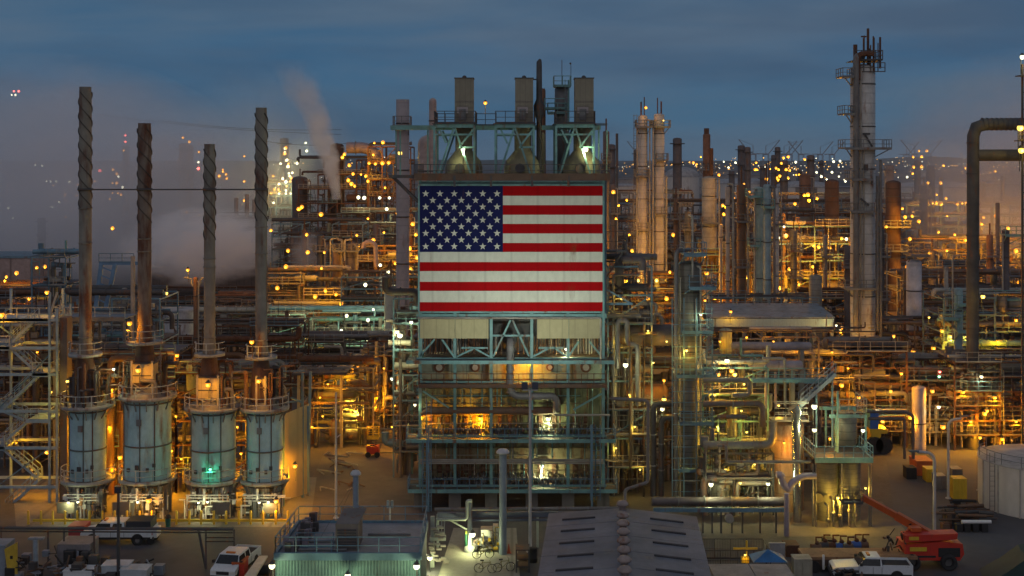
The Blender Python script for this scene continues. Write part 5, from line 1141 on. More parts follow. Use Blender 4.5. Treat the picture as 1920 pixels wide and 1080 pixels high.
for k in range(26): x = xn0 + .5 + rd.random() * 1.2; y = Dn + .4 + (Df - Dn - 1) * k / 26; x += (xf0 - xn0) * k / 26; q.m = k % 2; q.bx(x - .2, x + .2, y - .12, y + .12, zR + .2, zR + .2 + rd.uniform(.3, 1.1))
ob = q.build('roof_clutter', [darkst, mat('roof_purple', (.2, .18, .22), .7)], t); ob['kind'] = 'stuff'
for a, c, p in ((545, 640, 1018), (560, 650, 1034), (690, 770, 1005)):
    y = F * (CAMH - zR - .2) / (p - HOR); q = MB(); q.tube([(PX(a, y), y, zR + .32), (PX(c, y), y, zR + .32)], .09, 6); q.build('roof_pipe', greyst, t)
ac = thing('rooftop_air_unit', 'dark louvred air unit with sloped hood standing on the railed roof', 'air conditioner', (PX(655, 89), 89, zR + .2))
xa, xb = PX(632, 88), PX(674, 88); y0 = 87.2; q = MB(); q.bx(xa, xb, y0, y0 + 2.6, zR + .21, zR + 1.9); q.poly([(xa, y0, zR + 1.9), (xb, y0, zR + 1.9), (xb + .3, y0 + 2.6, zR + 2.3), (xa + .25, y0 + 2.6, zR + 2.3)], .12, (0, 0, 1)); q.build('housing', mat('hvac_brown', (.15, .13, .12), .7, rust=.15), ac)
q = MB()
for k in range(7): q.bx(xa + .12, xb - .12, y0 - .06, y0, zR + .35 + k * .2, zR + .45 + k * .2)
q.build('louvre', darkst, ac)
def vent(label, px, p0, p1, D, w, z0=0.0):
    t = thing('vent_stack', label, 'vent stack', (PX(px, D), D, z0)); x = PX(px, D); r = M(w / 2, D); zt = PZ(p0, D)
    q = MB(); q.lathe(x, D, [(r, z0 + .01), (r, zt - .35)], 18); q.build('pipe', mat('vent_blue', (.20, .25, .30), .55, rust=.08), t)
    q = MB(); q.lathe(x, D, [(r * .8, zt - .4), (r * 1.8, zt - .32), (r * 1.85, zt - .22), (r * 1.2, zt - .02), (.01, zt + .05)], 18); q.build('rain_cap', mat('cap_pale', (.45, .45, .47), .5), t); return t
v1 = vent('capped blue-grey vent pipe rising from the railed roof, held by wires', 667, 882, 985, 94, 11, zR + .2)
q = MB(); q.tube([(PX(665, 94), 94, PZ(900, 94)), (PX(600, 90), 90, zR + .2)], .015, 4); q.tube([(PX(667, 94), 94, PZ(900, 94)), (PX(640, 97), 95.6, zR + .2)], .015, 4); q.build('guy_wire', darkst, v1)
vent('capped blue-grey vent pipe in front of the heater, beside the bright cabinet', 943, 842, 1040, 103.2, 14)
# grey gabled roof, bottom right of centre (turned slightly)
t = thing('gabled_shed', 'long grey gabled shed with round ridge vents, seen from its gable end', 'shed', (PX(1168, 91), 91, 0))
ax = math.atan2(-1.0, 13.0); dv = Vector((math.sin(ax), -math.cos(ax), 0)); rv = Vector((dv.y * -1, dv.x, 0)); 
ridge0 = Vector((PX(1167, 91), 91, 0)); zr_, ze = PZ(955, 91), PZ(967, 91) - .05; hw = 5.25; LN = 24
if rv.x < 0: rv = -rv
def SP(u, v, z): p = ridge0 + dv * v + rv * u; return (p.x, p.y, z)
roofm = mat('shed_roof', (.195, .20, .235), .65, metal=.1, rust=.2, rcol=(.13, .115, .11), scale=.3, bump=.1)
for sg in (-1, 1):
    q = MB(); q.poly([SP(0, 0, zr_), SP(sg * hw, 0, ze), SP(sg * hw, LN, ze), SP(0, LN, zr_)], .1, (0, 0, 1))
    for k in range(46): u = sg * (.11 + k * .112); q.beam(SP(u, 0, zr_ + (ze - zr_) * abs(u) / hw + .10), SP(u, LN, zr_ + (ze - zr_) * abs(u) / hw + .10), .035, .035)
    for k in range(1, 7): v_ = k * 3.3; q.beam(SP(sg * .1, v_, zr_ + .105), SP(sg * hw, v_, ze + .105), .02, .02)
    q.build('roof_slope', roofm, t)
    for k in range(6):
        v_ = 2.0 + k * 2.75; q = MB(); zz_ = lambda u: zr_ + (ze - zr_) * u / hw + .10; q.poly([SP(sg * 1.9, v_ - .1, zz_(1.9)), SP(sg * 4.2, v_ - .1, zz_(4.2)), SP(sg * 4.2, v_ + .12, zz_(4.2)), SP(sg * 1.9, v_ + .12, zz_(1.9))], .09, (0, 0, 1)); q.build('roof_slot', mat('slot_dark', (.04, .04, .05), .8), t)
q = MB(); q.poly([SP(-hw + .1, .05, 0), SP(hw - .1, .05, 0), SP(hw - .1, .05, ze), SP(0, .05, zr_), SP(-hw + .1, .05, ze)], .1, dv); 
for sg in (-1, 1): q.poly([SP(sg * (hw - .1), .1, 0), SP(sg * (hw - .1), LN, 0), SP(sg * (hw - .1), LN, ze), SP(sg * (hw - .1), .1, ze)], .1, -rv * sg)
q.build('wall', mat('shed_wall', (.2, .2, .21), .7, rust=.1), t)
for k in range(8):
    v_ = .35 + k * 1.95 + (.9 if k else 0); p = SP(0, v_, zr_ + .1); q = MB(); q.lathe(p[0], p[1], [(.24, zr_ - .05), (.24, zr_ + .35), (.42, zr_ + .38), (.45, zr_ + .5), (.30, zr_ + .68), (.02, zr_ + .75)], 16); q.build('ridge_vent', mat('vent_buff', (.30, .24, .22), .6, rust=.3), t)
q = MB(); q.lathe(SP(0, -.3, 0)[0], SP(0, -.3, 0)[1], [(.1, 0), (.1, ze)], 8); q.build('downpipe', greyst, t)
# ------------------------------------------------------------------ the lit pump bay between the two roofs
t = thing('pipe_gantry', 'greenish pipe gantry post with arms in the lit pump bay', 'pipe stand', (PX(880, 104), 104, 0))
q = MB(); q.lathe(PX(881, 104), 104, [(.5, .01), (.45, .35), (.19, .5), (.19, PZ(937, 104)), (.01, PZ(936, 104))], 14); q.build('post', mat('gantry_green', (.35, .40, .36), .6, rust=.12), t)
q = MB(); q.elbow([(PX(818, 104), 103.7, PZ(972, 104)), (PX(876, 104), 103.7, PZ(972, 104)), (PX(876, 104), 103.7, PZ(937, 104)), (PX(884, 104), 103.7, PZ(937, 104))], .13, 8); q.beam((PX(841, 104), 103.9, PZ(973, 104)), (PX(876, 104), 103.9, PZ(992, 104)), .12); q.build('arm', mat('gantry_green', (.35, .40, .36)), t)
q = MB(); q.beam((PX(820, 105), 105, PZ(965, 105)), (PX(1180, 105), 105, PZ(963, 105)), .3, .4); q.beam((PX(884, 105), 104.6, PZ(973, 105)), (PX(1165, 105), 104.6, PZ(971, 105)), .14); q.build('beam', mat('beam_blue', (.09, .11, .17), .6), t)
for px in (821, 1008, 1170):
    q = MB(); q.beam((PX(px, 105), 105, 0), (PX(px, 105), 105, PZ(964, 105)), .2); q.build('leg', mat('gantry_green', (.35, .40, .36)), t)
t = thing('analyser_cabinet', 'pale grey cabinet on legs beside the brightest lamp of the pump bay', 'cabinet', (PX(912, 104.5), 105, 0))
q = MB(); q.bx(PX(902, 104), PX(922, 104), 104.2, 105.2, PZ(1021, 104), PZ(996, 104)); q.bx(PX(901, 104), PX(923, 104), 104.15, 105.25, PZ(996, 104), PZ(994.5, 104)); q.build('box', mat('cabinet_grey', (.56, .57, .53), .5, rust=.05), t)
q = MB(); q.bx(PX(924, 104), PX(934, 104), 104.4, 105.2, PZ(1036, 104), PZ(989, 104)); q.bx(PX(892, 104), PX(901, 104), 104.4, 105.0, PZ(1036, 104), PZ(1015, 104)); q.build('side_cabinet', mat('cabinet_grey', (.56, .57, .53)), t)
for px in (903, 921):
    q = MB(); q.beam((PX(px, 104), 104.4, 0), (PX(px, 104), 104.4, PZ(1021, 104)), .08); q.build('leg', greyst, t)
t = thing('pump_skid', 'clutter of small pumps, hoses and valves at the foot of the pale cabinet', 'pump skid', (PX(912, 104), 104, 0)); q = MB(); rd = random.Random(5)
for k in range(60):
    x = PX(rd.uniform(886, 936), 104); y = 103.6 + rd.random() * .8; q.m = rd.randrange(4); z = rd.uniform(.1, 1.9)
    if k % 3 == 0: q.cyl((x, y, z * .4), (x + .35, y, z * .4), .14, None, 8)
    elif k % 3 == 1: q.elbow([(x, y, 0), (x, y, z), (x + rd.uniform(-.5, .5), y, z)], .04, 5, seg=2)
    else: q.bx(x - .1, x + .1, y - .1, y + .1, z * .5, z * .5 + .25)
ob = q.build('gear', [darkst, pipew, greyst, yellowp], t)
t = thing('hose_rack', 'bright-lit upright valve rack at the right end of the railed roof building', 'valve rack', (PX(812, 101), 101, 0)); q = MB()
q.beam((PX(811, 100), 100, 0), (PX(811, 100), 100, PZ(968, 100)), .3); 
for px in (818, 828, 833): q.beam((PX(px, 100), 100.2, PZ(1008, 100)), (PX(px, 100), 100.2, PZ(973, 100)), .08)
q.bx(PX(806, 100), PX(836, 100), 99.7, 100.4, PZ(1012, 100), PZ(1006, 100)); q.build('frame', mat('gantry_green', (.35, .40, .36)), t)
q = MB(); rd = random.Random(9)
for k in range(24): x = PX(rd.uniform(804, 836), 100); z = rd.uniform(.3, 3.5); q.cyl((x, 99.7, z), (x + .4, 99.7, z), .1, None, 7)
q.build('valve', pipew, t)
t = thing('gas_bottle', 'green gas bottle strapped beside the gantry post', 'gas bottle', (PX(874, 104), 104.2, 0)); q = MB(); q.lathe(PX(874.5, 104), 104.2, [(.005, .01), (.15, .01), (.15, 1.25), (.07, 1.4), (.06, 1.55), (.005, 1.56)], 14); q.build('body', greenp, t); q = MB(); q.lathe(PX(874.5, 104), 104.2, [(.13, 1.35), (.13, 1.6), (.005, 1.61)], 10); q.build('cap', mat('lime_cap', (.45, .55, .1), .5), t)
t = thing('traffic_cone', 'orange traffic cone by the foot of the capped vent pipe', 'traffic cone', (PX(954, 103.5), 103.5, 0)); q = MB(); q.bx(PX(954, 103.5) - .2, PX(954, 103.5) + .2, 103.3, 103.7, .012, .05); q.lathe(PX(954, 103.5), 103.5, [(.14, .05), (.03, .75), (.005, .76)], 12); q.build('cone', orangep, t)
cn2 = copy_tree(t); dx = PX(736, 146) - PX(954, 103.5); cn2.location = (PX(744, 142), 142, 0); cn2.scale = (1.3, 1.3, 1.3); cn2['label'] = 'orange traffic cone on the dirt lane beside the flag building'
# crates and dark frame on the right of the bay
t = thing('slatted_crate_rack', 'dark slatted rack with wooden shelf at the edge of the lit pavement', 'rack', (PX(980, 99), 99, 0)); q = MB()
for px in (968, 992):
    for y in (98.6, 100): q.beam((PX(px, 99), y, 0), (PX(px, 99), y, 1.8), .1)
for z in (.4, 1.0, 1.7): q.bx(PX(967, 99), PX(993, 99), 98.6, 100, z, z + .07)
q.build('frame', darkst, t); q = MB(); q.bx(PX(972, 99), PX(990, 99), 98.7, 99.6, .48, .85); q.build('crate', mat('crate_wood', (.28, .18, .09), .8), t)
t = thing('black_barrel', 'black drum at the foot of the tall floodlight pole', 'drum', (PX(997, 101.5), 101.5, 0)); q = MB(); q.lathe(PX(999, 101.5), 101.2, [(.01, .01), (.36, .01), (.36, .3), (.38, .32), (.36, .34), (.36, 1.1), (.38, 1.12), (.01, 1.13)], 18); q.build('shell', rubber, t)
# bicycles
def bike(label, px, D, rz):
    t = thing('bicycle', label, 'bicycle', (0, 0, 0), 'bicycles in the pump bay')
    for x in (-.52, .52):
        q = MB(); P = [(x + .34 * math.cos(R(a)), 0, .34 + .34 * math.sin(R(a))) for a in range(0, 361, 20)]; q.tube(P, .028, 5, False)
        w = q.build('wheel', rubber, t); q = MB()
        for a in range(0, 180, 30): q.beam((x + .33 * math.cos(R(a)), 0, .34 + .33 * math.sin(R(a))), (x - .33 * math.cos(R(a)), 0, .34 - .33 * math.sin(R(a))), .008)
        q.build('spokes', chrome, w)
    q = MB()
    for a, b_ in (((-.52, .34), (-.15, .32)), ((-.52, .34), (-.22, .82)), ((-.15, .32), (-.24, .92)), ((-.15, .32), (.38, .78)), ((-.22, .80), (.36, .82)), ((.52, .34), (.36, .95))): q.tube([(a[0], 0, a[1]), (b_[0], 0, b_[1])], .025, 6)
    q.build('frame', mat('bike_paint', (.16, .15, .04), .4), t)
    q = MB(); q.tube([(.36, -.28, 1.02), (.36, 0, .98), (.36, .28, 1.02)], .02, 6); q.build('handlebar', darkst, t)
    q = MB(); q.obx((-.25, 0, .95), .28, .14, .07); q.build('saddle', rubber, t)
    t.location = (PX(px, D), D, 0); t.rotation_euler.z = rz; return t
bike('yellow bicycle lying sideways-on before the gantry post foot', 906, 102.2, .15)
bike('dark-wheeled bicycle parked at the front edge of the lit pavement', 910, 98.6, -.1)
bike('bicycle leaning by the slatted rack at the pavement edge', 945, 98.9, .25)
# ------------------------------------------------------------------ poles
def lamppost(label, px, p0, pb, arm=None, w=6, name='lamp_post', dark=False):
    D = GD(pb); x = PX(px, D); zt = PZ(p0, D); t = thing(name, label, 'lamp post', (x, D, 0)); m = mat('pole_grey', (.40, .40, .42), .5, rust=.05) if not dark else darkst
    q = MB(); r = M(w / 2, D)
    if arm: q.elbow([(x, D, .02), (x, D, zt), (x + arm, D, zt + .15)], r, 10, br=abs(arm) * .8)
    else: q.tube([(x, D, .02), (x, D, zt)], [r, r * .7], 10)
    q.lathe(x, D, [(r * 2.2, .012), (r * 2.2, .1), (r, .16)], 10); q.build('pole', m, t); return t, x, D, zt
t, x, D, zt = lamppost('slim pale pole standing at the left end of the dirt lane', 630, 735, 972, None, 5)
q = MB(); q.elbow([(x, D, PZ(830, D)), (x - .05, D, PZ(822, D)), (x + .4, D, PZ(815, D))], .06, 6); q.build('arm', mat('pole_grey', (.40, .40, .42)), t)
t, x, D, zt = lamppost('tall pole with two dark floodlights turned towards the flag building', 994, 730, 1035, None, 7)
FLP = (x, D, zt)
for dx in (-.45, .4):
    q = MB(); q.obx((x + dx, D + .1, zt + .25), .5, .3, .55, Matrix.Rotation(R(-25), 3, 'X')); q.build('floodlight', mat('flood_navy', (.02, .025, .045), .5), t)
q = MB(); q.beam((x - .6, D, zt - .05), (x + .6, D, zt - .05), .1); q.build('cross_arm', mat('pole_grey', (.40, .40, .42)), t)
t, x, D, zt = lamppost('pale street lamp with curved arm to the left, above the orange lift', 1752, 850, 1000, -1.5, 6)
q = MB(); q.obx((x - 1.75, D, zt + .2), .8, .3, .14); q.build('lamp_head', mat('head_dark', (.07, .12, .15), .5), t)
t, x, D, zt = lamppost('pale street lamp with angled arm beside the yellow cabinet', 1778, 788, 935, 1.2, 5)
q = MB(); q.obx((x + 1.5, D, zt + .4), .8, .3, .14); q.build('lamp_head', greyst, t)
t, x, D, zt = lamppost('short white street lamp near the white storage tank', 1835, 840, 920, .6, 4)
t, x, D, zt = lamppost('black camera mast in front of the burner lights', 222, 920, 1090, None, 7, 'camera_mast', True)
q = MB(); q.obx((x, D, zt + .1), .5, .4, .5); q.build('camera_box', mat('flood_navy', (.02, .025, .045)), t)
t, x, D, zt = lamppost('short post with two blue-grey boxes behind the railed roof', 731, 950, 1040, None, 5, 'instrument_post')
for dx in (-.15, .18):
    q = MB(); q.obx((x + dx, D, zt + .2), .2, .2, .6); q.build('box', mat('vent_blue', (.20, .25, .30)), t)
for px, p0, lb in ((1094, 690, 'front'), (1170, 690, 'rear')): pass
# dark pipe bridge at the lower left
t = thing('dark_pipe_bridge', 'long dark pipe bridge on trestle legs crossing the lower left road', 'pipe bridge', (PX(200, 101), 101, 0))
q = MB()
for k in range(2): q.tube([(PX(-80, 101), 100.3 + k * .2, PZ(985, 101)), (PX(441, 101), 100.3 + k * .2, PZ(988, 101))], .09, 7)
q.build('pipes', darkst, t)
q = MB(); q.beam((PX(-80, 101), 100.2, PZ(990, 101)), (PX(441, 101), 100.2, PZ(993, 101)), .1, .1); q.build('beam', darkst, t)
for a, c in ((372, 386), (386, 386), (439, 439), (120, 120), (176, 178), (90, 90), (2, 2)):
    q = MB(); q.beam((PX(c, 99.5), 99.5, 0), (PX(a, 100.4), 100.4, PZ(989, 101)), .14); q.build('leg', darkst, t)
q = MB(); q.beam((PX(386, 100), 100, 2.0), (PX(439, 100), 100, 2.0), .1); q.beam((PX(386, 100), 100, 2.3), (PX(439, 100), 100, 2.3), .08); q.build('tie', darkst, t)
# ------------------------------------------------------------------ vehicles
def wheel(t, x, y, r, w, m=None):
    q = MB(); q.lathe(0, 0, [(r * .55, -w / 2), (r * .92, -w / 2), (r, -w / 2 + .04), (r, w / 2 - .04), (r * .92, w / 2), (r * .55, w / 2)], 20, True)
    q.v = [(a + x, c + y, b + r) for a, b, c in q.v]; o = q.build('wheel', rubber, t)
    s = -1 if y < 0 else 1; q = MB(); q.cyl((x, y + s * w * .3, r), (x, y + s * w * .46, r), r * .56, r * .5, 14); q.build('rim', m or chrome, o); return o
def pickup(label, px, D, rz, col, bedcargo=None, ln=5.8, topper=None, cablen=2.2, dark=None):
    t = thing('pickup_truck', label, 'pickup truck', (0, 0, 0)); hl = ln / 2; w = .98
    # body profile (x forward)
    q = MB(); cb = -hl + ln * .38; cf = cb + cablen
    prof = [(-hl, .55), (hl - .05, .5), (hl, .62), (hl - .02, .98), (hl - .25, 1.08), (cf + .45, 1.18), (-hl, 1.18)]
    q.poly([(x, -w, z) for x, z in prof], 2 * w, (0, 1, 0)); q.build('body', col, t)
    q = MB(); cab = [(cb, 1.19), (cf + .42, 1.19), (cf - .25, 1.82), (cb + .1, 1.84)]
    vs = [(x, -w * (.98 if z < 1.5 else .82), z) for x, z in cab] + [(x, w * (.98 if z < 1.5 else .82), z) for x, z in cab]
    q.add(vs, [(0, 1, 2, 3), (7, 6, 5, 4), (0, 4, 5, 1), (1, 5, 6, 2), (2, 6, 7, 3), (3, 7, 4, 0)]); cabo = q.build('cab', col, t)
    q = MB()
    def qd(ps, n): q.poly(ps, .012, n)
    a1, a2 = Vector((cf + .36, 0, 1.25)), Vector((cf - .2, 0, 1.77)); nn = Vector((.63, 0, .67))
    q.poly([a1 + Vector((.0, -w * .9, 0)) + nn * .012, a1 + Vector((0, w * .9, 0)) + nn * .012, a2 + Vector((0, w * .76, 0)) + nn * .012, a2 + Vector((0, -w * .76, 0)) + nn * .012], .012, nn); q.build('windscreen', glass, cabo)
    for s in (-1, 1):
        for xa_, xb_ in (((cb + .25, cb + cablen * .48), (cb + cablen * .52, cf + .1)) if cablen > 1.8 else ((cb + .15, cf + .1),)):
            q = MB(); q.poly([(xa_, s * w * .985, 1.26), (xb_ + (.15 if xb_ > cf else 0), s * w * .985, 1.26), (xb_ - .15, s * w * .86, 1.74), (xa_, s * w * .86, 1.74)], .014, (0, s, .3)); q.build('side_window', glass, cabo)
    q = MB(); q.bx(-hl + .08, cb - .06, -w + .1, w - .1, 1.181, 1.186); q.build('bed_floor', rubber, t)
    q = MB()
    for s in (-1, 1): q.bx(-hl, cb - .03, s * w - .05 if s > 0 else -w, w if s > 0 else -w + .05, 1.18, 1.34)
    q.bx(-hl, -hl + .05, -w + .05, w - .05, 1.18, 1.34); q.build('bed_side', col, t)
    for x in (-hl + ln * .2, hl - ln * .17):
        for s in (-1, 1): wheel(t, x, s * (w - .12), .39, .26)
    for s in (-1, 1):
        q = MB(); q.bx(hl - .03, hl + .02, s * .72 - .17, s * .72 + .17, .78, .95); q.build('headlight', mat('lens', (.7, .7, .68), .15), t)
        q = MB(); q.bx(-hl - .02, -hl + .02, s * .88 - .08, s * .88 + .08, .8, 1.12); q.build('tail_light', mat('red_lens', (.4, .01, .01), .2), t)
    q = MB(); q.bx(hl - .02, hl + .1, -w + .05, w - .05, .42, .62); q.bx(-hl - .12, -hl, -w + .05, w - .05, .45, .62); q.build('bumper', darkst, t)
    q = MB(); q.bx(hl - .01, hl + .015, -.5, .5, .68, .92); q.build('grille', rubber, t)
    for s in (-1, 1):
        q = MB(); q.bx(cf + .1, cf + .3, s * (w + .12) - .09, s * (w + .12) + .09, 1.28, 1.48); q.build('mirror', rubber, t)
        q = MB(); q.bx(-hl + .1, hl - .1, s * (w + .006) - .006, s * (w + .006) + .006, .5, .66)
        for xx in (cb + .05, cb + cablen * .5, cf + .35): q.bx(xx - .012, xx + .012, s * (w + .006) - .005, s * (w + .006) + .005, .66, 1.17)
        for x in (-hl + ln * .2, hl - ln * .17): q.lathe(0, 0, [(.30, s * (w - .05)), (.50, s * (w - .05)), (.50, s * (w + .012)), (.30, s * (w + .012))], 18, True); k_ = 72; q.v[-k_:] = [(a + x, c, b + .45) for a, b, c in q.v[-k_:]]
        q.build('lower_trim', rubber, t)
    q = MB(); q.bx(cf - .6, cf - .4, -.35, .35, 1.83, 1.93); q.build('roof_beacon', mat('beacon_orange', (.6, .2, .02), .4), cabo)
    if topper: 
        q = MB(); q.bx(-hl + .1, cb - .1, -w + .08, w - .08, 1.3, 1.95); q.build('canopy', topper, t)
    t.location = (PX(px, D), D, .015); t.rotation_euler.z = rz; return t
bluishwhite = mat('van_white', (.62, .66, .70), .4, var=.05, rust=.01)
pickup('white crew truck with dark rear canopy on the road below the furnaces', 224, 106.5, R(180), bluishwhite, topper=mat('canopy_dark', (.03, .035, .045), .4), ln=5.9, cablen=2.3)
t = thing('small_white_trailer', 'small white trailer hitched behind the white crew truck', 'trailer', (PX(288, 106.5), 106.5, 0)); x = PX(287, 106.5); q = MB(); q.bx(x - .55, x + .5, 105.8, 107.1, .55, 1.25); q.build('box', bluishwhite, t); q = MB(); q.beam((x - 1.1, 106.5, .6), (x - .55, 106.5, .6), .08); q.build('tow_bar', darkst, t)
for s in (-1, 1):
    q = MB(); q.cyl((x, 106.45 + s * .62, .3), (x, 106.45 + s * .8, .3), .3, None, 16); q.build('wheel', rubber, t)
pickup('white pickup facing the camera with red toolboxes in its bed', 443, 98.6, R(-100), bluishwhite, ln=5.4)
t = thing('red_toolbox', 'red toolbox stack beside the white pickup that faces the camera', 'toolbox', (PX(462, 97.5), 97.5, 0)); q = MB(); q.bx(PX(440, 97.5), PX(462, 97.5), 96.6, 98.2, .02, 1.3); q.build('box', redp, t); q = MB(); q.bx(PX(439, 97.5), PX(463, 97.5), 96.55, 98.25, 1.3, 1.42); q.build('lid', orangep, t)
t = thing('flat_white_trailer', 'long flat cream trailer angled beside the railed roof building', 'trailer', (PX(478, 97), 97, 0)); q = MB(); q.poly([(PX(448, 93), 93.2, .9), (PX(470, 93), 93.2, .9), (PX(502, 99.5), 99.5, .9), (PX(486, 99.5), 99.5, .9)], .14, (0, 0, 1)); q.build('bed', mat('trailer_cream', (.5, .5, .42), .6, rust=.1), t)
for px, y in ((462, 94.5), (485, 98)):
    q = MB(); q.cyl((PX(px, y), y, .4), (PX(px, y) + .8, y, .4), .38, None, 14); q.build('wheel', rubber, t)
pickup('white pickup with an open bed of scrap at the bottom right', 1632, 97.2, R(176), bluishwhite, ln=5.9, cablen=1.4)
t = thing('scrap_load', 'heap of dark hoses and scrap on the bonnet side of the bottom right pickup', 'scrap heap', (PX(1583, 96), 96, 0)); q = MB(); rd = random.Random(2)
for k in range(50): x = PX(1583, 96.0) + rd.gauss(0, .55); y = 95.9 + rd.gauss(0, .2); z = max(.1, rd.uniform(.1, 1.1)); q.m = rd.randrange(3); q.tube([(x, y, z), (x + rd.uniform(-.6, .6), y + rd.uniform(-.3, .3), max(.06, z + rd.uniform(-.3, .3)))], rd.uniform(.03, .1), 6)
q.build('hoses', [rubber, pipeb, piped], t)
# flat-bed with brown edge
t = thing('flatbed_trailer', 'long flatbed trailer with a brown plank edge behind the bottom right pickup', 'trailer', (PX(1612, 99), 99, 0)); q = MB(); q.bx(PX(1506, 99), PX(1718, 99), 98.6, 100.9, 1.0, 1.22); q.build('bed', mat('plank_brown', (.26, .15, .08), .8, rust=.2), t); q = MB(); q.bx(PX(1508, 99), PX(1700, 99), 98.7, 100.6, .5, 1.0); q.build('underframe', mat('under_brown', (.1, .06, .04), .8), t)
for px in (1525, 1680, 1700):
    q = MB(); q.cyl((PX(px, 99), 98.5, .45), (PX(px, 99), 98.85, .45), .44, None, 18); q.build('wheel', rubber, t)
q = MB(); q.bx(PX(1539, 99), PX(1543, 99), 98.45, 98.6, .3, 1.4); q.build('stake', white, t)
# boom lift
def GPX(px, D, z): return (PX(px, D), D, z)
BD = 100.5
t = thing('boom_lift', 'red and orange boom lift with its arm raised to the left over the yard', 'boom lift', (PX(1735, BD), BD, 0))
X = lambda px: PX(px, BD)
q = MB(); q.poly([(X(1688), BD - 1.2, .75), (X(1790), BD - 1.2, .7), (X(1798), BD - 1.2, 1.2), (X(1795), BD - 1.2, 2.0), (X(1770), BD - 1.2, 2.15), (X(1688), BD - 1.2, 1.9)], 2.3, (0, 1, 0)); q.build('chassis', redp, t)
q = MB(); q.poly([(X(1690), BD - 1.0, 2.05), (X(1786), BD - 1.0, 2.3), (X(1788), BD - 1.0, 2.75), (X(1690), BD - 1.0, 2.6)], 1.2, (0, 1, 0)); q.build('lower_boom', redp, t)
q = MB(); q.bx(X(1697), X(1728), BD - 1.26, BD - 1.2, 1.45, 1.75); q.m = 1; q.bx(X(1750), X(1790), BD - 1.25, BD - 1.2, 1.0, 1.7); q.bx(X(1688), X(1745), BD - 1.24, BD - 1.2, .95, 1.1); q.m = 0; q.bx(X(1697), X(1715), BD - 1.06, BD - 1.0, 2.25, 2.5); q.build('side_panel', [yellowp, rubber], t)
for px in (1700, 1768):
    for dy in (-1.35, 1.1): wheel(t, X(px), BD + dy, .62, .45, greyst)
q = MB(); a, b_ = Vector(GPX(1745, BD, PZ(1003, BD))), Vector((PX(1660, BD + 2.2), BD + 2.2, PZ(955, BD + 2.2))); c_ = Vector((PX(1617, BD + 3.4), BD + 3.4, PZ(932, BD + 3.4)))
q.beam(a, a.lerp(b_, .75), .5, .62); q.build('main_boom', orangep, t); q = MB(); q.beam(a.lerp(b_, .7), c_, .36, .46); q.build('fly_boom', orangep, t)
q = MB(); q.obx(a + Vector((.1, 0, -.25)), 1.1, .9, .8); q.bx(X(1706), X(1725), BD - .4, BD + .4, 2.7, 3.0); q.beam(GPX(1700, BD, 2.6), a.lerp(b_, .4), .16); q.build('turret', orangep, t)
q = MB(); q.cyl(a.lerp(b_, .45) + Vector((0, -.32, -.1)), a.lerp(b_, .45) + Vector((0, .32, -.1)), .18, None, 10); q.build('pivot', rubber, t)
q = MB(); x, y, z = c_ + Vector((-.9, 0, -.4)); q.rail([(x - .8, y - .5, z), (x + .8, y - .5, z), (x + .8, y + .5, z), (x - .8, y + .5, z)], 1.1, .8, .05, closed=True); q.bx(x - .8, x + .8, y - .5, y + .5, z - .06, z); q.build('basket', darkst, t)
q = MB(); rd = random.Random(8)
for k in range(26): x = X(rd.uniform(1655, 1692)); z = rd.uniform(.3, 2.4); q.m = k % 3; q.tube([(x, BD - rd.random(), z), (x + rd.uniform(-.5, .5), BD - rd.random(), max(.2, z + rd.uniform(-.8, .8)))], rd.uniform(.03, .12), 6)
q.build('hose_bundle', [rubber, darkst, pipeb], t)
# forklift on the dirt lane
t = thing('red_scissor_lift', 'small red scissor lift parked on the dirt lane', 'lift', (PX(699, 137), 137, 0)); D = 137
q = MB(); q.bx(PX(688, D), PX(711, D), D - .6, D + .6, .35, 1.15); q.build('chassis', redp, t); q = MB()
for k in range(3):
    z = 1.15 + k * .25; q.beam((PX(690, D), D - .5, z), (PX(708, D), D - .5, z + .25), .07); q.beam((PX(708, D), D - .5, z), (PX(690, D), D - .5, z + .25), .07)
q.build('scissor', darkst, t); q = MB(); q.bx(PX(689, D), PX(710, D), D - .55, D + .55, 1.92, 2.0); q.rail([(PX(689, D), D - .5, 2), (PX(710, D), D - .5, 2), (PX(710, D), D + .5, 2), (PX(689, D), D + .5, 2)], 1.1, .6, .05, closed=True); q.build('cage', yellowp, t)
for px in (691, 708):
    q = MB(); q.cyl((PX(px, D), D - .7, .3), (PX(px, D), D - .5, .3), .3, None, 14); q.build('wheel', rubber, t)
# far yellow truck in the amber lane
t = thing('yellow_yard_truck', 'big yellow yard truck in the amber gap behind the twin drums', 'truck', (PX(1648, 138), 138, 0)); D = 138
q = MB(); q.bx(PX(1632, D), PX(1664, D), D, D + 2.4, 2.2, 2.7); q.bx(PX(1634, D), PX(1652, D), D, D + 2.4, 1.0, 2.2); q.build('chassis', yellowp, t); q = MB(); q.bx(PX(1632, D), PX(1648, D), D + .1, D + 2.3, 2.7, 4.4); q.build('cab', bluep, t)
for px in (1640, 1657):
    q = MB(); q.cyl((PX(px, D), D - .2, .95), (PX(px, D), D + .4, .95), .92, None, 20); q.build('wheel', rubber, t)
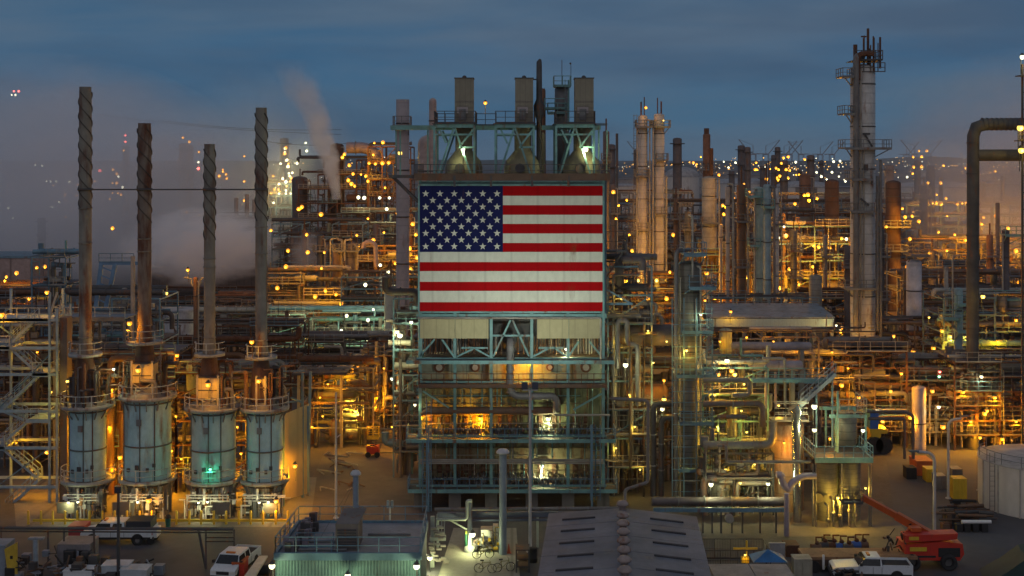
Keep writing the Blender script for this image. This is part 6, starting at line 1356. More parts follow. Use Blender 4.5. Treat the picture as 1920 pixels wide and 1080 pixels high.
# ------------------------------------------------------------------ right yard clutter
def crate(label, x0, x1, p0, pb, m, name='container', cat='container', dep=2.0, ribs=True):
    D = GD(pb); t = thing(name, label, cat, (PX((x0 + x1) / 2, D), D + dep / 2, 0)); q = MB(); zt = PZ(p0, D); q.bx(PX(x0, D), PX(x1, D), D, D + dep, .03, zt); q.build('body', m, t)
    q = MB()
    if ribs:
        n = max(2, int((PX(x1, D) - PX(x0, D)) / .6))
        for i in range(n + 1): x = PX(x0, D) + (PX(x1, D) - PX(x0, D)) * i / n; q.bx(x - .04, x + .04, D - .05, D, .05, zt - .05)
    q.bx(PX(x0, D) - .04, PX(x1, D) + .04, D - .06, D + dep + .04, zt, zt + .07); q.build('rim', m, t); return t
crate('orange skip container in the right yard', 1719, 1750, 866, 893, mat('skip_orange', (.55, .13, .03), .6, rust=.1), 'skip', 'skip', 2.4)
crate('dark wheeled bin left of the orange skip', 1700, 1718, 878, 899, rubber, 'wheeled_bin', 'bin', 1.2)
crate('yellow upright cabinet left of the white storage tank', 1788, 1812, 899, 937, yellowp, 'yellow_cabinet', 'cabinet', 1.2)
crate('red rounded skip on the road below the furnaces', 128, 158, 988, 1011, mat('skip_red', (.38, .05, .045), .6, rust=.1), 'skip', 'skip', 1.6, False)
crate('grey generator cabinet with two dark louvres, bottom left', 108, 168, 1022, 1068, mat('gen_grey', (.22, .21, .23), .6, rust=.1), 'generator', 'generator', 2.2)
for px in (128, 156):
    D = GD(1068) - .08; q = MB(); q.bx(PX(px - 9, D), PX(px + 9, D), D - .02, D + .02, PZ(1062, D), PZ(1032, D)); q.build('louvre', rubber, bpy.data.objects['generator'])
t = thing('yellow_machine_door', 'tilted yellow machine door panel at the bottom left corner', 'machine panel', (PX(20, 96), 96, 0)); q = MB(); q.poly([(PX(16, 96), 96, .3), (PX(32, 96), 96, .3), (PX(32, 96), 96, PZ(1017, 96)), (PX(8, 96), 96, PZ(1030, 96))], .12, (0, 1, 0)); q.build('panel', mat('panel_yellow', (.5, .34, .03), .6, rust=.1), t); q = MB(); q.bx(PX(-30, 96), PX(9, 96), 96.1, 98, 0, PZ(1024, 96)); q.m = 1; q.bx(PX(19, 96), PX(24, 96), 95.97, 96, PZ(1048, 96), PZ(1042, 96)); q.build('machine_body', [mat('machine_blue', (.2, .24, .3), .6), rubber], t)
t = thing('blue_tube_post', 'thick blue-grey post at the bottom left among parked gear', 'post', (PX(67, 97), 97, 0)); q = MB(); q.lathe(PX(67, 97), 97, [(.2, 0), (.2, PZ(1008, 97)), (.01, PZ(1007, 97))], 14); q.build('shaft', mat('vent_blue', (.20, .25, .30)), t); q = MB(); q.bx(PX(54, 97), PX(82, 97), 96.8, 97.3, PZ(1011, 97), PZ(1008, 97)); q.build('crossbar', mat('vent_blue', (.20, .25, .30)), t)
t = thing('parked_gear', 'dark heap of hoses, frames and machines at the bottom left', 'equipment', (PX(80, 97), 97, 0)); q = MB(); rd = random.Random(12)
for k in range(150):
    x = PX(rd.uniform(-5, 300), 97); y = rd.uniform(95.5, 99); q.m = rd.randrange(5); z = rd.uniform(.05, 1.5)
    if x > PX(190, 97): z *= .5
    if k % 3: q.elbow([(x, y, z), (x + rd.uniform(-.8, .8), y, z), (x + rd.uniform(-.8, .8), y, max(.05, z + rd.uniform(-.9, .9)))], rd.uniform(.03, .08), 5, seg=2)
    else: s = rd.uniform(.12, .4); q.bx(x - s, x + s, y - s, y + s, max(0, z - s), z + s)
q.build('gear', [rubber, darkst, piped, mat('machine_blue', (.2, .24, .3)), pipeb], t)
t = thing('white_tarp', 'crumpled white tarpaulin bundle at the bottom left', 'tarpaulin', (PX(270, 97.5), 97.5, 0)); q = MB(); rd = random.Random(6); vs = []; n = 14
for i in range(7):
    for j in range(n): a = 2 * math.pi * j / n; rr = .68 * math.cos(R(i * 14)) * rd.uniform(.85, 1.12); vs.append((PX(270, 97.5) + rr * math.cos(a), 97.5 + rr * .7 * math.sin(a), .02 + 1.0 * math.sin(R(i * 14)) * rd.uniform(.9, 1.08)))
q.add(vs, [(i * n + j, i * n + (j + 1) % n, (i + 1) * n + (j + 1) % n, (i + 1) * n + j) for i in range(6) for j in range(n)] + [tuple(6 * n + j for j in range(n))], True); q.build('cloth', mat('tarp_white', (.55, .57, .6), .6), t)
for i, (x0, x1, p0, pb, m, lb) in enumerate(((190, 240, 1062, 1090, mat('box_pale', (.42, .48, .54), .6), 'pale flat box at the bottom edge below the white crew truck'), (225, 275, 1070, 1096, mat('box_pale', (.42, .48, .54)), 'pale flat box at the bottom edge under the white tarpaulin'), (118, 172, 1072, 1096, bluishwhite, 'white case with black stripe shadow at the bottom edge below the generator'))): crate(lb, x0, x1, p0, pb, m, 'flat_box', 'box', 1.4, False)
# right middle clutter: pumps and gear in the yard
t = thing('yard_pumps', 'row of small blue and red pumps on the dark yard before the twin drums', 'pumps', (PX(1570, 105), 105, 0)); q = MB(); rd = random.Random(21)
for px, c in ((1530, 2), (1545, 0), (1562, 3), (1576, 1), (1590, 0), (1604, 1), (1618, 2)):
    D = 102.8 + rd.uniform(-.6, .6); x = PX(px, D); q.m = c; q.cyl((x - .4, D, .75), (x + .4, D, .75), .33, None, 12); q.bx(x - .5, x + .5, D - .35, D + .35, .05, .4); q.m = 3; q.tube([(x, D, .9), (x, D, 1.6), (x + .5, D, 1.6)], .07, 6); q.ball((x + .1, D, 1.15), .2, 8, 5)
q.build('pump', [darkst, bluep, pipeb, rusty], t)
t = thing('blue_tent', 'small blue tent canopy among the roofs at the bottom right', 'tent', (PX(1440, 98), 98, 0)); x, D = PX(1440, 98), 98; q = MB(); hw_ = M(32, D); z0_, z1_ = 1.3, 2.0
q.add([(x - hw_, D - 1, z0_), (x + hw_, D - 1, z0_), (x + hw_, D + 1, z0_), (x - hw_, D + 1, z0_), (x, D, z1_)], [(0, 1, 4), (1, 2, 4), (2, 3, 4), (3, 0, 4), (3, 2, 1, 0)]); q.build('canopy', mat('tent_blue', (.03, .16, .38), .6), t); q = MB()
for sx in (-1, 1):
    for sy in (-.9, .9): q.beam((x + sx * hw_ * .95, D + sy, 0), (x + sx * hw_ * .95, D + sy, z0_), .05)
q.build('leg', greyst, t)
for x0, x1, p0, pb, lb in ((1342, 1420, 1060, 1110, 'flat grey container roof at the bottom edge, the left of two'), (1422, 1494, 1060, 1110, 'flat grey container roof at the bottom edge, the right of two')):
    t = thing('flat_roof_cabin', lb, 'cabin', (PX((x0 + x1) / 2, 90), 90, 0)); z = 2.6; Da, Db = F * (CAMH - z) / (1090 - HOR), F * (CAMH - z) / (p0 - HOR); q = MB(); q.bx(PX(x0, Da) + .1, PX(x1, Da) - .1, Da + .1, Db - .1, 0, z); q.build('wall', mat('cabin_grey', (.25, .25, .26), .7, vb=.4, bcol=.7), t); q = MB(); q.bx(PX(x0, Da), PX(x1, Da), Da, Db, z, z + .1); q.build('roof', mat('cabin_roof', (.27, .25, .25), .7, rust=.1, streak=False), t)
t = thing('mesh_fence', 'low mesh fence enclosure right of the gabled shed', 'fence', (PX(1385, 100), 100, 0)); q = MB(); x0, x1 = PX(1316, 100), PX(1440, 100)
q.rail([(x0, 99, 0), (x1, 99, 0), (x1, 102, 0), (x0, 102, 0)], 1.6, 1.2, .06, closed=True)
for k in range(40): x = x0 + (x1 - x0) * k / 40; q.beam((x, 99, 0), (x, 99, 1.6), .02); q.beam((x, 102, 0), (x, 102, 1.6), .02)
q.build('panel', darkst, t)
t = thing('lit_valve_box', 'yellow-lit valve manifold inside the mesh fence', 'valve manifold', (PX(1395, 100.5), 100.5, 0)); q = MB(); q.tube([(PX(1375, 100.5), 100.5, 1.3), (PX(1420, 100.5), 100.5, 1.3)], .09, 7); q.tube([(PX(1400, 100.5), 100.5, 0), (PX(1400, 100.5), 100.5, 1.9)], .08, 7); q.bx(PX(1390, 100.5), PX(1405, 100.5), 100.3, 100.8, .2, .6); q.build('pipe', yellowp, t)
crate('tall pale board standing at the corner of the mesh fence', 1443, 1472, 1020, 1060, mat('board_grey', (.32, .32, .33), .7), 'site_board', 'board', .2, False)
crate('brown skip full of scrap beside the pale board', 1474, 1498, 1024, 1045, rusty, 'scrap_skip', 'skip', 1.4)
crate('striped hut edge with pale slats at the bottom right', 1490, 1522, 1050, 1090, mat('hut_buff', (.36, .34, .27), .7), 'slatted_hut', 'hut', 1.2)
t = thing('pipe_stack', 'heap of dark pipes and timbers lying left of the white storage tank', 'pipe heap', (PX(1815, 113), 113, 0)); q = MB(); rd = random.Random(31)
for k in range(46): y = rd.uniform(110, 115); x = PX(rd.uniform(1768, 1850), y); q.m = rd.randrange(4); z = rd.uniform(.15, 1.4); l = rd.uniform(.8, 2.4); q.tube([(x - l / 2, y, z), (x + l / 2, y + rd.uniform(-.4, .4), z)], rd.uniform(.06, .16), 7)
for k in range(18): y = rd.uniform(110, 115); x = PX(rd.uniform(1768, 1850), y); q.m = rd.randrange(4); s = rd.uniform(.15, .45); q.bx(x - s, x + s, y - s, y + s, 0, rd.uniform(.3, 1.3))
q.build('pipes', [darkst, rusty, pipeb, rubber], t)
t = thing('white_pipe_length', 'white pipe length lying on dark sleepers before the pipe heap', 'pipe', (PX(1828, 109.5), 109.5, .7)); q = MB(); q.cyl((PX(1803, 109.5), 109.5, .82), (PX(1858, 109.5), 109.5, .82), .16, None, 12); q.build('tube', white, t); q = MB()
for px in (1798, 1812, 1828, 1845): q.bx(PX(px, 109.5) - .25, PX(px, 109.5) + .25, 109.2, 110, 0, .66)
q.build('sleeper', rubber, t)
for px, pb, m, lb in ((1765, 918, greyst, 'grey pump crate behind the street lamp, left one'), (1795, 905, greyst, 'grey pump crate between street lamp and yellow cabinet'), (1747, 905, yellowp, 'small yellow hose cart right of the orange skip')): crate(lb, px - 9, px + 9, pb - 24, pb, m, 'pump_crate', 'crate', 1.4)
t = thing('dark_tarp', 'dark green tarpaulin over a stack in the bottom right corner', 'tarpaulin', (PX(1910, 98), 98, 0)); q = MB(); q.poly([(PX(1850, 96), 96, .02), (PX(1960, 96), 96, .02), (PX(1960, 96), 96, 2.2), (PX(1925, 96), 96, 1.9), (PX(1890, 96), 96, .9)], 3.5, (.2, 1, 0)); q.build('sheet', mat('tarp_green', (.02, .05, .045), .7, bump=.4), t)
crate('black plastic crate standing on the dark yard before the pumps', 1546, 1562, 1014, 1034, rubber, 'plastic_crate', 'crate', 1.0, False)
# lane clutter beside the buff wall and loading bay
t = thing('hose_coils', 'pale hoses and low pipes lying on the dirt lane right of the buff wall', 'hoses', (PX(630, 125), 128, 0)); q = MB(); rd = random.Random(41)
for k in range(14): y = rd.uniform(122, 140); x = PX(rd.uniform(592, 660), y); q.m = k % 2; q.elbow([(x, y, .08), (x + rd.uniform(-1.2, 1.2), y + .3, .5 * rd.random() + .08), (x + rd.uniform(.5, 2.4), y + rd.uniform(-1, 1), .08)], .07, 6)
q.build('hose', [pipew, pipeb], t)
# ================================================================== lamps (all lit in the photograph)
LK = {}
def lampkind(kind, col, gcol, st, power):
    lt = bpy.data.lights.new(kind + '_light', 'POINT'); lt.energy = power; lt.color = col; lt.shadow_soft_size = .12
    LK[kind] = (lt, emis(kind + '_glass', gcol, st))
AMB, YEL, WHT = (1, .38, .005), (1, .60, .05), (.96, .97, .46)
lampkind('amber', AMB, (1, .33, .01), 1.5, 420)
lampkind('yellow', YEL, (1, .62, .10), 2.4, 420)
lampkind('white', WHT, (1, .95, .62), 2.2, 420)
lampkind('green', (.05, 1, .45), (.2, 1, .55), 6, 110)
lampkind('red', (1, .12, .08), (1, .12, .10), 5, 40)
PROTO = {}
def lampproto(kind):
    lt, gm = LK[kind]
    t = thing(kind + '_lamp', 'x', 'lamp', (0, 0, 0))
    q = MB(); q.ball((0, 0, 0), .22, 10, 6); q.build('glare_globe', gm, t)  # glowing ball sized to stand in for the glare around the bulb
    q = MB(); q.ball((0, -.17, -.03), .10, 10, 6); q.build('bulb', emis(kind + '_bulb', {'amber': (1, .50, .09), 'yellow': (1, .72, .25), 'white': (1, .98, .86), 'green': (.6, 1, .8), 'red': (1, .45, .4)}[kind], 3), t)
    q = MB(); q.lathe(0, 0, [(.001, .34), (.1, .32), (.13, .25), (.23, .14)], 10); q.build('hood', darkst, t)
    q = MB(); q.tube([(0, .36, -1.5), (0, .36, .30), (0, .04, .36)], .035, 5); q.build('bracket', darkst, t)
    lo = bpy.data.objects.new('lamp_light', lt); C.objects.link(lo); lo.parent = t; lo.location = (0, -.42, -.34)
    PROTO[kind] = t; t['used'] = 0
NL = {}
def lamp(px, py, D, kind='amber', s=1.0, label=None, group=None, pw=None):
    if kind not in PROTO: lampproto(kind); t = PROTO[kind]
    else:
        t = copy_tree(PROTO[kind])
        if D > 180:
            for c in list(t.children):
                if c.name.startswith(('bracket', 'hood')): bpy.data.objects.remove(c)
    if 'used' in t: del t['used']
    t.location = W3(px, py, D); sc_ = s * (1 if D < 150 else D / 150); t.scale = (sc_,) * 3
    t['label'] = label or f'small {kind} lamp'; 
    if 'group' in t: del t['group']
    if group: t['group'] = group
    if pw is not None:
        for c in t.children:
            if c.type == 'LIGHT':
                k2 = f'{kind}_{pw}_light'
                d = bpy.data.lights.get(k2) or LK[kind][0].copy(); d.name = k2; d.energy = pw; c.data = d
    return t
for k in LK: lampproto(k)
USED = set()
def put(px, py, D, kind='amber', s=1.0, label=None, group=None, pw=None):
    pw = round((pw or 300) * (.36 if D > 180 else .36 if D > 135 else .5), 1)
    if kind in USED: return lamp(px, py, D, kind, s, label, group, pw)
    USED.add(kind); t = PROTO[kind]
    if 'used' in t: del t['used']
    t.location = W3(px, py, D); sc_ = s * (1 if D < 150 else D / 150); t.scale = (sc_,) * 3; t['label'] = label or 'lamp'
    if group: t['group'] = group
    LK[kind][0].energy = pw
    return t
# prominent single lamps (label, px, py, D, kind, size, power)
ONE = [
 ('amber lamp on the front of the box under the rust-brown stack', 259, 694, 112.6, 'amber', 1.1, 420),
 ('amber lamp on the front of the box under the shortest stack', 390, 721, 112.7, 'amber', 1.1, 420),
 ('amber lamp on the narrow box under the last stack', 485, 714, 112.9, 'amber', 1.0, 400),
 ('amber lamp on a stalk at the foot of the last stack', 472, 641, 112.6, 'amber', 1.0, 350),
 ('amber lamp over the rack behind the shortest stack', 332, 666, 121, 'amber', .9, 450),
 ('amber lamp on a post left of the rust-brown stack', 243, 606, 114.5, 'amber', 1.1, 450),
 ('amber lamp low between first and second furnace', 225, 857, 118.5, 'amber', 1.0, 1100),
 ('amber lamp low between second and third furnace', 322, 845, 119, 'amber', .6, 1000),
 ('amber lamp low between third and last furnace', 452, 850, 119, 'amber', .6, 1000),
 ('amber lamp on the buff wall', 553, 873, 116.6, 'amber', 1.0, 1500),
 ('amber lamp under the stair tower landing', 88, 847, 119.2, 'amber', 1.0, 650),
 ('amber lamp at the left edge, halfway up the stair tower', 3, 590, 118, 'amber', 1.2, 450),
 ('amber lamp above the stair tower with a lit beam', 88, 548, 122, 'amber', 1.0, 400),
 ('yellow lamp lighting the green wall inside the stair tower', 96, 735, 121, 'yellow', .5, 350),
 ('amber lamp under the second furnace at burner level', 279, 938, 111.8, 'amber', 1.2, 350),
 ('amber lamp under the last furnace at burner level', 518, 939, 111.8, 'amber', 1.0, 350),
 ('white lamp above the first furnace roof, right side', 213, 692, 114, 'white', .6, 260),
 ('yellow lamp shining up the first furnace roof, left side', 127, 715, 117, 'yellow', .8, 350),
 ('green lamp on the shell of the third furnace', 394, 880, 112.5, 'green', .5, 110),
 ('big amber lamp glowing through the steam between first and second stack', 211, 428, 200, 'amber', 1.0, 350),
 ('amber lamp on the branching mast behind the shortest stack', 352, 506, 165, 'amber', 1.0, 600),
 ('yellow lamp beside the dark cooling tower', 312, 550, 190, 'yellow', .9, 500),
 ('amber lamp under the orange duct on the flag building', 900, 784, 117.9, 'amber', .9, 1500),
 ('amber lamp at the left end of the orange duct on the flag building', 794, 775, 117.6, 'amber', .8, 900),
 ('amber lamp in the middle of the casing below the flag', 993, 677, 117.4, 'amber', .7, 1900),
 ('white lamp on the upper burner deck of the flag building', 1028, 785, 117.9, 'white', 1.0, 800),
 ('white lamp on the lower burner deck of the flag building', 1016, 874, 117.9, 'white', .9, 800),
 ('white lamp among the upright tubes below the flag', 1062, 653, 118.2, 'white', .9, 600),
 ('white lamp inside the left roof frame', 868, 280, 117.6, 'white', .9, 300),
 ('white lamp inside the right roof frame', 1098, 280, 117.6, 'white', 1.1, 420),
 ('amber lamp on a tall mast between the first two tan stacks', 910, 193, 135, 'amber', .9, 200),
 ('amber lamp on the mauve stack left of the roof frames', 750, 287, 143, 'yellow', 1.1, 260),
 ('white lamp at the right flank of the flag building', 1173, 684, 117.8, 'white', 1.1, 480),
 ('white lamp left of the flag building, upper of a close pair', 745, 622, 127, 'white', .9, 500),
 ('white lamp left of the flag building, lower of a close pair', 750, 629, 127, 'white', 1.2, 500),
 ('white lamp above the close pair left of the flag building', 771, 604, 126, 'white', .8, 300),
 ('white lamp over the pump rack right of the last stack', 605, 628, 190, 'white', 1.0, 900),
 ('dim yellow lamp left of the bright white pump rack lamp', 575, 634, 188, 'yellow', .8, 400),
 ('small white lamp on the left flank of the flag building', 735, 710, 130, 'white', .8, 200),
 ('small white lamp low on the left flank of the flag building', 778, 759, 117, 'white', .6, 100),
 ('amber lamp under the dark sloping roof', 645, 696, 143, 'amber', 1.1, 2000),
 ('yellow lamp above the amber canopy', 654, 752, 143.6, 'yellow', 1.1, 1500),
 ('white-yellow lamp under the edge of the amber canopy', 667, 771, 143.2, 'yellow', .9, 1800),
 ('amber lamp at the foot of the upright lit pipe in the loading bay', 703, 740, 149, 'amber', 1.0, 1800),
 ('amber lamp on the lean-to roof in the loading bay', 692, 750, 149.5, 'amber', .8, 1600),
 ('amber lamp high on the loading bay bridge frame', 671, 688, 148, 'amber', .7, 500),
 ('white lamp at the left corner of the teal building', 510, 1061, 85.2, 'white', 1.0, 260),
 ('white lamp at the right corner of the teal building', 781, 1062, 85.2, 'white', 1.0, 260),
 ('white lamp in the middle of the teal building wall', 652, 1079, 85.0, 'white', .9, 260),
 ('brightest white lamp, next to the pale cabinet in the pump bay', 886, 1002, 103.5, 'white', 1.1, 480),
 ('white lamp on the valve rack at the right end of the railed roof', 806, 1046, 98.5, 'white', .9, 420),
 ('small white lamp on the railed roof corner', 797, 1040, 98.5, 'white', .7, 150),
 ('yellow floodlight on the thick insulated column', 1287, 657, 116.4, 'yellow', .6, 420),
 ('white floodlight on the right side of the thick column', 1314, 590, 116.6, 'white', .5, 150),
 ('amber lamp over the goose-neck pipes', 1245, 713, 121, 'amber', .7, 600),
 ('yellow lamp above the outer goose-neck pipe', 1245, 749, 119.5, 'yellow', 1.0, 420),
 ('white lamp below the outer goose-neck pipe', 1242, 767, 120.5, 'white', .9, 420),
 ('white lamp on a post above the hairpin pipe', 1363, 676, 118, 'white', 1.0, 350),
 ('amber lamp left of an amber pair above the hairpin pipe', 1347, 702, 118.5, 'amber', .9, 350),
 ('amber lamp, upper of a pair above the hairpin pipe', 1372, 695, 118.5, 'amber', 1.1, 400),
 ('yellow lamp, lower of a pair above the hairpin pipe', 1378, 702, 118.2, 'yellow', .9, 300),
 ('white lamp hanging beside the access stair', 1527, 762, 114, 'white', 1.2, 450),
 ('white lamp on the left post of the twin drums', 1527, 806, 111.4, 'white', .9, 300),
 ('white lamp on the right post of the twin drums', 1618, 807, 111.2, 'white', .8, 260),
 ('amber lamp on the deck of the twin drums', 1556, 822, 113.3, 'amber', .6, 330),
 ('yellow lamp low between the twin drums', 1571, 933, 110.5, 'yellow', .6, 1300),
 ('yellow-green lamp on the right flank of the twin drums', 1623, 915, 111, 'yellow', .5, 140),
 ('white lamp in the low manifold rack', 1333, 908, 112.5, 'white', 1.0, 380),
 ('pinkish lamp in the low manifold rack', 1388, 905, 112.5, 'yellow', .6, 250),
 ('white lamp at the right of the low manifold rack', 1440, 907, 112.5, 'white', .8, 330),
 ('amber lamp behind the brown round tank', 1470, 830, 114.6, 'amber', .5, 450),
 ('yellow lamp inside the mesh fence', 1397, 1040, 100.2, 'yellow', .5, 30),
 ('amber lamp on the left end of the teal shed roof', 1370, 584, 164.4, 'amber', .9, 500),
 ('amber lamp at the right end of the teal fascia, lower of three', 1576, 622, 163, 'amber', .9, 500),
 ('amber lamp at the right end of the teal fascia, middle of three', 1579, 614, 163, 'amber', .9, 400),
 ('white lamp at the right end of the teal fascia, top of three', 1568, 610, 163, 'white', .6, 300),
 ('amber lamp on the thick column side, above its blue deck', 1325, 512, 135, 'amber', 1.1, 400),
 ('amber lamp right of the thick column, mid height', 1322, 563, 137, 'amber', .7, 350),
 ('yellow-white lamp on the pole right of the dark duct', 1843, 556, 138, 'yellow', 1.1, 350),
 ('yellow floodlight at the right edge, upper of two', 1913, 240, 137, 'yellow', 1.6, 330),
 ('yellow floodlight at the right edge, lower of two', 1915, 282, 137, 'yellow', 1.5, 330),
 ('white floodlight high at the right edge', 1917, 107, 137, 'white', 1.2, 400),
 ('red warning lamp on a pipe stand left of the tall mauve vessel', 1762, 697, 140, 'red', .7, 80),
 ('green lamp under the red warning lamp', 1761, 706, 140, 'green', .6, 80),
 ('amber lamp on top of the left twin pale column', 1211, 202, 214, 'amber', .8, 250),
 ('white lamp on the right shoulder of the right twin column', 1244, 226, 213, 'yellow', .4, 120),
 ('amber lamp at the foot of the left twin column', 1196, 526, 206, 'yellow', .9, 1500),
 ('amber lamp at the foot of the right twin column', 1231, 526, 206, 'yellow', .9, 1500),
]
for lb, px, py, D, k, s, pw in ONE: put(px, py, D, k, s, lb, None, pw)
# burner strip lamps
for i, (px, py) in enumerate(((128, 942), (146, 941), (241, 942), (258, 941), (372, 942), (389, 941), (486, 942), (503, 941))):
    put(px, py, 112.2, 'white', .55, 'white burner lamp glaring under one of the round furnaces', 'white burner lamps under the furnaces', 90)
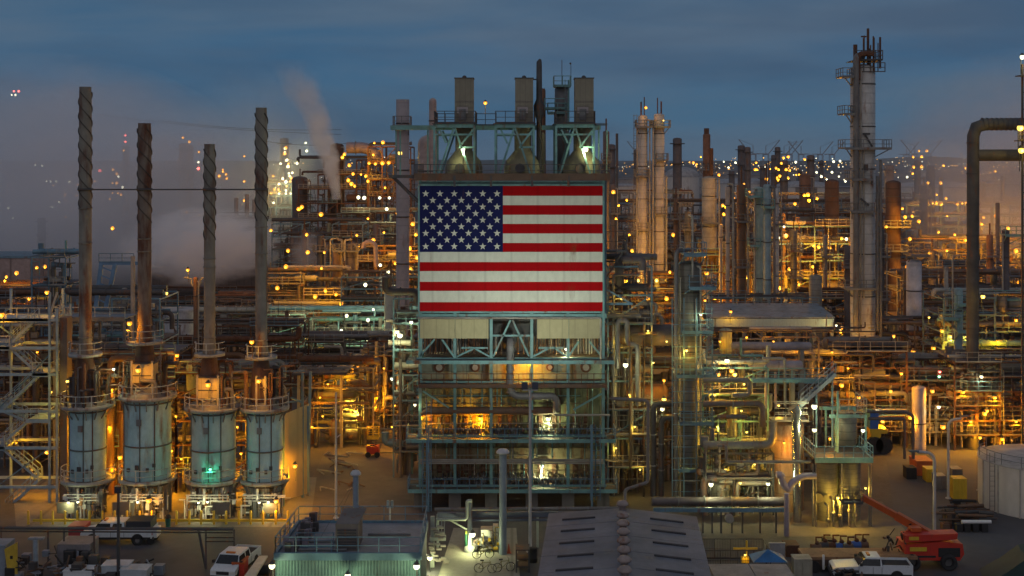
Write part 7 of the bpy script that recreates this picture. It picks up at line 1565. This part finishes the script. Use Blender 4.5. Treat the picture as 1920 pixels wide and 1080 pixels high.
# groups read from the photograph
GRP = [
 ('amber lamps in the racks right of the yard', 'amber lamp on the brown racks behind the open right yard', 'amber', 139.7, .95, 900, [(1578, 722), (1670, 733), (1748, 733), (1707, 782), (1846, 775), (1837, 820), (1879, 823), (1898, 837), (1850, 770), (1690, 700), (1806, 735), (1790, 850), (1655, 790), (1610, 745), (1768, 800), (1865, 745), (1905, 790), (1820, 790), (1720, 840)]),
 ('white lamps in the racks right of the yard', 'white lamp on the brown racks behind the open right yard', 'white', 139.5, .7, 350, [(1760, 763), (1840, 706), (1645, 770)]),
 ('amber lamps under the duct loop', 'amber lamp in the pipework under the thick duct loop', 'amber', 157, .9, 900, [(1675, 630), (1750, 653), (1766, 620), (1870, 640), (1905, 600), (1860, 690), (1800, 680), (1712, 660), (1690, 668), (1890, 705)]),
 ('yellow lamps under the duct loop', 'yellow-white lamp in the pipework under the thick duct loop', 'yellow', 158, .7, 400, [(1782, 631), (1812, 632), (1742, 595)]),
 ('amber lamps between the slim columns and the tall tower', 'amber lamp in the furnace rack between slim columns and tall tower', 'amber', 212, .85, 2200, [(1455, 535), (1498, 532), (1462, 540), (1525, 460), (1535, 463), (1546, 462), (1556, 465), (1578, 447), (1490, 382), (1515, 365), (1524, 500), (1474, 442), (1517, 376), (1508, 366), (1532, 372), (1527, 515), (1585, 520), (1480, 505), (1440, 540)]),
 ('white lamps between the slim columns and the tall tower', 'white lamp in the furnace rack between slim columns and tall tower', 'white', 212, .7, 700, [(1459, 446), (1467, 552), (1470, 425), (1587, 448)]),
 ('amber lamps around the thin column feet', 'amber lamp at the feet of the thin columns above the shed roof', 'amber', 202, .8, 1800, [(1355, 385), (1361, 388), (1357, 402), (1340, 560), (1310, 545), (1400, 520), (1380, 560), (1320, 480), (1300, 590)]),
 ('amber lamps right of the flag', 'amber lamp in the dark steelwork right of the flag', 'amber', 200, .8, 1600, [(1155, 410), (1160, 530), (1172, 527), (1178, 524), (1150, 360), (1175, 375), (1160, 385), (1180, 440), (1185, 470), (1262, 440), (1256, 510), (1152, 490), (1215, 560), (1250, 560), (1180, 560)]),
 ('amber lamps on the rust stack right of the tower', 'amber lamp on or beside the rust stack right of the tall tower', 'amber', 226, .9, 1200, [(1692, 391), (1697, 407), (1710, 405), (1706, 448), (1743, 475), (1662, 425), (1700, 500), (1722, 520), (1690, 545)]),
 ('amber lamps far right', 'amber lamp in the hazy racks at the far right', 'amber', 268, .85, 2200, [(1723, 415), (1760, 435), (1790, 440), (1810, 450), (1840, 420), (1868, 405), (1890, 428), (1905, 470), (1830, 470), (1775, 470), (1880, 500), (1850, 520), (1910, 530), (1820, 505), (1790, 515), (1740, 500)]),
 ('amber lamps on the far lattice tower', 'amber lamp on the lit lattice tower near the horizon', 'amber', 395, .7, 1500, [(1723, 283), (1738, 283), (1712, 294), (1728, 294), (1713, 313), (1728, 313), (1711, 325), (1740, 343), (1764, 343), (1731, 353), (1725, 365), (1756, 365), (1774, 372), (1728, 381), (1738, 381), (1748, 381), (1756, 381), (1765, 383), (1795, 383), (1804, 381), (1811, 380), (1769, 310), (1810, 315), (1866, 321), (1844, 408), (1776, 405)]),
 ('amber lamps under the horizon', 'amber lamp in the hazy racks below the horizon lights', 'amber', 430, .6, 1800, [(1418, 305), (1419, 318), (1436, 335), (1437, 336), (1444, 317), (1469, 296), (1478, 294), (1465, 306), (1455, 315), (1460, 318), (1474, 318), (1481, 319), (1456, 333), (1462, 330), (1459, 337), (1478, 334), (1493, 328), (1498, 327), (1509, 299), (1300, 305), (1306, 308), (1314, 294), (1327, 307), (1348, 328), (1332, 315), (1416, 318), (1395, 345), (1405, 360), (1440, 372), (1422, 385), (1600, 405), (1640, 395), (1352, 387), (1376, 372)]),
 ('white lamps under the horizon', 'white lamp in the hazy racks below the horizon lights', 'white', 440, .5, 700, [(1563, 303), (1575, 302), (1531, 323), (1540, 331), (1560, 323), (1573, 331), (1585, 340), (1357, 303), (1366, 314), (1379, 305), (1492, 304), (1550, 336), (1435, 313), (1622, 310), (1701, 332)]),
 ('amber lamps on the frame left of the roof', 'amber lamp on the lit frame left of the mauve stack', 'amber', 332, .8, 1200, [(702, 268), (718, 267), (692, 306), (704, 307), (717, 306), (729, 305), (646, 289), (642, 295), (662, 326), (677, 327), (686, 330), (653, 338), (659, 345), (665, 349), (722, 352), (700, 290), (655, 310), (690, 340)]),
 ('white lamps in a row left of the flag', 'white lamp in the level row left of the flag top', 'white', 284, .75, 900, [(672, 370), (683, 371), (712, 371), (730, 371), (746, 371), (725, 392), (760, 376)]),
 ('amber lamps beside the flag edge', 'amber lamp in the rack just left of the flag', 'amber', 236, .85, 1900, [(750, 415), (751, 435), (720, 436), (669, 441), (768, 466), (782, 483), (741, 494), (774, 420), (760, 448), (700, 450), (780, 440), (690, 410), (745, 400), (770, 505)]),
 ('white lamps beside the flag edge', 'greenish-white lamp over the pump rack left of the flag', 'white', 192, .75, 800, [(728, 510), (745, 509), (685, 534), (713, 497), (752, 520), (700, 580), (650, 592), (690, 600), (560, 600), (540, 590), (725, 590), (640, 620), (690, 638), (765, 580)]),
 ('amber lamps between last stack and flag', 'amber lamp between the last stack and the dark vessels', 'amber', 222, .85, 1500, [(508, 432), (577, 473), (608, 473), (603, 503), (591, 556), (630, 552), (610, 545), (566, 388), (602, 402), (560, 392), (575, 440), (540, 470), (536, 500), (640, 570), (520, 540)]),
 ('white lamps on the lattice mast', 'white lamp on the studded lattice mast right of the last stack', 'white', 415, .6, 800, [(534, 278), (534, 286), (538, 300), (540, 312), (542, 325), (543, 330), (557, 306), (559, 297), (526, 307), (548, 324), (530, 335), (536, 341), (536, 357), (523, 345), (523, 363), (536, 363), (545, 363), (551, 363), (575, 283), (573, 268), (513, 380)]),
 ('amber lamps on the lattice mast', 'amber lamp on the studded lattice mast right of the last stack', 'amber', 414, .6, 900, [(536, 277), (534, 288), (541, 307), (544, 340), (546, 334), (515, 355), (522, 355), (508, 362), (538, 349), (512, 330)]),
 ('amber lamps in the steam', 'amber lamp glimmering through the steam on the left', 'amber', 395, .62, 120, [(343, 258), (355, 266), (232, 282), (212, 318), (219, 326), (211, 343), (219, 343), (211, 362), (221, 362), (227, 365), (206, 373), (100, 348), (146, 346), (122, 365), (144, 366), (178, 340), (123, 407), (411, 330), (418, 322), (425, 335), (418, 318), (424, 327), (458, 293), (458, 340), (350, 398), (425, 410), (476, 400), (476, 408), (373, 285), (458, 376)]),
 ('white lamps in the steam', 'white lamp glimmering through the steam on the left', 'white', 395, .55, 80, [(66, 310), (79, 311), (87, 340), (95, 340), (105, 340), (130, 341), (222, 331), (230, 351), (372, 304), (24, 409), (16, 390), (98, 388), (111, 379), (22, 178), (29, 178)]),
 ('red lamps in the steam', 'red warning lamp high in the steam on the left', 'red', 395, .7, 150, [(26, 171), (35, 171), (235, 266), (235, 254), (372, 316), (187, 320)]),
 ('amber lamps far left', 'amber lamp below the pale mauve cooling tower', 'amber', 213, .9, 1000, [(12, 519), (9, 527), (31, 512), (69, 502), (84, 500), (55, 560)]),
]
for g, lb, k, D, s, pw, pts in GRP:
    for px, py in pts: put(px, py, D, k, s * random.Random(px * 7 + py).uniform(.75, 1.45), lb, g, pw)
# lamps tucked inside the nearer racks
INR = [('amber lamp tucked inside the rack behind the furnaces', 'amber lamps inside the racks behind the furnaces', 'amber', 121.2, .55, 420, [(150, 800), (205, 800), (185, 740), (215, 880), (330, 780), (340, 860), (320, 900), (445, 800), (455, 900), (440, 740), (150, 840), (60, 880), (30, 830), (70, 660), (100, 780), (210, 730), (308, 735), (520, 800)]),
 ('amber lamp inside the dark rack behind the dark sloping roof', 'amber lamps behind the dark sloping roof', 'amber', 140.5, .6, 500, [(600, 745), (585, 800), (615, 720), (690, 800), (740, 760), (735, 800), (755, 730), (720, 690), (605, 780)]),
 ('yellow lamp inside the open pipe hall', 'yellow lamps inside the open pipe hall', 'yellow', 118.6, .5, 200, [(1340, 740), (1390, 770), (1345, 800), (1400, 810), (1330, 830), (1425, 830), (1360, 880), (1415, 870), (1460, 760), (1480, 790), (1395, 720)]),
 ('dim yellow lamp inside the pipe tower right of the flag building', 'yellow lamps inside the pipe tower', 'yellow', 120.6, .45, 130, [(1160, 640), (1180, 740), (1155, 840), (1190, 800), (1215, 620), (1225, 680), (1250, 640), (1200, 880), (1165, 560)]),
 ('amber lamp inside the long rack below the teal shed', 'amber lamps inside the long rack below the teal shed', 'amber', 139.6, .6, 500, [(1350, 640), (1400, 632), (1450, 640), (1500, 650), (1545, 690), (1440, 700), (1590, 690), (1560, 660), (1480, 730), (1410, 740)]),
 ('dim amber lamp glowing under the flag building', 'amber lamps under the flag building', 'amber', 127, .5, 800, [(985, 938), (1030, 938), (1060, 938), (850, 940), (1110, 940)])]
for lb, g, k, D, s, pw, pts in INR:
    for px, py in pts: put(px, py, D, k, s, lb, g, pw)
# floodlights on the tall pole that light the flag
for dx in (-.45, .4):
    sp = bpy.data.lights.new('flood_beam', 'SPOT'); sp.energy = 2150; sp.color = (.93, 1, .82); sp.spot_size = R(155); sp.spot_blend = .9; sp.shadow_soft_size = .2
    so2 = bpy.data.objects.new('flood_beam', sp); C.objects.link(so2); so2.location = (FLP[0] + dx, FLP[1] + .45, FLP[2] + .35)
    tgt = Vector((0, D0, Z0(375))); so2.rotation_euler = (tgt - so2.location).to_track_quat('-Z', 'Y').to_euler()
# the band of city and harbour lights on the horizon: beyond counting
rd = random.Random(99)
for nm, kind, cnt, lb in (('harbour_lights', 'white', 190, 'white city and harbour lights along the horizon'), ('city_lights', 'amber', 300, 'amber city lights along the horizon')):
    q = MB()
    for i in range(cnt):
        D = rd.uniform(1100, 4200); px = rd.uniform(1135, 1930) if rd.random() < .86 else rd.uniform(480, 790); y = rd.choice((6, 10, 14, 18, 25)); r = D / F * rd.choice((.6, .7, .9, 1.4)) * .8
        q.ball((PX(px, D), D, y * rd.uniform(.7, 1.3)), r, 6, 4)
    o = q.build(nm, emis('far_' + kind, (1, .90, .62) if kind == 'white' else (1, .48, .08), 2.2 if kind == 'white' else 2.4)); tag(o, lb, 'lights', None, 'stuff')
# ================================================================== haze and steam
def volmat(name, dens, col, shape, w0=.3, w1=1.0, bend=0.0, bp=1.5, nscale=2.2, nlo=.35, nhi=.7, q=.7):
    m = bpy.data.materials.new(name); m.use_nodes = True; t = m.node_tree; n = t.nodes; l = t.links
    n.remove(n['Principled BSDF']); v = n.new('ShaderNodeVolumePrincipled'); l.new(v.outputs[0], n['Material Output'].inputs['Volume'])
    v.inputs['Color'].default_value = (*col, 1); v.inputs['Anisotropy'].default_value = .1
    tc = n.new('ShaderNodeTexCoord'); sp = n.new('ShaderNodeSeparateXYZ'); l.new(tc.outputs['Object'], sp.inputs[0])
    def mt(op, a, b=0.0, c=0.0, cl=False):
        x = n.new('ShaderNodeMath'); x.operation = op; x.use_clamp = cl
        for i, s in enumerate((a, b, c)):
            if isinstance(s, (int, float)): x.inputs[i].default_value = s
            else: l.new(s, x.inputs[i])
        return x.outputs[0]
    X, Y, Z = sp.outputs
    nw = n.new('ShaderNodeTexNoise'); nw.inputs['Scale'].default_value = nscale * (.6 if shape == 'plume' else 1.1); nw.inputs['Detail'].default_value = 5; l.new(tc.outputs['Object'], nw.inputs['Vector']); ns = n.new('ShaderNodeSeparateColor'); l.new(nw.outputs['Color'], ns.inputs[0])
    no = n.new('ShaderNodeTexNoise'); no.inputs['Scale'].default_value = nscale; no.inputs['Detail'].default_value = 4; no.inputs['Roughness'].default_value = .55; no.inputs['Distortion'].default_value = .6
    l.new(tc.outputs['Object'], no.inputs['Vector'])
    mr = n.new('ShaderNodeMapRange'); mr.inputs[1].default_value = nlo; mr.inputs[2].default_value = nhi; l.new(no.outputs[0], mr.inputs[0])
    if shape == 'plume':     # z 0..1 up the plume, axis bends towards -x
        zc = mt('MAXIMUM', Z, 0.001); cx = mt('MULTIPLY', mt('POWER', zc, bp), bend); ww = mt('ADD', mt('MULTIPLY', mt('POWER', zc, q), w1 - w0), w0)
        wob = mt('MULTIPLY', ww, 1.5); dx = mt('ADD', mt('SUBTRACT', X, cx), mt('MULTIPLY', mt('SUBTRACT', ns.outputs[0], .5), wob)); dy = mt('ADD', Y, mt('MULTIPLY', mt('SUBTRACT', ns.outputs[1], .5), wob)); d2 = mt('ADD', mt('MULTIPLY', dx, dx), mt('MULTIPLY', dy, dy)); e = mt('SUBTRACT', 1.0, mt('DIVIDE', d2, mt('MULTIPLY', ww, ww)), 0, True)
        thin = mt('DIVIDE', w0, ww); fade = mt('SUBTRACT', 1.0, mt('POWER', zc, .75), 0, True)
        f = mt('MULTIPLY', mt('MULTIPLY', e, fade), mt('POWER', thin, 1.0))
        f = mt('MULTIPLY', f, mt('ADD', mt('MULTIPLY', mr.outputs[0], .75), .25))
    else:                    # bank: soft ellipsoid, eaten by noise
        d2 = mt('ADD', mt('ADD', mt('ADD', mt('MULTIPLY', X, X), mt('MULTIPLY', Y, Y)), mt('MULTIPLY', Z, Z)), mt('MULTIPLY', mt('SUBTRACT', ns.outputs[0], .5), 1.5)); e = mt('SUBTRACT', 1.0, d2, 0, True)
        f = mt('MULTIPLY', mt('POWER', e, 1.3), mr.outputs[0])
    l.new(mt('MULTIPLY', f, dens), v.inputs['Density']); return m
def puff(name, label, x0, x1, y0, y1, D, dep, m):
    "soft bank filling pixel box x0..x1,y0..y1 at depth D"
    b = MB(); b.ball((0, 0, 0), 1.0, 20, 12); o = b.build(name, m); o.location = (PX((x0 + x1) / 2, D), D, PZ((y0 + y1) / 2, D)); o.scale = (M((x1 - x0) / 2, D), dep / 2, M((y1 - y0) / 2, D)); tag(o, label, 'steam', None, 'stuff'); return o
def plume(name, label, px, pb, pt, D, unitw, m, xr):
    b = MB(); b.bx(-xr, xr * .6, -xr * .55, xr * .55, 0, 1); o = b.build(name, m); h = M(pb - pt, D); o.location = (PX(px, D), D, PZ(pb, D)); s = h; o.scale = (s, s, s); tag(o, label, 'steam', None, 'stuff'); return o
puff('steam_bank', 'broad pinkish steam bank drifting over the left of the plant', -350, 500, 95, 640, 330, 150, volmat('steam_left', .056, (.95, .955, 1.0), 'bank', nscale=1.9, nlo=.26, nhi=.64))  # white steam; blue of the skylight put into its scatter colour
puff('steam_cloud', 'low bluish steam cloud between the second and last stack', 235, 540, 385, 535, 262, 60, volmat('steam_low', .34, (.95, .965, 1.0), 'bank', nscale=2.6, nlo=.34, nhi=.66))  # bluish scatter colour stands in for skylight on white steam
puff('steam_drift', 'thin pinkish steam drifting at the right edge', 1640, 2150, 90, 560, 285, 110, volmat('steam_right', .034, (.985, .965, .965), 'bank', nscale=1.5, nlo=.22, nhi=.72))
puff('steam_veil', 'faint wide steam veil between the last stack and the mauve stack', 250, 700, 120, 560, 430, 120, volmat('steam_veil', .022, (.95, .955, 1.0), 'bank', nscale=1.8, nlo=.25, nhi=.66))  # skylight blue put into the veil's scatter colour as well
plume('steam_plume', 'bright white steam plume leaning left above the dark reactor frame', 630, 374, 110, 300, 1, volmat('steam_plume', 3.4, (.99, .98, .985), 'plume', .034, .17, -.34, 1.5, 8, .34, .58, 1.0), .66)
plume('steam_wisp', 'thin steam wisp rising beside the twin pale columns', 1212, 545, 320, 204, 1, volmat('steam_wisp', .28, (.97, .93, .9), 'plume', .045, .16, -.10, 1.2, 6, .3, .65), .32)
plume('small_steam_jet', 'small steam jet rising over the white-lit pump rack', 556, 626, 555, 184, 1, volmat('steam_jet', .5, (.96, .97, .93), 'plume', .05, .32, .52, 1.0, 6, .25, .6), .8)
puff('steam_puff', 'small rosy steam puff among the racks right of the last stack', 535, 620, 430, 520, 252, 14, volmat('steam_rosy', .16, (.95, .92, .92), 'bank', nscale=1.8, nlo=.3, nhi=.65))
plume('far_right_steam', 'slanting steam drift behind the slim pale vessel', 1790, 492, 420, 262, 1, volmat('steam_far', .35, (.97, .95, .95), 'plume', .10, .4, -1.1, 1.0, 5, .25, .6), 1.5)
# even haze through the whole plant
hz = MB(); hz.bx(-5200, 5200, -60, 6900, -1.0, 120); o = hz.build('haze', bpy.data.materials.new('haze_air')); o['kind'] = 'stuff'; o['label'] = 'thin dusk haze'; m = o.data.materials[0]; m.use_nodes = True; n = m.node_tree.nodes; n.remove(n['Principled BSDF'])
v = n.new('ShaderNodeVolumePrincipled'); v.inputs['Density'].default_value = .00006; v.inputs['Color'].default_value = (.86, .90, .97, 1); v.inputs['Anisotropy'].default_value = .2; m.node_tree.links.new(v.outputs[0], n['Material Output'].inputs['Volume'])
